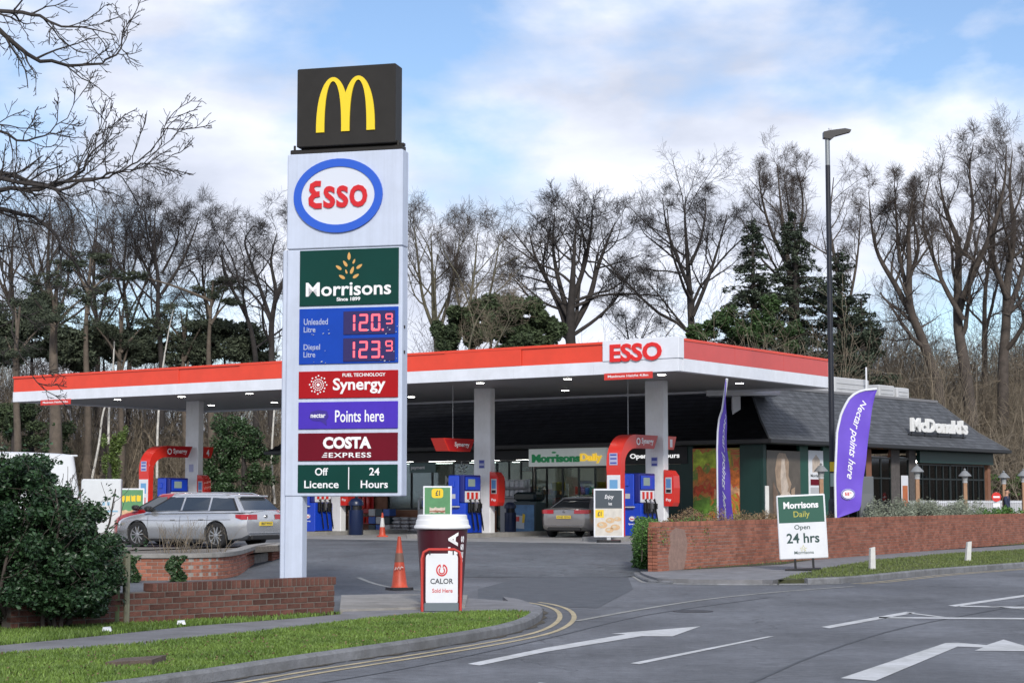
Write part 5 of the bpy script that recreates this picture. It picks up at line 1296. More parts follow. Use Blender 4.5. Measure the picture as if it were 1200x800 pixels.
picture_board(713.5, 634, 55.8, .92, 1.48, .17, R(-6), 'white framed pastry poster board in front of the right red arch', 'slate')
picture_board(512.5, 634, 58, .92, 1.5, .25, R(-4), 'green sandwich poster board rising behind the giant cup', 'green')
picture_board(152, 620, 62, .95, 1.3, .4, R(8), 'green board with yellow writing behind the red car', 'banner')
# opening hours board
ob = G(943, 668, BH)
t = thing('opening_board', (ob.x, ob.y, BH), R(-9), 'tall white board reading open 24 hrs on the right pavement', 'sign'); t.rotation_euler = (0, R(-2.6), R(-9))
sc_ = 39.7 / FPX
w, z0, z1 = 1.06, .25, 1.66
q = MB(); q.bbox(-w / 2, w / 2, -.03, .03, z0, z1, .02); f_ = q.build('frame', white, t)
q = MB(); q.box(-w / 2 + .035, w / 2 - .035, -.033, -.03, z0 + .80, z1 - .035); q.build('green_header', mat('header_green', (.025, .10, .07), .4), f_)
lettering('Morrisons', -.38, .38, 1.36, 1.51, -.033, lettering_white, f_, bold=.035)
lettering('Daily', -.17, .18, 1.13, 1.30, -.033, mat('letter_olive', (.45, .42, .08), .5), f_, bold=.005)
inkg = mat('ink_green', (.02, .06, .055), .5)
lettering('Open', -.17, .17, .87, 1.0, -.03, inkg, f_, bold=.01); lettering('24 hrs', -.35, .36, .60, .82, -.03, inkg, f_, bold=.02)
lettering('Morrisons', -.20, .22, .36, .43, -.03, inkg, f_, bold=.01); wheat(.0, .40, .12, -.03, f_, MATS['letter_olive'])
q = MB(); q.bbox(-.22, -.17, -.02, .02, .0, z0 + .02, .005); q.bbox(.17, .22, -.02, .02, .0, z0 + .02, .005); q.build('legs', black, t)
q = MB(); q.bbox(-.42, .36, -.22, .22, .0, .05, .01); q.build('base', black, t)
# feather flags
flagm = mat('flag_purple', (.125, .06, .52), .6, var=.08, vscale=2, bump=.15, bscale=4)
def feather(base, yaw, label, outer, inner, seed, text=True, reach=1):
    """outer and inner edges in local x-z; pole along the outer edge"""
    t = thing('feather_flag', base, yaw, label, 'flag')
    q = MB(); q.tube([(x, 0, z) for x, z in outer], [.026 - .018 * i / len(outer) for i in range(len(outer))], 8); q.build('pole', white, t, True)
    n = 26; m = 7; V = []; lo = outer[1:]
    def along(l, f):
        ls = [0]
        for a, b in zip(l, l[1:]): ls.append(ls[-1] + math.hypot(b[0] - a[0], b[1] - a[1]))
        s = f * ls[-1]
        for i in range(len(l) - 1):
            if s <= ls[i + 1] + 1e-9: k = (s - ls[i]) / (ls[i + 1] - ls[i]); return (l[i][0] * (1 - k) + l[i + 1][0] * k, l[i][1] * (1 - k) + l[i + 1][1] * k)
        return l[-1]
    def pt(f, g):
        a = along(lo, f); b = along(inner, f); return (a[0] * (1 - g) + b[0] * g, .05 * math.sin(f * 7 + g * 3 + seed) * g + .02 * math.sin(f * 23 + seed) * g, a[1] * (1 - g) + b[1] * g)
    for i in range(n):
        for j in range(m): V.append(pt(i / (n - 1), j / (m - 1)))
    F = [(i * m + j, i * m + j + 1, (i + 1) * m + j + 1, (i + 1) * m + j) for i in range(n - 1) for j in range(m - 1)]
    k = len(V); V2 = V + [(x, y + .004, z) for x, y, z in V]; F2 = F + [tuple(k + i for i in f[::-1]) for f in F]
    q = MB(); q.add(V2, F2); fl_ = q.build('cloth', flagm, t, True)
    q = MB(); L2 = [pt(i / 25, 0) for i in range(26)]; q.tube([(x, y, z) for x, y, z in L2], .035, 6); q.build('sleeve', white, fl_, True)
    return t, fl_, pt
f0 = P(980, 600, 50.5); b0_ = Vector((f0.x, f0.y, FZ)); s_ = 50.5 / FPX
def fz(px, py): v = P(px, py, 50.5); return (v.x - b0_.x, v.z - FZ)
outer = [(0.03, 0)] + [fz(*p_) for p_ in ((979.5, 607), (978.5, 560), (981, 505), (986, 484), (994, 468), (1003, 460), (1012, 457), (1027.5, 455.5))]
inner = [fz(*p_) for p_ in ((981, 607), (1008, 597), (1011, 565), (1015, 540), (1019, 505), (1022, 480), (1025, 464), (1027.5, 457))]
t, fl_, pt = feather(b0_, 0, 'large purple feather flag with white writing behind the lamp post', outer, inner, 0)
me_f = text_mesh('Nectar points here', .02)
def on_flag(txt, f0_, f1_, g0, g1, parent, bold=.015):
    me = text_mesh(txt, bold); n = len(me.vertices); co = np.zeros(n * 3); me.vertices.foreach_get('co', co); co = co.reshape(-1, 3); mn, mx = co.min(0), co.max(0)
    u = (co[:, 0] - mn[0]) / (mx[0] - mn[0]); v = (co[:, 1] - mn[1]) / (mx[1] - mn[1]); vs = []
    for a, b in zip(u, v):       # reads downwards
        p_ = pt(f1_ + (f0_ - f1_) * a, g0 + (g1 - g0) * b); vs.append((p_[0], p_[1] - .006, p_[2]))
    q = MB(); q.add(vs, [tuple(p_.vertices) for p_ in me.polygons]); q.build('lettering', lettering_white, parent); bpy.data.meshes.remove(me)
bpy.data.meshes.remove(me_f)
on_flag('Nectar points here', .32, .86, .36, .66, fl_, .012)
q = MB(); c_ = pt(.215, .5); q.prism(ell(c_[0], c_[2], .19, .15, 20), c_[1] - .03, c_[1] - .012); q.build('oval_badge', lettering_white, fl_)
q = MB(); q.ribbon(ell(c_[0], c_[2], .17, .13, 20), .025, c_[1] - .034, c_[1] - .03, True); q.build('badge_ring', stickm, fl_)
lettering('Esso', c_[0] - .09, c_[0] + .09, c_[2] - .045, c_[2] + .05, c_[1] - .03, MATS['sign_red'], fl_, bold=.02, rot=2, ext=.003)
# second flag: turned almost edge-on
f1 = P(846, 600, 47.5); s1 = Vector((f1.x, f1.y, FZ))
H2 = P(847, 446, 47.5).z - FZ
outer = [(0, 0), (0, .35), (.0, 1.4), (.0, 2.6), (.06, 3.1), (.2, 3.45), (.42, 3.62), (.78, H2)]
outer = [(-x * .0 + x, z) for x, z in outer]
inner = [(.0, .33), (1.15, .50), (.98, 1.0), (.80, 1.8), (.80, 2.8), (.82, 3.2), (.80, H2 - .1), (.78, H2 - .02)]
inner = [(x, z) for x, z in inner]
t, fl_, pt = feather((s1.x - .10, s1.y, FZ), R(-77), 'slim purple feather flag turned nearly edge on above the wall', outer, inner, 2)
on_flag('Nectar points here', .22, .80, .35, .68, fl_, .012)

# street lamp
lp = G(977, 649, BH); Yl = lp.y; zt = P(969, 150, Yl).z
t = thing('street_lamp', (lp.x, lp.y, BH), 0, 'tall black street lamp with a flat arm head beside the opening board', 'street lamp')
lpm = mat('lamp_black', (.008, .010, .018), .45)
q = MB(); q.lathe([(.13, 0), (.13, 1.45), (.12, 1.52), (.095, 1.58)], 16); q.build('base_section', lpm, t, True)
q = MB(); q.tube([(0, 0, 1.55), (0, 0, 8), (0, 0, zt - 1.1 - BH)], [.088, .075, .072], 14); q.build('pole', lpm, t, True)
q = MB(); q.tube([(0, 0, zt - 1.15 - BH), (0, 0, zt - .32 - BH)], .068, 12); q.build('bare_metal_top', mat('galvanised', (.25, .27, .28), .45, .6), t, True)
zz = zt - .15 - BH
q = MB(); q.prism([(-.12, zz - .16), (.10, zz - .20), (.22, zz - .10), (.66, zz + .02), (.68, zz + .08), (.5, zz + .12), (.05, zz + .06), (-.12, zz + .02)], -.12, .12); q.build('head', black, t)
q = MB(); q.lathe([(.04, zz + .07), (.05, zz + .14), (.02, zz + .16)], 10, .08, 0); q.build('photocell', white, t)
q = MB(); q.box(.25, .6, -.08, .08, zz - .10 + .02, zz - .06 + .02)
q = MB(); q.box(-.09, .09, -.101, -.093, 2.35, 2.62); n_ = q.build('yellow_notice', yel, t)
q = MB(); q.box(-.08, .09, -.102, -.093, 1.92, 2.30); n_ = q.build('pale_notice', mat('notice_green', (.35, .45, .38), .5), t)
# marker posts
for (px_, py_, lean, lab) in ((1022, 667, .02, 'white marker post on the verge nearer the opening board'), (1134, 657, .10, 'slightly leaning white marker post farther along the verge')):
    g_ = G(px_, py_, BH); t = thing('marker_post', (g_.x, g_.y, BH), .3, lab, 'post', 'white posts on the verge'); t.rotation_euler = (0, lean, .3)
    h = .50; q = MB(); q.add([(-.065, -.05, -.1), (.065, -.05, -.1), (.065, .05, -.1), (-.065, .05, -.1), (-.055, -.04, h - .03), (.055, -.04, h), (.055, .04, h), (-.055, .04, h - .03)], [(0, 3, 2, 1), (4, 5, 6, 7), (0, 1, 5, 4), (1, 2, 6, 5), (2, 3, 7, 6), (3, 0, 4, 7)]); q.build('post', mat('post_white', (.66, .66, .64), .6, dirt=.25), t)
g_ = P(899, 600, 50); t = thing('marker_post', (g_.x, g_.y, FZ), 0, 'thin white post sticking up behind the long wall left of the opening board', 'post'); q = MB(); q.bbox(-.055, .055, -.04, .04, 0, P(899, 569, 50).z - FZ, .01); q.build('post', MATS['post_white'], t)
t.location.z = .33
# lantern bollards in the restaurant garden
wood = mat('post_wood', (.34, .20, .12), .8, var=.2, vscale=6)
for i, (px_, top, Y) in enumerate(((1074.5, 543, 66), (1130.5, 548.5, 70), (1176, 551, 75), (1199, 549, 75), (962, 542, 63.5))):
    p_ = P(px_, top, Y); t = thing('lantern_post', (p_.x, Y, FZ), 0, ['lantern post in front of the restaurant glass', 'lantern post before the right restaurant windows', 'lantern post behind the walking man', 'lantern post cut by the right edge of the photo', 'lantern post just left of the street lamp'][i], 'garden lamp', 'lantern posts in the restaurant garden')
    h = p_.z - FZ; q = MB(); q.bbox(-.07, .07, -.07, .07, 0, h - .55, .01); q.build('post', wood, t)
    q = MB(); q.lathe([(.09, h - .56), (.10, h - .52), (.10, h - .50)], 14); q.build('collar', grey, t)
    q = MB(); q.lathe([(.09, h - .50), (.13, h - .30)], 14); q.build('lantern_glass', mat('lantern_glass', (.35, .36, .36), .2), t, True)
    q = MB(); q.lathe([(.25, h - .30), (.24, h - .27), (.10, h - .12), (.04, h - .08), (.05, h - .04), (.01, h)], 18); q.build('lantern_cap', mat('lantern_grey', (.20, .21, .22), .5), t, True)
# grey cabinet, railings, no entry sign
p_ = P(1015.5, 605, 56); t = thing('service_cabinet', (p_.x, 56, FZ), R(-5), 'tall grey service cabinet behind the wall beside the large flag', 'cabinet')
q = MB(); q.bbox(-.21, .21, -.2, .2, 0, P(1015, 558, 56).z - FZ, .02); c_ = q.build('cabinet', mat('cabinet_grey', (.10, .11, .12), .5), t); q = MB(); q.box(-.18, .18, -.205, -.2, .1, 1.5); q.build('door', mat('cabinet_grey2', (.12, .13, .14), .5), c_)
q = MB(); q.box(.10, .12, -.22, -.205, .9, 1.0); q.build('handle', black, c_)
a_, b_ = P(1066, 590, 70.5), P(1290, 590, 84)
t = thing('garden_railing', (a_.x, a_.y, FZ), math.atan2(b_.y - a_.y, b_.x - a_.x), 'low white picket railing beyond the hedge at the right', 'railing')
Lr = (b_.xy - a_.xy).length; q = MB(); q.box(0, Lr, -.02, .02, 1.18, 1.23); q.box(0, Lr, -.02, .02, .3, .34); q.build('rail', white, t)
q = MB(); q.box(-.02, .02, -.025, .025, 0, 1.28); pkm = q.mesh('picket', white)
k = 0
while k * .16 < Lr: o = link(bpy.data.objects.new('picket', pkm), t); o.location.x = k * .16; k += 1
p_ = P(1168, 600, 73); t = thing('no_entry_sign', (p_.x, 73, FZ), 0, 'small round red no entry sign beyond the hedge', 'road sign')
zc = P(1168, 582, 73).z - FZ
q = MB(); q.tube([(0, .02, 0), (0, .02, zc + .2)], .025, 8); q.build('post', grey, t); q = MB(); q.prism(ell(0, zc, .19, .19, 24), -.01, .01); ds = q.build('disc', redm, t); q = MB(); q.box(-.13, .13, -.014, -.01, zc - .035, zc + .035); q.build('white_bar', lettering_white, ds)
q = MB(); q.bbox(-.14, .14, -.01, .01, zc - .42, zc - .24, .01); q.build('plate', lettering_white, t)
# fence by the big bush
fp = G(146, 731, BH); t = thing('timber_fence', (fp.x, fp.y, BH), math.atan2(B.y - A.y, B.x - A.x), 'low weathered timber fence end between the dark bush and the brick wall', 'fence')
tim = mat('weathered_timber', (.17, .17, .12), .9, var=.3, vscale=3, stretch=(6, 6, .6), bump=.4); timg = mat('mossy_timber', (.09, .12, .055), .9, var=.35, vscale=5)
q = MB(); q.bbox(-.035, .035, -.06, .01, -.05, .90, .006); q.build('post', tim, t); q = MB(); q.bbox(-.16, -.09, -.03, .02, -.05, .80, .006); q.build('post', timg, t)
for z in (.2, .5, .72): q = MB(); q.bbox(-.95, -.162, .0, .03, z, z + .1, .005); q.build('rail', timg, t)
# inspection cover in the grass and two scraps of litter
g_ = G(158, 779, BH); t = thing('drain_block', (g_.x, g_.y, BH - .03), R(-6), 'brown concrete drain block sunk in the near grass', 'drain cover'); 
dw = 58 / 2 * g_.y / FPX
q = MB(); q.add([(-dw, -.16, 0), (dw * .95, -.20, 0), (dw, .22, 0), (-dw * .9, .26, 0), (-dw, -.16, .07), (dw * .95, -.20, .10), (dw, .22, .11), (-dw * .9, .26, .075)], [(0, 3, 2, 1), (4, 5, 6, 7), (0, 1, 5, 4), (1, 2, 6, 5), (2, 3, 7, 6), (3, 0, 4, 7)]); q.build('block', mat('block_brown', (.10, .075, .06), .9, var=.3, vscale=9, bump=.6), t)
for px_, py_, lab in ((125, 741, 'flattened white cup on the grass beside the pavement'), (212, 733, 'scrap of white paper at the pavement edge')):
    g_ = G(px_, py_, BH); t = thing('litter', (g_.x, g_.y, BH + .02), .4, lab, 'litter', None); q = MB(); q.add([(-.06, -.04, 0), (.05, -.05, .0), (.07, .04, .01), (-.04, .05, .0), (-.05, -.03, .05), (.04, -.03, .035), (.05, .03, .05), (-.03, .04, .03)], [(0, 3, 2, 1), (4, 5, 6, 7), (0, 1, 5, 4), (1, 2, 6, 5), (2, 3, 7, 6), (3, 0, 4, 7)]); q.build('scrap', white, t)
# white hoarding board by the van
p_ = P(118, 600, 54); t = thing('white_cabinet', (p_.x, 54, FZ), R(8), 'plain white cabinet between the bush and the red car', 'cabinet')
q = MB(); q.bbox(-.58, .58, 0, .5, 0, P(118, 561, 54).z - FZ, .02); c_ = q.build('body', mat('cabinet_white', (.60, .63, .65), .5, var=.05), t)
q = MB(); q.box(-.3, .5, -.006, 0, .95, 1.0)
for k in range(3): q.box(-.1 + k * .14, -.02 + k * .14, -.006, 0, 1.15, 1.25)
q.build('printed_symbols', mat('print_skyblue', (.25, .45, .6), .5), c_)
# ================================================================ CARS
tyre = mat('tyre', (.015, .015, .016), .8); alloy = mat('alloy', (.45, .46, .48), .3, .7); carglass = mat('car_glass', (.05, .06, .07), .03, metal=.35, spec=1, coat=1); lampred = mat('lamp_red', (.38, .01, .02), .15, coat=.5)
lampclear = mat('lamp_clear', (.5, .52, .55), .1, coat=.5); plate_y = mat('plate_yellow', (.65, .48, .05), .4); chrome = mat('chrome', (.6, .6, .62), .15, .9); trimk = mat('trim_black', (.014, .014, .015), .5)
def wheel(parent, x, y, side, r=.335, w=.22):
    s = side; root = bpy.data.objects.new('wheel', None); link(root, parent); root.location = (x, y, r)
    RM = Matrix.Rotation(R(90), 4, 'X')     # lathe axis z -> y
    q = MB(); q.M = Matrix.Rotation(R(-90 * s), 4, 'X'); q.lathe([(r * .66, -w / 2), (r * .93, -w / 2), (r, -w * .35), (r, w * .35), (r * .93, w / 2), (r * .68, w / 2), (r * .66, w * .3)], 28); q.build('tyre', tyre, root, True)
    q = MB(); q.M = Matrix.Rotation(R(-90 * s), 4, 'X'); q.lathe([(r * .60, w * .1), (r * .67, w * .44), (r * .70, w * .47), (r * .70, w * .40)], 28, cap=False); 
    for k in range(10):
        a = 2 * math.pi * k / 10 + (.10 if k % 2 else -.0); c, s_ = math.cos(a), math.sin(a); d = r * .035
        q.add([(c * r * .1 - s_ * d, s_ * r * .1 + c * d, w * .42), (c * r * .1 + s_ * d, s_ * r * .1 - c * d, w * .42), (c * r * .66 + s_ * d * 1.3, s_ * r * .66 - c * d * 1.3, w * .40), (c * r * .66 - s_ * d * 1.3, s_ * r * .66 + c * d * 1.3, w * .40),
               (c * r * .1 - s_ * d, s_ * r * .1 + c * d, w * .2), (c * r * .1 + s_ * d, s_ * r * .1 - c * d, w * .2), (c * r * .66 + s_ * d, s_ * r * .66 - c * d, w * .2), (c * r * .66 - s_ * d, s_ * r * .66 + c * d, w * .2)], [(3, 2, 1, 0), (0, 1, 5, 4), (1, 2, 6, 5), (2, 3, 7, 6), (3, 0, 4, 7)])
    q.lathe([(r * .16, w * .2), (r * .16, w * .44), (r * .1, w * .46)], 14); q.build('rim', alloy, root)
    q = MB(); q.M = Matrix.Rotation(R(-90 * s), 4, 'X'); q.lathe([(r * .64, -w * .2), (r * .64, w * .0)], 24); q.build('brake', trimk, root)
def lerp(a, b, t): return a + (b - a) * t
def interp(tab, x):
    if x <= tab[0][0]: return tab[0][1:]
    for a, b in zip(tab, tab[1:]):
        if x <= b[0]:
            t = (x - a[0]) / (b[0] - a[0]); return tuple(lerp(p_, q_, t) for p_, q_ in zip(a[1:], b[1:]))
    return tab[-1][1:]
def make_car(name, loc, yaw, paint, label, prof, cab, wheels, win, rear=True, group=None, cat='car', r=.335, roofrail=False, plate='', detail=True):
    """+x is the nose. prof rows: x, half width, top, bottom. cab: belt and roof rings"""
    t = thing(name, loc, yaw, label, cat, group)
    xs_ = [p_[0] for p_ in prof]; X = []
    for a, b in zip(xs_, xs_[1:]):
        n = max(1, round((b - a) / .14)); X += [a + (b - a) * i / n for i in range(n)]
    X.append(xs_[-1]); vs = []; m = 18
    for x in X:
        w, zt_, zb_ = interp(prof, x); c = .035
        half = [(0, zb_), (.80 * w, zb_), (.93 * w, zb_ + .04), (.985 * w, zb_ + .16), (1.0 * w, lerp(zb_, zt_, .5)), (.985 * w, lerp(zb_, zt_, .74)), (.955 * w, zt_ - .07), (.90 * w, zt_ - .012), (.6 * w, zt_ + c * .6), (0, zt_ + c)]
        ring = half + [(-y, z) for y, z in half[-2:0:-1]]
        vs += [(x, y, z) for y, z in ring]
    m = len(ring); n = len(X)
    fs = [(i * m + j, (i + 1) * m + j, (i + 1) * m + (j + 1) % m, i * m + (j + 1) % m) for i in range(n - 1) for j in range(m)] + [tuple(range(m)), tuple(range((n - 1) * m + m - 1, (n - 1) * m - 1, -1))]
    bm = bmesh.new(); bv = [bm.verts.new(v) for v in vs]
    for f in fs: bm.faces.new([bv[i] for i in f])
    bmesh.ops.recalc_face_normals(bm, faces=bm.faces); me = bpy.data.meshes.new('body'); bm.to_mesh(me); bm.free(); me.materials.append(paint)
    body = link(bpy.data.objects.new('body', me))
    cuts = []
    for wx in wheels:
        q = MB(); q.M = Matrix.Translation((wx, 0, r)) @ Matrix.Rotation(R(90), 4, 'X')
        for sy in (-1, 1):
            q2 = MB(); q2.M = q.M; z_ = (.62, 1.2) if sy > 0 else (-1.2, -.62); q2.lathe([(r + .055, z_[0]), (r + .055, z_[1])], 36); c = q2.build('cutter', trimk); cuts.append(c)
            md_ = body.modifiers.new('c', 'BOOLEAN'); md_.object = c; md_.operation = 'DIFFERENCE'; md_.solver = 'EXACT'
    bpy.context.view_layer.update(); dg = bpy.context.evaluated_depsgraph_get()
    me2 = bpy.data.meshes.new_from_object(body.evaluated_get(dg)); bpy.data.objects.remove(body)
    for c in cuts: bpy.data.objects.remove(c)
    me2.polygons.foreach_set('use_smooth', [True] * len(me2.polygons)); me2.set_sharp_from_angle(angle=R(34)); me2.name = 'body'
    body = link(bpy.data.objects.new('body', me2), t)
    # dark liners behind the arches
    for wx in wheels:
        q = MB()
        for sy in (-1, 1): q.box(wx - r - .1, wx + r + .1, sy * .60 - .02, sy * .60 + .02, .22, .72)
        q.build('arch_liner', trimk, t)
    # cabin
    xr0, xf0, w0, xr1, xf1, w1, zb0, zt0, drop, rise = cab
    def zbelt(x): return zb0 + rise * (xf0 - x)
    def ztop(x): return zt0 - drop * ((x - (xr1 * .35 + xf1 * .65)) ** 2)
    def rg(xa_, xb_, w, c): return [(xa_, -w + c), (xa_ + c * .5, -w + c * .25), (xa_ + c * 1.2, -w), (lerp(xa_, xb_, .33), -w), (lerp(xa_, xb_, .66), -w), (xb_ - c * 1.5, -w), (xb_ - c * .5, -w + c * .3), (xb_, -w + c * 1.2)]
    def full(h): return h + [(x, -y) for x, y in h[::-1]]
    bel = full(rg(xr0, xf0, w0, .10)); top = full(rg(xr1, xf1, w1, .12)); top2 = full(rg(xr1 + .05, xf1 - .06, w1 - .06, .12)); top3 = full(rg(xr1 + .3, xf1 - .4, w1 - .3, .1))
    vs = [(x, y, zbelt(x) - .06) for x, y in bel] + [(x, y, ztop(x) - .055) for x, y in top] + [(x, y, ztop(x) - .012) for x, y in top2] + [(x, y, ztop(x) + .012) for x, y in top3]; k = len(bel)
    fs = [(i * k + j, i * k + (j + 1) % k, (i + 1) * k + (j + 1) % k, (i + 1) * k + j) for i in range(3) for j in range(k)] + [tuple(range(3 * k, 4 * k)), tuple(range(k - 1, -1, -1))]
    q = MB(); q.add(vs, fs); cabin = q.build('roof', paint, t, True)
    def sp_(x0, x1, s, sy, o=.004): # point on the side at belt x0 / roof x1
        return (lerp(x0, x1, s), sy * (lerp(w0, w1, s) + o), lerp(zbelt(x0) - .06, ztop(x1) - .055, s))
    for sy in (-1, 1):
        wn_ = win['side']; a0_, a1_, b0_, b1_ = wn_[0]   # belt rear, belt front, roof rear, roof front
        q = MB(); s0, s1 = .16, .90
        def wquad(c0, c1, d0, d1, s0, s1, o):
            def k(b, t_, s): return sp_(lerp(b, t_, (s - .16) / .74), lerp(b, t_, (s - .16) / .74), s, sy, o)
            return [k(c0, d0, s0), k(c1, d1, s0), k(c1, d1, s1), k(c0, d0, s1)]
        fs_ = (0, 1, 2, 3) if sy < 0 else (3, 2, 1, 0)
        q.add(wquad(a0_ - .05, a1_ + .05, b0_ - .04, b1_ + .06, s0 - .05, s1 + .05, .003), [fs_]); q.build('window_surround', trimk, t)
        for w4 in wn_[1]:
            q = MB(); q.add(wquad(*w4, s0, s1, .007), [fs_]); q.build('side_window', carglass, t)
        if detail:
            q = MB()
            for x in wn_[2]:
                w, zt_, zb_ = interp(prof, x); y0_ = [(.957, zt_ - .08), (.987, lerp(zb_, zt_, .74)), (1.002, lerp(zb_, zt_, .5)), (.987, zb_ + .17)]
                for (ya_, za_), (yb_, zb2) in zip(y0_, y0_[1:]): q.add([(x - .004, sy * (ya_ * w + .003), za_), (x + .004, sy * (ya_ * w + .003), za_), (x + .004, sy * (yb_ * w + .003), zb2), (x - .004, sy * (yb_ * w + .003), zb2)], [(0, 1, 2, 3) if sy > 0 else (3, 2, 1, 0)])
            q.build('door_gap', trimk, t)
            q = MB(); n2 = 14
            for i in range(n2):      # dark strip along the shoulder, painted in as the crease's shade
                x = lerp(-1.9, 1.5, i / n2); x2 = lerp(-1.9, 1.5, (i + 1) / n2)
                for (xx, xy) in ((x, x2),):
                    w, zt_, zb_ = interp(prof, xx); w2, zt2, zb22 = interp(prof, xy)
                    q.add([(xx, sy * (w * .984 + .003), zt_ - .20), (xy, sy * (w2 * .984 + .003), zt2 - .20), (xy, sy * (w2 * .988 + .003), zt2 - .213), (xx, sy * (w * .988 + .003), zt_ - .213)], [(0, 1, 2, 3), (3, 2, 1, 0)])
            q.build('shoulder_crease_shade', mat('crease_shade', (.10, .10, .11), .4), t)
            for x in wn_[3]:
                w, zt_, zb_ = interp(prof, x); q = MB(); q.bbox(x - .09, x + .09, sy * w * .985 - .015, sy * w * .985 + .03, zt_ - .20, zt_ - .165, .008); q.build('door_handle', paint, t)
            q = MB(); xm = a1_ - .12; q.bbox(xm - .07, xm + .10, sy * (w0 + .08) - .11, sy * (w0 + .08) + .11, zbelt(xm) + .0, zbelt(xm) + .14, .035); q.build('door_mirror', win.get('mirror', paint), t)
            w, zt_, zb_ = interp(prof, 0); q = MB(); q.box(wheels[0] + r + .1, wheels[1] - r - .1, sy * w * .955 - .03, sy * w * .955 + .03, zb_ - .01, zb_ + .06); q.build('sill', trimk, t)
            if roofrail: q = MB(); q.tube([sp_(xr1 + .1, xr1 + .15, 1.05, sy, -.05), (xr1 + .5, sy * (w1 - .04), ztop(xr1 + .5) + .03), (0, sy * (w1 - .04), ztop(0) + .03), (xf1 - .3, sy * (w1 - .04), ztop(xf1 - .3) + .02), (xf1 - .1, sy * (w1 - .03), ztop(xf1 - .1) - .03)], .014, 6); q.build('roof_rail', chrome, t)
        for i, wx in enumerate(wheels): wheel(t, wx, sy * (prof[len(prof) // 2][1] - .115), sy, r)
    # windscreen and rear window
    def endp(xb, xt, y, s, o, wl): return (lerp(xb, xt, s) + o, y * lerp(w0, w1, s), lerp(zbelt(xb) - .06, ztop(xt) - .055, s))
    q = MB(); q.add([endp(xf0, xf1, -.90, .12, .008, 0), endp(xf0, xf1, .90, .12, .008, 0), endp(xf0, xf1, .86, .97, .008, 0), endp(xf0, xf1, -.86, .97, .008, 0)], [(0, 1, 2, 3)]); q.build('windscreen', carglass, t)
    s0_ = .16
    q = MB(); q.add([endp(xr0, xr1, .88, s0_, -.008, 0), endp(xr0, xr1, -.88, s0_, -.008, 0), endp(xr0, xr1, -.84, .93, -.008, 0), endp(xr0, xr1, .84, .93, -.008, 0)], [(0, 1, 2, 3)]); q.build('rear_window', carglass, t)
    q = MB(); q.bbox(xr1 - .10, xr1 + .25, -w1 + .08, w1 - .08, ztop(xr1) - .055, ztop(xr1) - .005, .015); q.build('spoiler', paint, t)
    # tail
    xe = prof[0][0]; we = prof[2][1]; zt_ = prof[2][2]
    zl = win.get('lampz', zt_ - .22)
    for sy in (-1, 1):
        q = MB(); pr3 = [(xe + .00, .44 * we), (xe + .01, .72 * we), (xe + .05, .90 * we), (xe + .16, 1.0 * we + .005), (xe + .34, 1.01 * we + .012)]
        vs = []; 
        for (x, y) in pr3: vs += [(x - .012, sy * y, zl), (x - .006, sy * y, zl + .135)]
        vs[-2] = (vs[-2][0], vs[-2][1], zl + .05)
        q.add(vs, [(2 * i, 2 * i + 2, 2 * i + 3, 2 * i + 1) if sy < 0 else (2 * i + 1, 2 * i + 3, 2 * i + 2, 2 * i) for i in range(4)]); q.build('rear_light', lampred, t)
    q = MB(); q.box(xe - .03, xe + .02, -.26, .26, zl - .17, zl - .06); pl_ = q.build('number_plate', plate_y, t)
    if plate:
        M = Matrix(((0, 1, 0, 0), (-1, 0, 0, 0), (0, 0, 1, 0), (0, 0, 0, 1)))
        lettering(plate, -.22, .22, zl - .15, zl - .08, -.0, mat('ink', (.05, .06, .06), .5), pl_, bold=.02, ext=.003, M=Matrix.Translation((xe - .03, 0, 0)) @ M)
    q = MB(); q.bbox(xe - .02, xe + .14, -.70 * we, .70 * we, .24, .36, .02); q.build('rear_valance', trimk, t)
    q = MB(); q.box(xe - .018, xe + .05, -.80 * we, .80 * we, .415, .428); q.build('chrome_strip', chrome, t)
    q = MB(); q.M = Matrix.Translation((xe - .005, 0, zl + .08)) @ Matrix.Rotation(R(90), 4, 'Y'); q.lathe([(.045, -.02), (.045, .02)], 16); q.build('badge', chrome, t)
    # nose
    xn = prof[-1][0]; wn2 = prof[-3][1]; zn = prof[-3][2]
    for sy in (-1, 1):
        q = MB(); pr3 = [(xn - .02, .42 * wn2), (xn - .06, .7 * wn2), (xn - .18, .96 * wn2), (xn - .42, 1.03 * wn2)]; vs = []
        for (x, y) in pr3: vs += [(x + .012, sy * y, zn - .20), (x + .0, sy * y, zn - .07)]
        q.add(vs, [(2 * i + 1, 2 * i + 3, 2 * i + 2, 2 * i) if sy < 0 else (2 * i, 2 * i + 2, 2 * i + 3, 2 * i + 1) for i in range(3)]); q.build('headlight', lampclear, t)
    q = MB(); q.bbox(xn - .06, xn + .01, -.40, .40, zn - .22, zn - .08, .01); q.build('grille', trimk, t)
    return t
silver = mat('paint_silver', (.58, .59, .61), .24, .7, coat=1); 
prof_e = [(-2.39, .60, .80, .42), (-2.36, .76, .95, .34), (-2.22, .86, .985, .26), (-1.9, .905, .985, .21), (-1.2, .915, .97, .19), (0, .915, .945, .19), (.9, .91, .945, .19), (1.25, .905, .95, .19), (1.7, .89, .88, .2), (2.05, .85, .80, .2), (2.26, .76, .72, .22), (2.36, .60, .64, .28), (2.39, .5, .58, .34)]
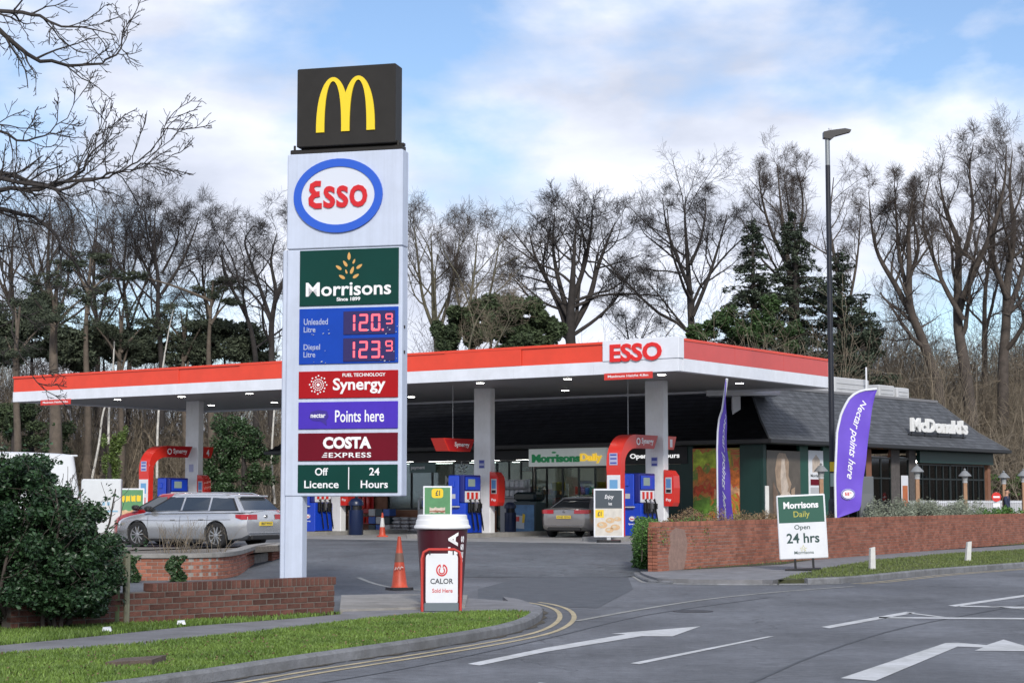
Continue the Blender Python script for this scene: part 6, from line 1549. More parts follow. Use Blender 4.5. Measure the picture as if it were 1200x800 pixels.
# xr0, xf0, w0, xr1, xf1, w1, belt, roof, drop, rise
cab_e = (-2.30, 1.28, .86, -1.90, .42, .66, .985, 1.475, .022, .012)
rl = Gf(255, 643); 
carang = R(149)
h_ = Vector((math.cos(carang), math.sin(carang))); lft = Vector((-h_.y, h_.x))
ctr = Vector((rl.x, rl.y)) + h_ * 1.40 - lft * .80
make_car('estate_car', (ctr.x, ctr.y, hf(ctr.y) + .01), carang, silver, 'silver estate car parked above the brick planter', prof_e, cab_e, (-1.40, 1.40),
         r=.35, win={'side': ((-2.08, 1.06, -1.82, .36), [(-2.05, -1.14, -1.80, -1.12), (-1.07, -.17, -1.05, -.19), (-.10, 1.02, -.12, .32)], (-1.10, -.135, 1.02), (-.90, .10)), 'mirror': trimk, 'lampz': .78}, roofrail=True, plate='BJ67 WVA')
# grey saloon seen from behind
saloon = mat('paint_grey', (.26, .25, .25), .28, .5, coat=.8)
prof_s = [(-2.39, .60, .74, .42), (-2.36, .76, .92, .34), (-2.22, .86, 1.0, .26), (-1.9, .90, 1.0, .21), (-1.2, .915, .96, .19), (0, .915, .93, .19), (.9, .91, .93, .19), (1.25, .905, .93, .19), (1.7, .89, .87, .2), (2.05, .85, .80, .2), (2.26, .76, .72, .22), (2.36, .60, .64, .28), (2.39, .5, .58, .34)]
cab_s = (-1.95, 1.25, .84, -1.05, .35, .60, .97, 1.41, .04, .008)
g_ = Gf(663, 630); an = R(90 - 22); hd = Vector((math.cos(an), math.sin(an))); c_ = g_.xy + hd * 2.2
make_car('saloon_car', (c_.x, c_.y, FZ + .014), an, saloon, 'grey saloon car seen from behind in front of the shop', prof_s, cab_s, (-1.40, 1.42), {'side': ((-1.70, 1.02, -1.05, .30), [(-1.55, -.2, -1.02, -.22), (-.12, .98, -.14, .26)], (-1.0, -.16, 1.0), (-.8, .1)), 'lampz': .82}, plate='KV62 OYH')
# red hatchback beyond the estate
redcar = mat('paint_red', (.36, .012, .015), .25, .2, coat=.8)
prof_h = [(-1.95, .60, .80, .42), (-1.92, .76, .98, .34), (-1.8, .84, 1.02, .26), (-1.5, .87, 1.02, .21), (-.8, .875, 1.0, .19), (0, .875, .98, .19), (.7, .87, .98, .19), (.98, .865, .98, .19), (1.3, .85, .93, .2), (1.6, .81, .85, .2), (1.8, .74, .76, .22), (1.92, .60, .68, .28), (1.95, .5, .6, .34)]
cab_h = (-1.85, 1.15, .82, -1.55, .30, .64, 1.01, 1.50, .04, .012)
q_ = ctr + Vector((math.sin(0) - .75, 3.7)); 
make_car('hatchback_car', (q_.x - .4, q_.y - .3, FZ + .005), R(152), redcar, 'red hatchback mostly hidden behind the silver estate car', prof_h, cab_h, (-1.22, 1.25), {'side': ((-1.66, .98, -1.5, .24), [(-1.62, -1.10, -1.48, -1.08), (-1.03, -.18, -1.01, -.2), (-.10, .94, -.12, .20)], (-1.06, -.14, .95), (-.85, .1)), 'lampz': .86, 'mirror': trimk}, r=.31)
pw = mat('paint_white', (.62, .64, .66), .3, coat=.6)
p_ = P(1036, 600, 76); make_car('hatchback_car', (p_.x, p_.y, FZ), R(165), pw, 'white car almost hidden behind the hedge before the restaurant', prof_h, cab_h, (-1.22, 1.25), {'side': ((-1.66, .98, -1.5, .24), [(-1.62, -1.10, -1.48, -1.08), (-1.03, -.18, -1.01, -.2), (-.10, .94, -.12, .20)], (-1.06, -.14, .95), (-.85, .1)), 'lampz': .86}, r=.31)
# small bright silver car whose bonnet shows below the red terminal's left
# white van behind the bush
prof_v = [(-2.75, .80, 1.35, .42), (-2.72, .93, 1.42, .34), (-2.4, .97, 1.42, .3), (0, .98, 1.42, .3), (1.2, .98, 1.42, .3), (1.75, .97, 1.35, .3), (2.2, .93, 1.15, .3), (2.5, .86, 1.02, .3), (2.7, .72, .8, .34), (2.75, .6, .7, .4)]
cab_v = (-2.72, 2.0, .95, -2.55, 1.15, .82, 1.42, 2.62, .012, .0)
p_ = P(-32, 600, 49.0)
make_car('panel_van', (p_.x - .2, p_.y + 1.0, FZ), R(196), pw, 'white high roof panel van behind the big dark bush', prof_v, cab_v, (-1.7, 1.75), {'side': ((.95, 1.85, .95, 1.15), [(.97, 1.83, .97, 1.12)], (.9, 1.8), (1.0,)), 'lampz': 1.0}, cat='van', r=.36)

# ================================================================ PEOPLE
skinm = mat('skin', (.45, .25, .17), .6)
def skinned(name, pts, edges, rad, m, parent, root=0):
    me = bpy.data.meshes.new(name); me.from_pydata(pts, edges, []); o = bpy.data.objects.new(name, me); COL.objects.link(o)
    md_ = o.modifiers.new('s', 'SKIN'); md_.use_smooth_shade = True; sv = me.skin_vertices[0].data
    for i, r in enumerate(rad): sv[i].radius = r if isinstance(r, tuple) else (r, r); sv[i].use_root = (i == root)
    o.modifiers.new('u', 'SUBSURF').levels = 2
    bpy.context.view_layer.update(); me2 = bpy.data.meshes.new_from_object(o.evaluated_get(bpy.context.evaluated_depsgraph_get())); bpy.data.objects.remove(o)
    me2.materials.clear(); me2.materials.append(m); me2.name = name; me2.polygons.foreach_set('use_smooth', [True] * len(me2.polygons))
    return link(bpy.data.objects.new(name, me2), parent)
def person(loc, yaw, label, coat_c, leg_c, hair_c, stride=.18):
    """faces -y; walking pose"""
    t = thing('person', loc, yaw, label, 'person')
    s = stride
    J = [(0, 0, .95), (0, 0, 1.12), (0, .0, 1.32), (0, 0, 1.45), (0, -.01, 1.53), (0, -.02, 1.62), (0, -.02, 1.72),
         (.10, 0, .90), (.10, -s * .6, .50), (.10, -s, .10), (.10, -s - .14, .04), (-.10, 0, .90), (-.10, s * .2, .48), (-.10, s * 1.1, .14), (-.10, s * 1.1 - .13, .04),
         (.19, 0, 1.40), (.24, s * .4, 1.13), (.23, s * .1, .88), (.22, -.02 + s * .1, .80), (-.19, 0, 1.40), (-.24, -s * .2, 1.13), (-.22, -s * 1.1, .93), (-.21, -s * 1.3, .86)]
    E_ = [(0, 1), (1, 2), (2, 3), (3, 4), (4, 5), (5, 6), (0, 7), (7, 8), (8, 9), (9, 10), (0, 11), (11, 12), (12, 13), (13, 14), (2, 15), (15, 16), (16, 17), (17, 18), (2, 19), (19, 20), (20, 21), (21, 22)]
    rad = [(.15, .11), (.14, .10), (.17, .11), .06, .055, (.075, .095), (.06, .08), .085, .055, .04, .04, .085, .055, .04, .04, .055, .045, .035, .03, .055, .045, .035, .03]
    skinned('body', J, E_, rad, skinm, t)
    for hx, hy, hz in ((.22, -.02 + s * .1, .78), (-.21, -s * 1.35, .84)):   # fingers
        for k in range(4): skinned('finger', [(hx, hy + .03 - k * .02, hz), (hx, hy + .03 - k * .022, hz - .05 - .01 * (k in (1, 2))), (hx * .97, hy + .02 - k * .02, hz - .085)], [(0, 1), (1, 2)], [.009, .008, .007], skinm, t)
        skinned('thumb', [(hx, hy - .03, hz + .02), (hx, hy - .06, hz - .02)], [(0, 1)], [.011, .008], skinm, t)
    g = 1.28
    ji = [0, 1, 2, 15, 16, 17, 19, 20, 21]; mp_ = {a: i for i, a in enumerate(ji)}
    pj = [J[i] for i in ji] + [(0, 0, .82), (0, 0, 1.43)]; ej = [(mp_[a], mp_[b]) for a, b in E_ if a in mp_ and b in mp_] + [(0, 9), (2, 10)]
    skinned('coat', pj, ej, [(.185, .145), (.175, .135), (.20, .14), .075, .062, .05, .075, .062, .05, (.20, .155), (.10, .08)], coat_c, t)
    ji = [0, 7, 8, 9, 11, 12, 13]; mp_ = {a: i for i, a in enumerate(ji)}
    skinned('trousers', [J[i] for i in ji], [(mp_[a], mp_[b]) for a, b in E_ if a in mp_ and b in mp_], [(.165, .125), .10, .075, .062, .10, .075, .062], leg_c, t)
    for a, b in ((9, 10), (13, 14)): skinned('shoe', [(J[a][0], J[a][1] + .03, .055), (J[b][0], J[b][1], .045)], [(0, 1)], [.055, .045], trimk, t)
    skinned('hair', [(0, .01, 1.66), (0, .0, 1.735)], [(0, 1)], [(.085, .10), (.07, .085)], hair_c, t)
    for sx in (-1, 1): q = MB(); q.bbox(sx * .03 - .011, sx * .03 + .011, -.118, -.106, 1.635, 1.647, .003); q.build('eye', trimk, t)
    q = MB(); q.prism([(-.012, 1.60), (.012, 1.60), (.004, 1.645), (-.004, 1.645)], -.132, -.10); q.build('nose', skinm, t)
    q = MB(); q.box(-.022, .022, -.114, -.104, 1.572, 1.578); q.build('mouth', mat('lips', (.3, .1, .08), .6), t)
    for sx in (-1, 1): q = MB(); q.bbox(sx * .082 - .01, sx * .082 + .01, -.03, .01, 1.60, 1.66, .006); q.build('ear', skinm, t)
    return t
p_ = P(1180, 600, 74.5); person((p_.x, p_.y, FZ), R(60), 'person in a navy jacket walking behind the hedge at the right edge', mat('cloth_navy', (.015, .025, .06), .8), mat('cloth_dark', (.02, .02, .025), .8), mat('hair_dark', (.02, .014, .01), .7))
p_ = P(406.5, 600, 70); person((p_.x, p_.y, FZ), R(-70), 'person in dark coat and brown trousers walking past the navy bin', mat('cloth_black', (.012, .012, .014), .8), mat('cloth_brown', (.10, .05, .03), .8), MATS['hair_dark'], .12)
# ================================================================ VEGETATION
RS, TS = .50, .50        # stem and twig thickness
bark = mat('bark_brown', (.07, .057, .048), .9, var=.35, vscale=4, bump=.6, bscale=12); barkd = mat('bark_dark', (.035, .030, .028), .9, var=.3, vscale=4, bump=.5, bscale=12)
twig = mat('twig_brown', (.068, .054, .046), .9, rnd=.25); twigd = mat('twig_dark', (.032, .027, .026), .9, rnd=.25); twigw = mat('brush_twigs', (.20, .165, .12), .9, rnd=.45)
barkg = mat('bark_grey_green', (.12, .11, .075), .9, var=.35, vscale=4, bump=.5, bscale=12)
def np_lines(pts, rad):
    """one polyline through points -> (1,K,3)"""
    return np.array([pts], float), np.array([rad], float)
def tree(loc, trunks, levels, seed, label, bm_, tm_, name='bare_tree', cat='tree', limbs=(), group='bare trees behind the forecourt', rootr=1):
    """trunks: list of (polyline points, radii) local; levels: dicts for grow(); the last ones are twigs"""
    rng = np.random.default_rng(seed); t = thing(name, loc, 0, label, cat, group)
    thick = []; thin = []; cur = []
    for pts, rad in trunks:
        l = smooth3(pts, 4); r = np.interp(np.linspace(0, 1, len(l)), np.linspace(0, 1, len(rad)), rad) * RS
        cur.append((np.array([l]), np.array([r])))
    for P_, R_ in cur: thick.append(tubes(P_, R_, 9))
    gen = cur
    for i, lv in enumerate(levels):
        lv = dict(lv); lv['rmin'] = lv.get('rmin', .012) * TS; sides = lv.pop('sides', 3); nxt = []
        for P_, R_ in gen:
            a, b = grow(rng, P_, R_, **lv); nxt.append((a, b)); (thick if sides > 4 else thin).append(tubes(a, b, sides))
        # continue the leading shoots too
        gen = nxt if i > 0 else nxt
        gen = merge_gen(gen)
    V, F = join_np(thick); o = meshobj('trunk', np_mesh('trunk', V, F, bm_, True), t)
    V, F = join_np(thin); o = meshobj('crown', np_mesh('crown', V, F, tm_), t)
    return t
def merge_gen(g):
    d = {}
    for P_, R_ in g: d.setdefault(P_.shape[1], []).append((P_, R_))
    return [(np.concatenate([a for a, b in v]), np.concatenate([b for a, b in v])) for v in d.values()]
def smooth3(pts, n):
    q = [np.array(p, float) for p in pts]; q = [2 * q[0] - q[1]] + q + [2 * q[-1] - q[-2]]; o = []
    for i in range(1, len(q) - 2):
        for j in range(n):
            t = j / n; a, b, c, d = q[i - 1], q[i], q[i + 1], q[i + 2]; o.append(.5 * ((2 * b) + (c - a) * t + (2 * a - 5 * b + 4 * c - d) * t * t + (3 * b - a - 3 * c + d) * t ** 3))
    o.append(q[-2]); return np.array(o)
def gz(x, y): return terrain(x, y) - .03
def px_tree(base, Y, lines, levels, seed, label, bm_, tm_, depth_wob=1.5, **k):
    """trunk lines given as photo points at distance Y: they are turned into metres, each limb going its own way in depth"""
    b = P(base, 500, Y); z0 = gz(b.x, Y) - .3; rr_ = random.Random(seed); tr = []
    for pts, r in lines:
        o = []; w = rr_.uniform(-depth_wob, depth_wob)
        for i, (px_, py_) in enumerate(pts):
            v = P(px_, py_, Y); z = v.z - z0 if i or py_ < 480 else 0
            o.append((v.x - b.x, (w * (i / (len(pts) - 1)) ** 1.3) * 1.6, max(0, v.z - z0)))
        tr.append((o, r))
    return tree((b.x, Y, z0), tr, levels, seed, label, bm_, tm_, **k)
def lev(dens=1, spread=1, up=.1, wig=.14):
    return [dict(n=int(9 * dens), t0=.22, t1=1, ang=(26, 66), shape=.62, lf=.70 * spread, K=8, rf=.55, wig=wig * .9, trop=up, sides=5, taper=.3),
            dict(n=6, t0=.15, t1=1, ang=(28, 68), lf=.56, K=6, rf=.55, wig=wig, trop=up * .8, sides=3, rmin=.014),
            dict(n=5, t0=.12, t1=1, ang=(28, 70), shape=.3, lf=.58, K=4, rf=.6, wig=wig * 1.2, trop=up * .6, sides=3, rmin=.011),
            dict(n=6, t0=.1, t1=1, ang=(22, 60), shape=.3, lf=.66, K=3, rf=.7, wig=wig, trop=up * .5, sides=3, rmin=.009, lmin=.4)]
# the broad oak above the canopy
px_tree(668, 100, [([(668, 500), (669, 420), (668, 380), (670, 340), (672, 300), (674, 262)], [.75, .6, .5, .36, .2, .06]),
                   ([(669, 410), (660, 370), (645, 335), (628, 300), (620, 268)], [.42, .34, .25, .15, .05]),
                   ([(668, 390), (690, 350), (700, 315), (712, 282), (722, 258)], [.40, .32, .24, .14, .05]),
                   ([(668, 375), (655, 330), (648, 290), (650, 250)], [.34, .26, .16, .05]), ([(670, 355), (685, 310), (692, 270), (693, 245)], [.32, .24, .14, .05]),
                   ([(668, 400), (640, 370), (615, 340), (600, 320)], [.25, .18, .11, .04]), ([(668, 395), (700, 372), (725, 345), (740, 310)], [.25, .18, .11, .04])],
        [dict(n=10, t0=.3, t1=1, ang=(30, 75), shape=.65, lf=.60, K=8, rf=.5, wig=.16, trop=.04, sides=5), dict(n=7, t0=.2, t1=1, ang=(25, 62), lf=.5, K=6, rf=.55, wig=.16, trop=.03, rmin=.016), dict(n=6, t0=.15, t1=1, ang=(25, 60), lf=.55, K=4, rf=.6, wig=.16, trop=.03, rmin=.013), dict(n=3, t0=.1, t1=1, ang=(20, 55), lf=.6, K=3, rf=.7, trop=.02, rmin=.011, lmin=.4)],
        21, 'broad round bare oak tree rising above the middle of the canopy', barkd, twigd)
px_tree(812, 98, [([(812, 500), (812, 410), (810, 350), (808, 300), (806, 250), (808, 222)], [.5, .42, .34, .24, .12, .04]),
                  ([(812, 370), (828, 330), (840, 290), (848, 255)], [.25, .2, .12, .04]), ([(811, 345), (795, 310), (780, 275), (772, 240)], [.25, .19, .12, .04]),
                  ([(809, 310), (822, 280), (830, 245), (832, 225)], [.2, .15, .1, .04]), ([(812, 395), (790, 370), (768, 345), (755, 335)], [.17, .12, .08, .03])], lev(1, .7, .05), 22, 'slim dark bare tree left of the tall conifers', barkd, twigd)
px_tree(742, 104, [([(742, 500), (742, 420), (738, 395), (735, 365)], [.2, .16, .1, .04]), ([(742, 430), (752, 400), (765, 375)], [.14, .1, .03])], lev(.7, 1, .05), 23, 'small bare tree just left of the brand name block', barkd, twigd)
px_tree(512, 98, [([(512, 500), (512, 420), (508, 370), (506, 320), (504, 270)], [.4, .32, .25, .16, .05]), ([(512, 400), (525, 350), (535, 300), (538, 270)], [.22, .17, .11, .04]), ([(510, 390), (496, 350), (490, 300), (486, 262)], [.22, .17, .11, .04])], lev(1, .8, .12), 24, 'greyish bare tree just right of the tall price sign', barkg, twig)
px_tree(556, 96, [([(556, 500), (554, 430), (550, 370), (556, 320), (560, 275)], [.26, .22, .18, .12, .04]), ([(554, 410), (570, 360), (580, 310), (585, 275)], [.2, .15, .1, .04]), ([(552, 400), (536, 350), (530, 310)], [.17, .12, .04])], lev(.9, .8, .12), 25, 'pale bare tree in front of the dark yew', barkg, twig)
px_tree(575, 90, [([(545, 500), (548, 420), (556, 380), (572, 350)], [.14, .12, .08, .03]), ([(560, 500), (572, 430), (590, 390), (602, 365)], [.12, .1, .06, .02])], lev(.45, .7, .1), 26, 'thin grey saplings before the yew', barkg, twigw)
# left group
px_tree(190, 100, [([(190, 500), (190, 420), (188, 370), (190, 330), (188, 290), (192, 245)], [.36, .3, .25, .2, .12, .04]), ([(189, 350), (172, 310), (160, 275)], [.2, .14, .04]), ([(189, 345), (212, 310), (228, 275), (235, 255)], [.2, .15, .09, .04]), ([(190, 320), (205, 285), (208, 250)], [.15, .1, .04]), ([(189, 335), (178, 290), (176, 250)], [.15, .1, .04])], lev(1, .9, .08), 31, 'round headed bare tree behind the left part of the canopy', barkd, twigd)
px_tree(318, 97, [([(318, 500), (319, 420), (320, 380), (326, 345), (322, 310), (330, 280)], [.4, .34, .3, .22, .14, .05]), ([(319, 380), (306, 340), (296, 310), (290, 285), (302, 268)], [.25, .2, .15, .1, .04]), ([(322, 350), (338, 315), (345, 285), (340, 262)], [.2, .15, .1, .04])], lev(.8, .7, .06, .22), 32, 'gnarled bare tree close to the left side of the price sign', barkd, twigd)
px_tree(288, 99, [([(300, 500), (300, 430), (292, 380), (275, 345), (262, 320), (258, 290)], [.34, .3, .24, .18, .12, .04]), ([(292, 385), (285, 350), (270, 300), (252, 270)], [.15, .12, .08, .03])], lev(.7, .8, .06, .2), 33, 'leaning bare tree between the round headed tree and the price sign', barkd, twigd)
for i, (bx_, Y, top, r, lab) in enumerate(((18, 103, 238, .4, 'bare tree at the far left edge of the wood'), (62, 100, 225, .42, 'tall bare tree behind the drooping near branches'), (112, 104, 235, .34, 'bare tree between the leftmost pines'), (246, 105, 300, .25, 'low bare tree behind the leaning tree'), (150, 106, 260, .3, 'bare tree left of the round headed tree'))):
    px_tree(bx_, Y, [([(bx_, 500), (bx_ + 2, 400), (bx_ - 4, 330), (bx_, top + 10)], [r, r * .8, r * .55, .05]), ([(bx_, 390), (bx_ + 20, 330), (bx_ + 32, top + 30)], [r * .5, r * .35, .04]), ([(bx_, 370), (bx_ - 18, 320), (bx_ - 30, top + 40)], [r * .5, r * .35, .04])], lev(.9, .85, .1), 40 + i, lab, bark, twig)
# right group
px_tree(1104, 92, [([(1104, 500), (1098, 450), (1080, 400), (1064, 360), (1062, 310), (1060, 265), (1066, 230)], [.62, .55, .48, .4, .28, .16, .05]), ([(1070, 372), (1050, 335), (1030, 300), (1022, 268), (1018, 225)], [.35, .28, .2, .12, .04]), ([(1063, 340), (1052, 300), (1046, 260), (1040, 215)], [.25, .18, .12, .04]), ([(1064, 330), (1078, 290), (1075, 250), (1082, 220)], [.25, .18, .11, .04])], lev(1, .5, .14), 51, 'leaning bare tree with a bent trunk right of the street lamp', bark, twig)
px_tree(1136, 92, [([(1140, 500), (1132, 430), (1126, 380), (1128, 330), (1130, 280), (1118, 240), (1112, 195)], [.68, .6, .5, .42, .3, .18, .05]), ([(1128, 350), (1144, 310), (1160, 265), (1168, 220), (1166, 180)], [.36, .3, .22, .13, .05]), ([(1129, 375), (1108, 335), (1096, 300), (1085, 255), (1095, 205)], [.3, .24, .18, .1, .04]), ([(1130, 300), (1140, 250), (1136, 200), (1140, 170)], [.26, .18, .1, .04])], lev(1.1, .5, .14), 52, 'tall forked bare tree above the restaurant roof sign', bark, twig)
px_tree(1176, 93, [([(1176, 500), (1176, 430), (1180, 380), (1182, 330), (1190, 270), (1186, 215), (1190, 175)], [.62, .55, .48, .4, .28, .15, .05]), ([(1180, 370), (1200, 320), (1212, 270), (1218, 215)], [.34, .26, .18, .05]), ([(1181, 350), (1166, 310), (1158, 260), (1162, 215)], [.3, .22, .14, .04])], lev(1.1, .5, .14), 53, 'tall bare tree next to the right edge of the photo', bark, twig)
px_tree(1215, 95, [([(1215, 500), (1214, 420), (1220, 340), (1228, 260), (1222, 190)], [.5, .42, .3, .18, .05]), ([(1215, 400), (1200, 330), (1196, 260), (1204, 190)], [.3, .22, .14, .04])], lev(1, .5, .12), 54, 'bare tree mostly outside the right edge of the photo', bark, twig)
px_tree(1155, 99, [([(1155, 500), (1152, 420), (1150, 340), (1158, 270), (1154, 200)], [.36, .3, .22, .13, .04]), ([(1152, 400), (1168, 340), (1182, 280)], [.2, .14, .05])], lev(.9, .5, .12), 57, 'thinner bare tree between the two tallest ones', bark, twig)
px_tree(928, 102, [([(928, 500), (928, 400), (925, 340), (918, 290), (910, 240), (905, 200)], [.5, .42, .34, .24, .12, .04]), ([(926, 330), (938, 280), (945, 230), (940, 190)], [.28, .2, .12, .04]), ([(922, 310), (902, 270), (890, 235), (884, 205)], [.24, .17, .11, .04]), ([(920, 300), (926, 250), (922, 200)], [.2, .12, .04])], lev(1.1, .5, .12), 55, 'bare tree with feathery top rising behind the conifers', bark, twig)
px_tree(1000, 103, [([(1000, 500), (992, 400), (985, 320), (978, 260), (985, 200)], [.4, .34, .24, .14, .05]), ([(990, 380), (1004, 310), (1010, 250)], [.2, .14, .05])], lev(.9, .5, .1), 56, 'bare tree directly behind the street lamp', bark, twig)
# birches: pale thin trunks
birch = mat('birch_bark', (.50, .48, .44), .8, var=.35, vscale=7)
for i, (l, Y, lab) in enumerate((([(184, 560), (185, 500), (190, 440), (198, 390), (204, 362)], 92, 'white birch trunk above the left red arch'), ([(127, 520), (128, 480), (132, 440), (134, 400)], 95, 'white birch trunk behind the left end of the canopy'), ([(322, 590), (318, 540), (320, 490), (323, 440)], 93, 'pale birch stem beside the left side of the price sign'), ([(108, 560), (116, 520), (122, 480), (140, 440)], 94, 'leaning pale birch stem left of the left red arch'))):
    px_tree(l[0][0], Y, [(l, [.14, .12, .1, .06, .02][:len(l)])], [dict(n=9, t0=.3, t1=1, ang=(25, 55), lf=.3, K=5, rf=.4, wig=.12, trop=.1, rmin=.012), dict(n=7, t0=.1, t1=1, ang=(20, 50), lf=.5, K=4, rf=.6, trop=.05, rmin=.009)], 60 + i, lab, birch, twig, name='birch_tree', group='birches behind the canopy', depth_wob=.3)
# pines: tall trunks with flat dark clumps
leafpine = mat('pine_needles', (.045, .062, .040), .8, col2=(.075, .092, .055), vscale=.6, rnd=.4)
leafyew = mat('yew_leaves', (.035, .058, .026), .8, col2=(.06, .085, .035), vscale=.5, rnd=.45); leafholly = mat('holly_leaves', (.035, .07, .025), .5, col2=(.055, .10, .03), vscale=.7, rnd=.45)
def foliage(parent, blobs, n, size, m, seed, shell=.5, name='foliage', asp=.5, up=.3):
    rng = np.random.default_rng(seed); C = in_blobs(rng, blobs, n, shell); C = C[C[:, 2] > .0]; V, F = leaves(rng, C, size, up=up, asp=asp); return meshobj(name, np_mesh(name, V, F, m), parent)
pinebark = mat('pine_bark', (.10, .08, .062), .9, var=.35, vscale=3, bump=.6, bscale=10)
def pine(bx_, Y, top, clumps, seed, label, r=.28):
    b = P(bx_, 500, Y); z0 = gz(b.x, Y) - .3; t = thing('pine_tree', (b.x, Y, z0), 0, label, 'tree', 'pines behind the left part of the canopy'); rng = np.random.default_rng(seed)
    H_ = P(bx_, top, Y).z - z0; l = smooth3([(0, 0, 0), (.15, 0, H_ * .35), (-.1, .1, H_ * .7), (.1, 0, H_ * .97)], 5); q = [tubes(np.array([l]), np.array([np.linspace(r, .05, len(l))]), 9)]
    bl = []
    for (cx, cy, rx, rz) in clumps:
        v = P(cx, cy, Y); s = Y / FPX; dy = rng.uniform(-1.5, 1.5); c = np.array([v.x - b.x, dy, v.z - z0]); a = np.array([0, 0, max(1, c[2] - rx * s * .9 - .4)])
        q.append(tubes(np.array([smooth3([a, (a + c) / 2 + [0, 0, .1], c], 4)]), np.array([np.linspace(.10, .03, 9)]), 5))
        for k in range(9): bl.append((c[0] + rng.uniform(-.75, .75) * rx * s, c[1] + rng.uniform(-.8, .8) * rx * s * .7, c[2] + rng.uniform(-.6, .6) * rz * s, rx * s * .33, rx * s * .33, rz * s * .38))
    V, F = join_np(q); meshobj('trunk', np_mesh('trunk', V, F, pinebark, True), t)
    foliage(t, bl, 800 * len(clumps), .24, leafpine, seed + 1, .2, 'crown', asp=.16)
pine(62, 88, 300, [(62, 330, 34, 13), (90, 345, 30, 12), (40, 350, 32, 14), (75, 372, 36, 12)], 71, 'pine with a thick pale trunk behind the white van', .45)
pine(100, 96, 292, [(105, 300, 26, 9), (85, 312, 24, 8), (122, 318, 20, 8), (100, 335, 28, 9)], 72, 'pine with a flat dark top left of the round headed tree')
pine(140, 98, 350, [(140, 360, 30, 14), (165, 378, 30, 13), (118, 385, 32, 14), (150, 400, 36, 12)], 73, 'low dark pine behind the canopy left of the birch')
pine(245, 98, 320, [(258, 328, 26, 10), (238, 342, 24, 9), (265, 352, 22, 9), (168, 326, 20, 7)], 74, 'pine whose dark tufts show behind the leaning tree')
pine(215, 100, 355, [(215, 365, 34, 12), (240, 382, 36, 12), (190, 372, 26, 10), (225, 400, 40, 12)], 75, 'broad low pine above the left column')
pine(18, 92, 345, [(12, 358, 34, 16), (40, 380, 30, 14), (0, 392, 36, 16), (22, 412, 34, 12)], 76, 'dark pine at the left edge above the van')
# yews and hollies
def leafmass(name, base, Y, blobs, n, size, m, seed, label, cat='tree', group=None, asp=.5, bare=0):
    b = P(base, 500, Y); z0 = gz(b.x, Y) - .2; t = thing(name, (b.x, Y, z0), 0, label, cat, group); s = Y / FPX; bl = []; rng = np.random.default_rng(seed + 5)
    for (cx, cy, rx, rz) in blobs:
        v = P(cx, cy, Y); c0_ = (v.x - b.x, v.z - z0)
        for k in range(14):
            a = rng.uniform(0, 6.28); d = rng.uniform(.2, .75); e_ = rng.uniform(-.8, .9)
            bl.append((c0_[0] + math.cos(a) * d * rx * s, math.sin(a) * d * rx * s * .7, c0_[1] + e_ * rz * s * .8, rx * s * rng.uniform(.22, .42), rx * s * .35, rz * s * rng.uniform(.2, .38)))
    foliage(t, bl, n, size, m, seed, .35, 'crown', asp)
    zt_ = max(b_[2] for b_ in bl); q = MB(); q.tube([(0, 0, 0), (.1, 0, zt_ * .5), (0, 0, zt_ * .85)], [.25, .16, .05], 8); q.build('trunk', barkd, t, True); return t
leafmass('yew_tree', 575, 93, [(575, 375, 34, 34), (545, 385, 28, 26), (610, 372, 32, 30), (640, 388, 22, 24), (590, 400, 50, 24), (520, 395, 22, 22)], 50000, .24, leafyew, 81, 'broad dark green yew behind the canopy right of the price sign', asp=.4)
leafmass('yew_tree', 35, 97, [(35, 385, 50, 40), (-10, 400, 50, 36), (80, 410, 40, 30)], 26000, .22, leafpine, 87, 'dark evergreen mass at the left edge above the canopy end')
leafmass('yew_tree', 120, 100, [(125, 395, 46, 32), (165, 405, 40, 28), (95, 415, 36, 26)], 22000, .22, leafpine, 88, 'grey green evergreen mass behind the birch and the left fascia')
leafmass('yew_tree', 262, 101, [(262, 400, 50, 30), (300, 412, 36, 24), (225, 408, 40, 26)], 22000, .22, leafpine, 89, 'grey green evergreen mass behind the fascia beside the price sign')
leafmass('holly_tree', 835, 95, [(845, 372, 24, 20), (868, 385, 20, 20), (820, 392, 22, 14)], 9000, .18, leafholly, 82, 'rounded green holly below the conifers behind the canopy')
leafmass('holly_tree', 895, 94, [(895, 385, 24, 26), (925, 395, 22, 20), (905, 360, 14, 18)], 9000, .18, leafholly, 83, 'brighter green holly right of the rounded one')
leafmass('ivy_thicket', 285, 92, [(280, 515, 34, 32), (262, 540, 26, 34), (305, 545, 22, 30), (275, 575, 38, 22), (240, 560, 18, 24)], 17000, .16, mat('ivy_leaves', (.025, .058, .020), .5, col2=(.045, .085, .03), vscale=.8, rnd=.45), 84, 'dark green ivy thicket under the canopy left of the price sign', 'shrub')
leafmass('ivy_thicket', 128, 92, [(128, 545, 14, 40), (140, 520, 10, 24)], 4000, .14, mat('ivy_light', (.10, .15, .035), .5, rnd=.45), 85, 'yellow green ivy column right of the white van', 'shrub')
leafmass('laurel_shrub', 15, 95, [(15, 500, 40, 30), (60, 520, 30, 30)], 9000, .18, leafyew, 86, 'dark evergreen shrubs behind the van at the left edge', 'shrub')
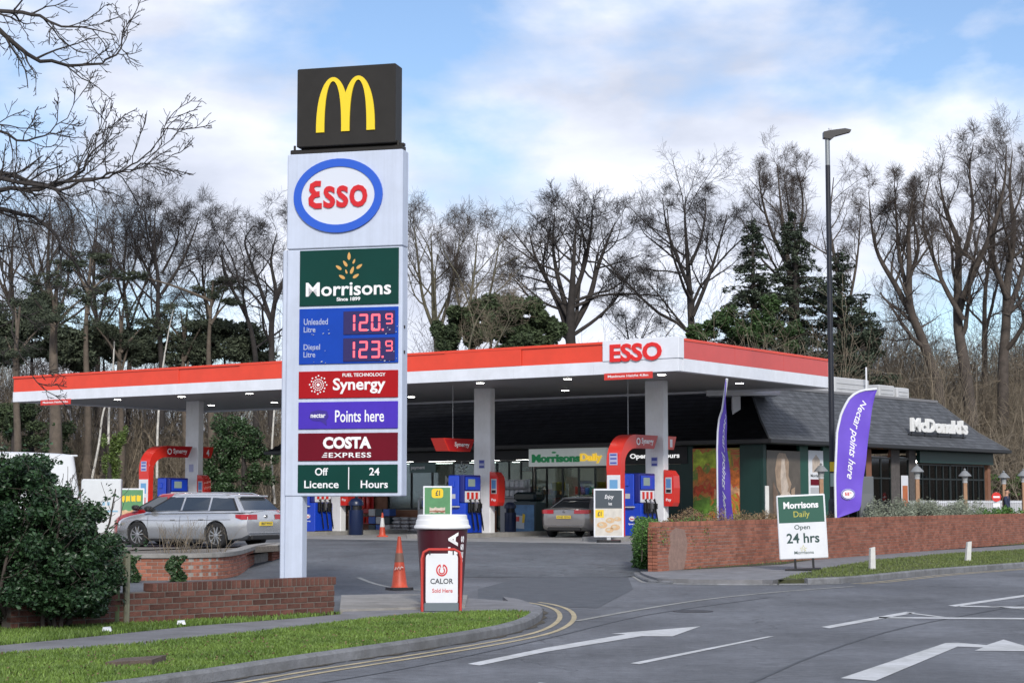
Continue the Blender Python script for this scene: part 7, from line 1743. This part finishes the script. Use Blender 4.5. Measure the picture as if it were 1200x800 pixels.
# conifers with layered sprays
def conifer(bx_, Y, top, halfw, seed, label, droop=.28, fm=None, z_from=.12, cedar=False):
    b = P(bx_, 500, Y); z0 = gz(b.x, Y) - .3; rng = np.random.default_rng(seed); H_ = P(bx_, top, Y).z - z0; wd = halfw * Y / FPX
    t = thing('conifer_tree', (b.x, Y, z0), 0, label, 'tree', 'conifers behind the canopy')
    q = [tubes(np.array([[(0, 0, 0), (.1, 0, H_ * .5), (0, 0, H_)]]), np.array([[.42, .26, .02]]), 9)]
    n = 210 if not cedar else 170; f = np.sort(rng.uniform(z_from, .99, n)); az = rng.uniform(0, 6.28, n); Lb = wd * (1 - f) ** .75 * rng.uniform(.45, 1.3, n) + .15
    K = 7; tt = np.linspace(0, 1, K)[None, :]; x = np.cos(az)[:, None] * Lb[:, None] * tt; y = np.sin(az)[:, None] * Lb[:, None] * tt
    z = (f * H_)[:, None] + Lb[:, None] * (tt * (.25 if not cedar else .2) - droop * tt ** 2 * (1 if not cedar else .55)); Pb = np.stack([x, y, z], -1); Rb = np.maximum(.05 * (1 - tt) * np.ones((n, 1)), .012)
    q.append(tubes(Pb, Rb, 4)); V, F = join_np(q); meshobj('trunk', np_mesh('trunk', V, F, barkd, True), t)
    m_ = 110; ii = rng.choice(n, n * m_, p=Lb / Lb.sum()); u = rng.uniform(.12, 1.03, n * m_) ** .8; fi = np.clip(u, 0, .999) * (K - 1); i0 = fi.astype(int); w = (fi - i0)[:, None]
    C = Pb[ii, i0] * (1 - w) + Pb[ii, i0 + 1] * w; side = np.stack([-np.sin(az[ii]), np.cos(az[ii]), 0 * az[ii]], 1); sw = rng.normal(size=len(ii)) * .22 * Lb[ii] * (1.15 - u) + rng.normal(size=len(ii)) * .06
    C = C + side * sw[:, None]; C[:, 2] -= np.abs(sw) * .35 + rng.uniform(-.05, .22, len(ii))
    V, F = leaves(rng, C, .30, up=1.6, asp=.2); meshobj('crown', np_mesh('crown', V, F, fm or leafyew), t); return t
firm = mat('fir_needles', (.05, .075, .052), .8, col2=(.085, .11, .07), vscale=.4, rnd=.45)
conifer(884, 97, 255, 92, 91, 'left one of the two tall dark conifers', fm=firm)
conifer(934, 98, 245, 88, 92, 'tallest dark conifer right behind its shorter neighbour', fm=firm)
conifer(985, 96, 290, 100, 93, 'wide layered cedar behind the street lamp', droop=.2, fm=firm, cedar=True)
conifer(1012, 92, 350, 80, 94, 'low spreading cedar above the restaurant flue', droop=.2, fm=firm, cedar=True)
# undergrowth: dense brush of thin stems on the bank
def brush(x0p, x1p, Y0, Y1, n, h0, h1, seed, label, m=twigw, kids=12):
    rng = np.random.default_rng(seed); Y = rng.uniform(Y0, Y1, n); pxs = rng.uniform(x0p, x1p, n); X = (pxs - 600) / FPX * Y; Zg = np.array([gz(a, b) for a, b in zip(X, Y)]) - .1
    H_ = rng.uniform(h0, h1, n) * (.7 + .5 * np.abs(np.sin(X * .35) * np.cos(X * .13 + 1))); K = 6; d = rng.normal(size=(n, 3)) * .28; d[:, 2] = 1; d /= np.linalg.norm(d, axis=1, keepdims=True); Pn = np.empty((n, K, 3)); cur = np.stack([X, Y, Zg], 1); Pn[:, 0] = cur
    for k in range(1, K): d = d + rng.normal(size=(n, 3)) * .14; d[:, 2] += .05; d /= np.linalg.norm(d, axis=1, keepdims=True); cur = cur + d * (H_ / (K - 1))[:, None]; Pn[:, k] = cur
    Rn = np.linspace(1, .3, K)[None, :] * rng.uniform(.018, .05, n)[:, None]; q = [tubes(Pn, Rn, 4)]
    a, b = grow(rng, Pn, Rn, n=kids, t0=.1, t1=1, ang=(20, 65), lf=.42, K=5, rf=.5, wig=.2, trop=.06, rmin=.009); q.append(tubes(a, b, 3))
    c, e_ = grow(rng, a, b, n=3, t0=.2, t1=1, ang=(20, 60), lf=.55, K=3, rf=.6, wig=.2, trop=.03, rmin=.007); q.append(tubes(c, e_, 3))
    V, F = join_np(q); o = meshobj('undergrowth', np_mesh('undergrowth', V, F, m)); tag(o, label, 'undergrowth', kind='stuff'); return o
brush(-160, 345, 98, 118, 760, 4, 7.5, 101, 'tangled brown brush behind the left half of the canopy')
brush(960, 1330, 87, 112, 1150, 4, 8.5, 102, 'tangled brown brush behind the restaurant')
brush(480, 980, 100, 116, 380, 3.5, 7, 103, 'brown brush showing over the middle of the canopy')
brush(-160, 345, 112, 124, 240, 8, 12, 106, 'taller grey brown thicket behind the left brush', MATS['twig_brown'], 14)
brush(960, 1330, 104, 122, 330, 6, 10, 107, 'taller grey brown thicket behind the restaurant', MATS['twig_brown'], 14)
brush(480, 960, 112, 124, 150, 6, 10, 108, 'taller thicket behind the canopy and the oak', MATS['twig_brown'], 14)
brush(860, 1000, 89, 93, 42, 7, 11, 109, 'pale bare saplings in front of the conifers', twigw, 12)
brush(-10, 340, 93, 99, 130, 2.5, 4.5, 104, 'pale dead stems at the edge of the forecourt', mat('pale_stems', (.24, .20, .15), .9, rnd=.4), 8)
brush(1000, 1210, 84, 90, 70, 3.5, 6, 105, 'pale saplings beside the restaurant roof', MATS['pale_stems'], 8)

# big dark bush, left
ivy = mat('bush_leaves', (.018, .046, .022), .42, col2=(.045, .095, .036), vscale=2.5, rnd=.5, spec=.5)
t = thing('evergreen_bush', (-6.35, 22.2, BH), 0, 'big dark glossy evergreen bush at the left above the grass', 'shrub')
rng = np.random.default_rng(5); bl = []
Yb = 22.15
for cx, cy, rx, rz in ((8, 606, 66, 66), (66, 630, 48, 52), (100, 668, 44, 50), (40, 672, 80, 50), (-60, 610, 80, 90), (-60, 690, 90, 40), (118, 652, 22, 28), (124, 676, 15, 24), (60, 700, 70, 24), (105, 700, 26, 22), (-30, 705, 70, 22), (28, 558, 36, 26), (62, 592, 32, 28), (92, 610, 22, 20), (5, 556, 40, 26)):
    v = P(cx, cy, Yb); s = Yb / FPX; c = (v.x + 6.35, v.z - BH)
    for k in range(18):
        a = rng.uniform(0, 6.28); d = rng.uniform(.25, .85); e_ = rng.uniform(-.85, .85); rr_ = rng.uniform(.2, .36)
        bl.append((c[0] + math.cos(a) * d * rx * s * .85, math.sin(a) * d * .95, max(.12, c[1] + e_ * rz * s * .8), rx * s * rr_ + .03, .30, rz * s * rr_ + .03))
foliage(t, bl, 95000, .058, ivy, 7, .3, 'leaves', .62, up=.6)
Pn = np.array([[(rng.uniform(-.5, 1.0), rng.uniform(-.3, .3), 0)] for _ in range(40)]); 
a_ = np.repeat(Pn, 5, 1).copy()
for k in range(1, 5): a_[:, k] = a_[:, k - 1] + np.stack([rng.normal(size=40) * .12, rng.normal(size=40) * .15, np.full(40, .42)], 1)
q = [tubes(a_, np.tile(np.linspace(.03, .008, 5), (40, 1)), 5)]; b_, c_ = grow(rng, a_, np.tile(np.linspace(.03, .008, 5), (40, 1)), n=8, t0=.2, t1=1, ang=(25, 70), lf=.4, K=5, rf=.5, rmin=.004); q.append(tubes(b_, c_, 3))
V, F = join_np(q); meshobj('stems', np_mesh('stems', V, F, bark), t)
sg = np.array(bl)[rng.integers(0, len(bl), 110)]; dr = rng.normal(size=(110, 3)); dr[:, 2] = np.abs(dr[:, 2]) * .8 + .15; dr[:, 1] -= .3; dr /= np.linalg.norm(dr, axis=1, keepdims=True)
Ps = np.stack([sg[:, :3] + dr * sg[:, 3:6] * .7 + dr * (k * .075) + rng.normal(size=(110, 3)) * .015 * k for k in range(6)], 1); tt_ = np.tile(np.linspace(.006, .002, 6), (110, 1)); V, F = tubes(Ps, tt_, 4); meshobj('sprig', np_mesh('sprig', V, F, bark), t)['kind'] = 'stuff'
Cs = (Ps[:, 1:, :].reshape(-1, 3)[:, None, :] + rng.normal(size=(550, 4, 3)) * .025).reshape(-1, 3); V, F = leaves(rng, Cs, .055, up=.6, asp=.62); meshobj('sprig_leaves', np_mesh('sprig_leaves', V, F, ivy), t)
# ivy on the planter and dead stems on top of it
for x0p, x1p, lab in ((150, 168, 'ivy hanging down the planter next to the fence post'), (203, 221, 'second ivy patch hanging down the middle of the planter')):
    a, b = G(x0p, 670, .2), G(x1p, 670, .2); t = thing('ivy_patch', (a.x, 36.1, 0), 0, lab, 'ivy', None); rng = np.random.default_rng(int(x0p)); n = 900; wv_ = b.x - a.x
    z = rng.uniform(.02, .54, n); xx = rng.uniform(0, wv_, n) + .06 * np.sin(z * 14); yy = rng.uniform(-.16, -.05, n) - .02 * 0
    yb_ = np.array([0.0] * n); C = np.stack([xx, yy + .12, z], 1); V, F = leaves(rng, C, .07, up=-.2, asp=.7); V[:, 1] -= .0; meshobj('leaves', np_mesh('leaves', V, F, MATS['ivy_leaves']), t)
    q = MB(); q.tube([(wv_ * .5, .1, .55), (wv_ * .45, .02, .3), (wv_ * .5, .02, .05)], .008, 5); q.build('stem', bark, t)
t = thing('dead_stems', (-7.3, 38.4, .50), 0, 'dead brown stems growing on the planter before the silver estate', 'dead plant'); rng = np.random.default_rng(8); n = 46
K = 5; Pn = np.empty((n, K, 3)); Pn[:, 0] = np.stack([rng.uniform(-.2, 1.3, n), rng.uniform(-.5, .5, n), np.zeros(n)], 1); d = rng.normal(size=(n, 3)) * .35; d[:, 2] = 1
for k in range(1, K): d = d + rng.normal(size=(n, 3)) * .15; Pn[:, k] = Pn[:, k - 1] + d / np.linalg.norm(d, axis=1, keepdims=True) * rng.uniform(.08, .24, n)[:, None]
Rn = np.tile(np.linspace(.006, .003, K), (n, 1)); a, b = grow(rng, Pn, Rn, n=4, t0=.3, t1=1, ang=(20, 60), lf=.35, K=3, rf=.7, rmin=.0025); V, F = join_np([tubes(Pn, Rn, 4), tubes(a, b, 3)]); meshobj('stems', np_mesh('stems', V, F, twigw), t)

# hedges by the long wall
hl = mat('hedge_leaves', (.045, .12, .018), .5, col2=(.09, .19, .035), vscale=3, rnd=.45)
hb = G(757, 669, .02); t = thing('clipped_hedge', (hb.x, hb.y, .0), 0, 'green clipped hedge wrapped round the near end of the long wall', 'hedge')
bl = []
rng = np.random.default_rng(15)
for k in range(60): bl.append((rng.uniform(-.17, .17), rng.uniform(-.3, .7), rng.uniform(.15, 1.10), .15, .2, .17))
foliage(t, bl, 26000, .055, hl, 16, .3, 'leaves', .6)
q = MB()
for k in range(6): q.tube([(rng.uniform(-.1, .1), rng.uniform(0, .6), 0), (rng.uniform(-.1, .1), rng.uniform(0, .6), .9)], .012, 5)
q.build('stems', bark, t)
def wall_hedge(s0, s1, back, h0, h1, n, m, seed, label, size=.07, name='hedge', asp=.5, wd=.35):
    c = WN + WD * s0 - WNRM * back; t = thing(name, (c.x, c.y, .3), math.atan2(WD.y, WD.x), label, 'hedge'); rng = np.random.default_rng(seed); L_ = s1 - s0; bl = []
    for k in range(int(L_ * 7)): bl.append((rng.uniform(0, L_), rng.uniform(-wd, wd), rng.uniform(.3, max(.35, h1 - .3)) , .34, .28, (h1 - h0) * rng.uniform(.3, .6) + .12))
    foliage(t, bl, n, size, m, seed + 1, .3, 'leaves', asp)
    q = MB()
    for k in range(int(L_ * 2)): x = rng.uniform(0, L_); q.tube([(x, 0, 0), (x + rng.uniform(-.2, .2), rng.uniform(-.2, .2), h1 * .8)], .012, 5)
    q.build('stems', bark, t); return t
wall_hedge(.1, 3.2, .5, .5, .98, 15000, hl, 111, 'low green hedge just behind the near end of the long wall', .045)
heath = mat('heather_brown', (.25, .13, .09), .8, col2=(.22, .19, .09), vscale=2, rnd=.4)
wall_hedge(2.2, 13, 1.0, .6, 1.08, 50000, heath, 112, 'brown heather planting behind the long wall', .075, 'heather_bed', .2, .4)
lav = mat('lavender_grey', (.20, .23, .17), .7, col2=(.28, .31, .24), vscale=2, rnd=.35)
wall_hedge(17.2, 26.5, 1.3, .6, 1.27, 42000, lav, 113, 'silver green lavender hedge behind the long wall', .09, 'lavender_hedge', .25, .6)
wall_hedge(26.5, 36, 1.3, .5, 1.05, 16000, hl, 114, 'bright green low hedge at the right edge behind the long wall', .09)
b_ = P(1140, 565, 88); 
leafmass('green_hedge', 1185, 88, [(1150, 565, 26, 18), (1195, 568, 26, 16), (1225, 566, 24, 18)], 7000, .16, hl, 115, 'green hedge below the brush beyond the railing', 'hedge')

# near tree whose branches droop in from the left
NT = Vector((-7.4, 15.2))
trk = [((0, 0, 0), (.1, 0, 2.2), (-.1, .1, 4.5), (.1, 0, 7), (.2, .2, 9.5), (.5, 0, 12.5)), [.34, .29, .25, .2, .13, .04]]
def npx(pts, Y=15.2, dy=0): return [tuple(np.array(P(x, y, Y + dy * i / len(pts))) - np.array([NT.x, NT.y, 0])) for i, (x, y) in enumerate(pts)]
lim = [([(0, 0, 5.0)] + npx([(-190, 60), (-60, 175), (20, 205), (75, 212), (110, 175), (126, 140)], dy=.6), [.09, .06, .04, .028, .02, .012, .005]),
       ([(0, 0, 5.2)] + npx([(-200, -20), (-80, 25), (10, 10), (60, 22), (135, 38)], dy=-.4), [.08, .06, .035, .025, .016, .005]),
       ([(0, 0, 4.5)] + npx([(-180, 150), (-60, 215), (15, 222), (70, 212), (125, 205), (165, 190), (205, 182)], dy=.2), [.09, .06, .04, .028, .02, .014, .009, .004]),
       ([(0, 0, 4.2)] + npx([(-190, 180), (-60, 200), (20, 212), (80, 214), (130, 200), (172, 180), (193, 140)], dy=-.8), [.08, .055, .036, .024, .018, .012, .008, .004]),
       ([(0, 0, 3.9)] + npx([(-160, 200), (-40, 236), (40, 255), (85, 300), (110, 335), (130, 350)], dy=.8), [.07, .05, .035, .022, .014, .008, .004]),
       ([(0, 0, 6.0)] + npx([(-190, -90), (-60, -30), (30, 60), (90, 72), (135, 60), (146, 20)], dy=.9), [.08, .06, .04, .026, .018, .012, .005]),
       ([(0, 0, 3.6)] + npx([(-140, 230), (-30, 262), (10, 330), (20, 400), (50, 450)], dy=.3), [.05, .035, .022, .014, .008, .003]),
       ([(0, 0, 5.6)] + npx([(-150, 90), (-40, 130), (20, 160), (60, 150), (95, 110)], dy=-.2), [.05, .035, .022, .014, .008, .003]),
       ([(0, 0, 7.5), (-1.5, -.5, 9), (-3, -1, 10)], [.12, .07, .03]), ([(0, 0, 6.5), (-1.6, 1.2, 7.5), (-3.2, 2, 8)], [.12, .07, .03]), ([(.2, 0, 8), (1.4, 1.2, 9.6), (2.4, 2, 10.8)], [.1, .06, .02]), ([(0, 0, 6), (-.5, 2, 7.5), (-.5, 4, 8.5)], [.1, .06, .02])]
t = thing('overhanging_tree', (NT.x, NT.y, -.02), 0, 'bare tree at the left whose dark branches droop into the sky', 'tree')
rng = np.random.default_rng(77); q = []; l = smooth3(trk[0], 5); q.append(tubes(np.array([l]), np.array([np.interp(np.linspace(0, 1, len(l)), np.linspace(0, 1, 6), trk[1])]), 12)); gens = []
for pts, rad in lim:
    l = smooth3(pts, 4); l += rng.normal(size=l.shape) * .015; r_ = .72 * np.interp(np.linspace(0, 1, len(l)), np.linspace(0, 1, len(rad)), rad); q.append(tubes(np.array([l]), np.array([r_]), 7)); gens.append((np.array([l]), np.array([r_])))
V, F = join_np(q); meshobj('trunk', np_mesh('trunk', V, F, barkd, True), t)
tw = []
for P_, R_ in gens:
    a, b = grow(rng, P_, R_, n=15, t0=.35, t1=1, ang=(25, 60), lf=.135, K=7, rf=.6, wig=.17, trop=.05, rmin=.0042); tw.append(tubes(a, b, 4))
    c, d = grow(rng, a, b, n=5, t0=.15, t1=1, ang=(25, 60), lf=.42, K=4, rf=.7, wig=.18, trop=.06, rmin=.0032, lmin=.06); tw.append(tubes(c, d, 3))
    c, d = grow(rng, c, d, n=3, t0=.1, t1=1, ang=(25, 55), lf=.5, K=3, rf=.8, wig=.15, trop=.08, rmin=.0028, lmin=.04); tw.append(tubes(c, d, 3))
V, F = join_np(tw); meshobj('crown', np_mesh('crown', V, F, barkd), t)
# fallen leaves along the foot of the low wall and on the pavement edge
rng = np.random.default_rng(99); n = 700; f = rng.uniform(0, 1, n); C = np.stack([A.x + (B.x - A.x) * f + rng.normal(size=n) * .02, A.y + (B.y - A.y) * f - np.abs(rng.normal(size=n)) * .08 - .02, np.full(n, BH + .008)], 1)
V, F = leaves(rng, C, .035, up=3, asp=.7); V[:, 2] = np.maximum(V[:, 2], BH + .003); o = meshobj('dead_leaves', np_mesh('dead_leaves', V, F, mat('dead_leaf', (.16, .10, .06), .9, rnd=.5))); tag(o, 'brown dead leaves gathered at the foot of the low wall', 'leaves', kind='stuff')
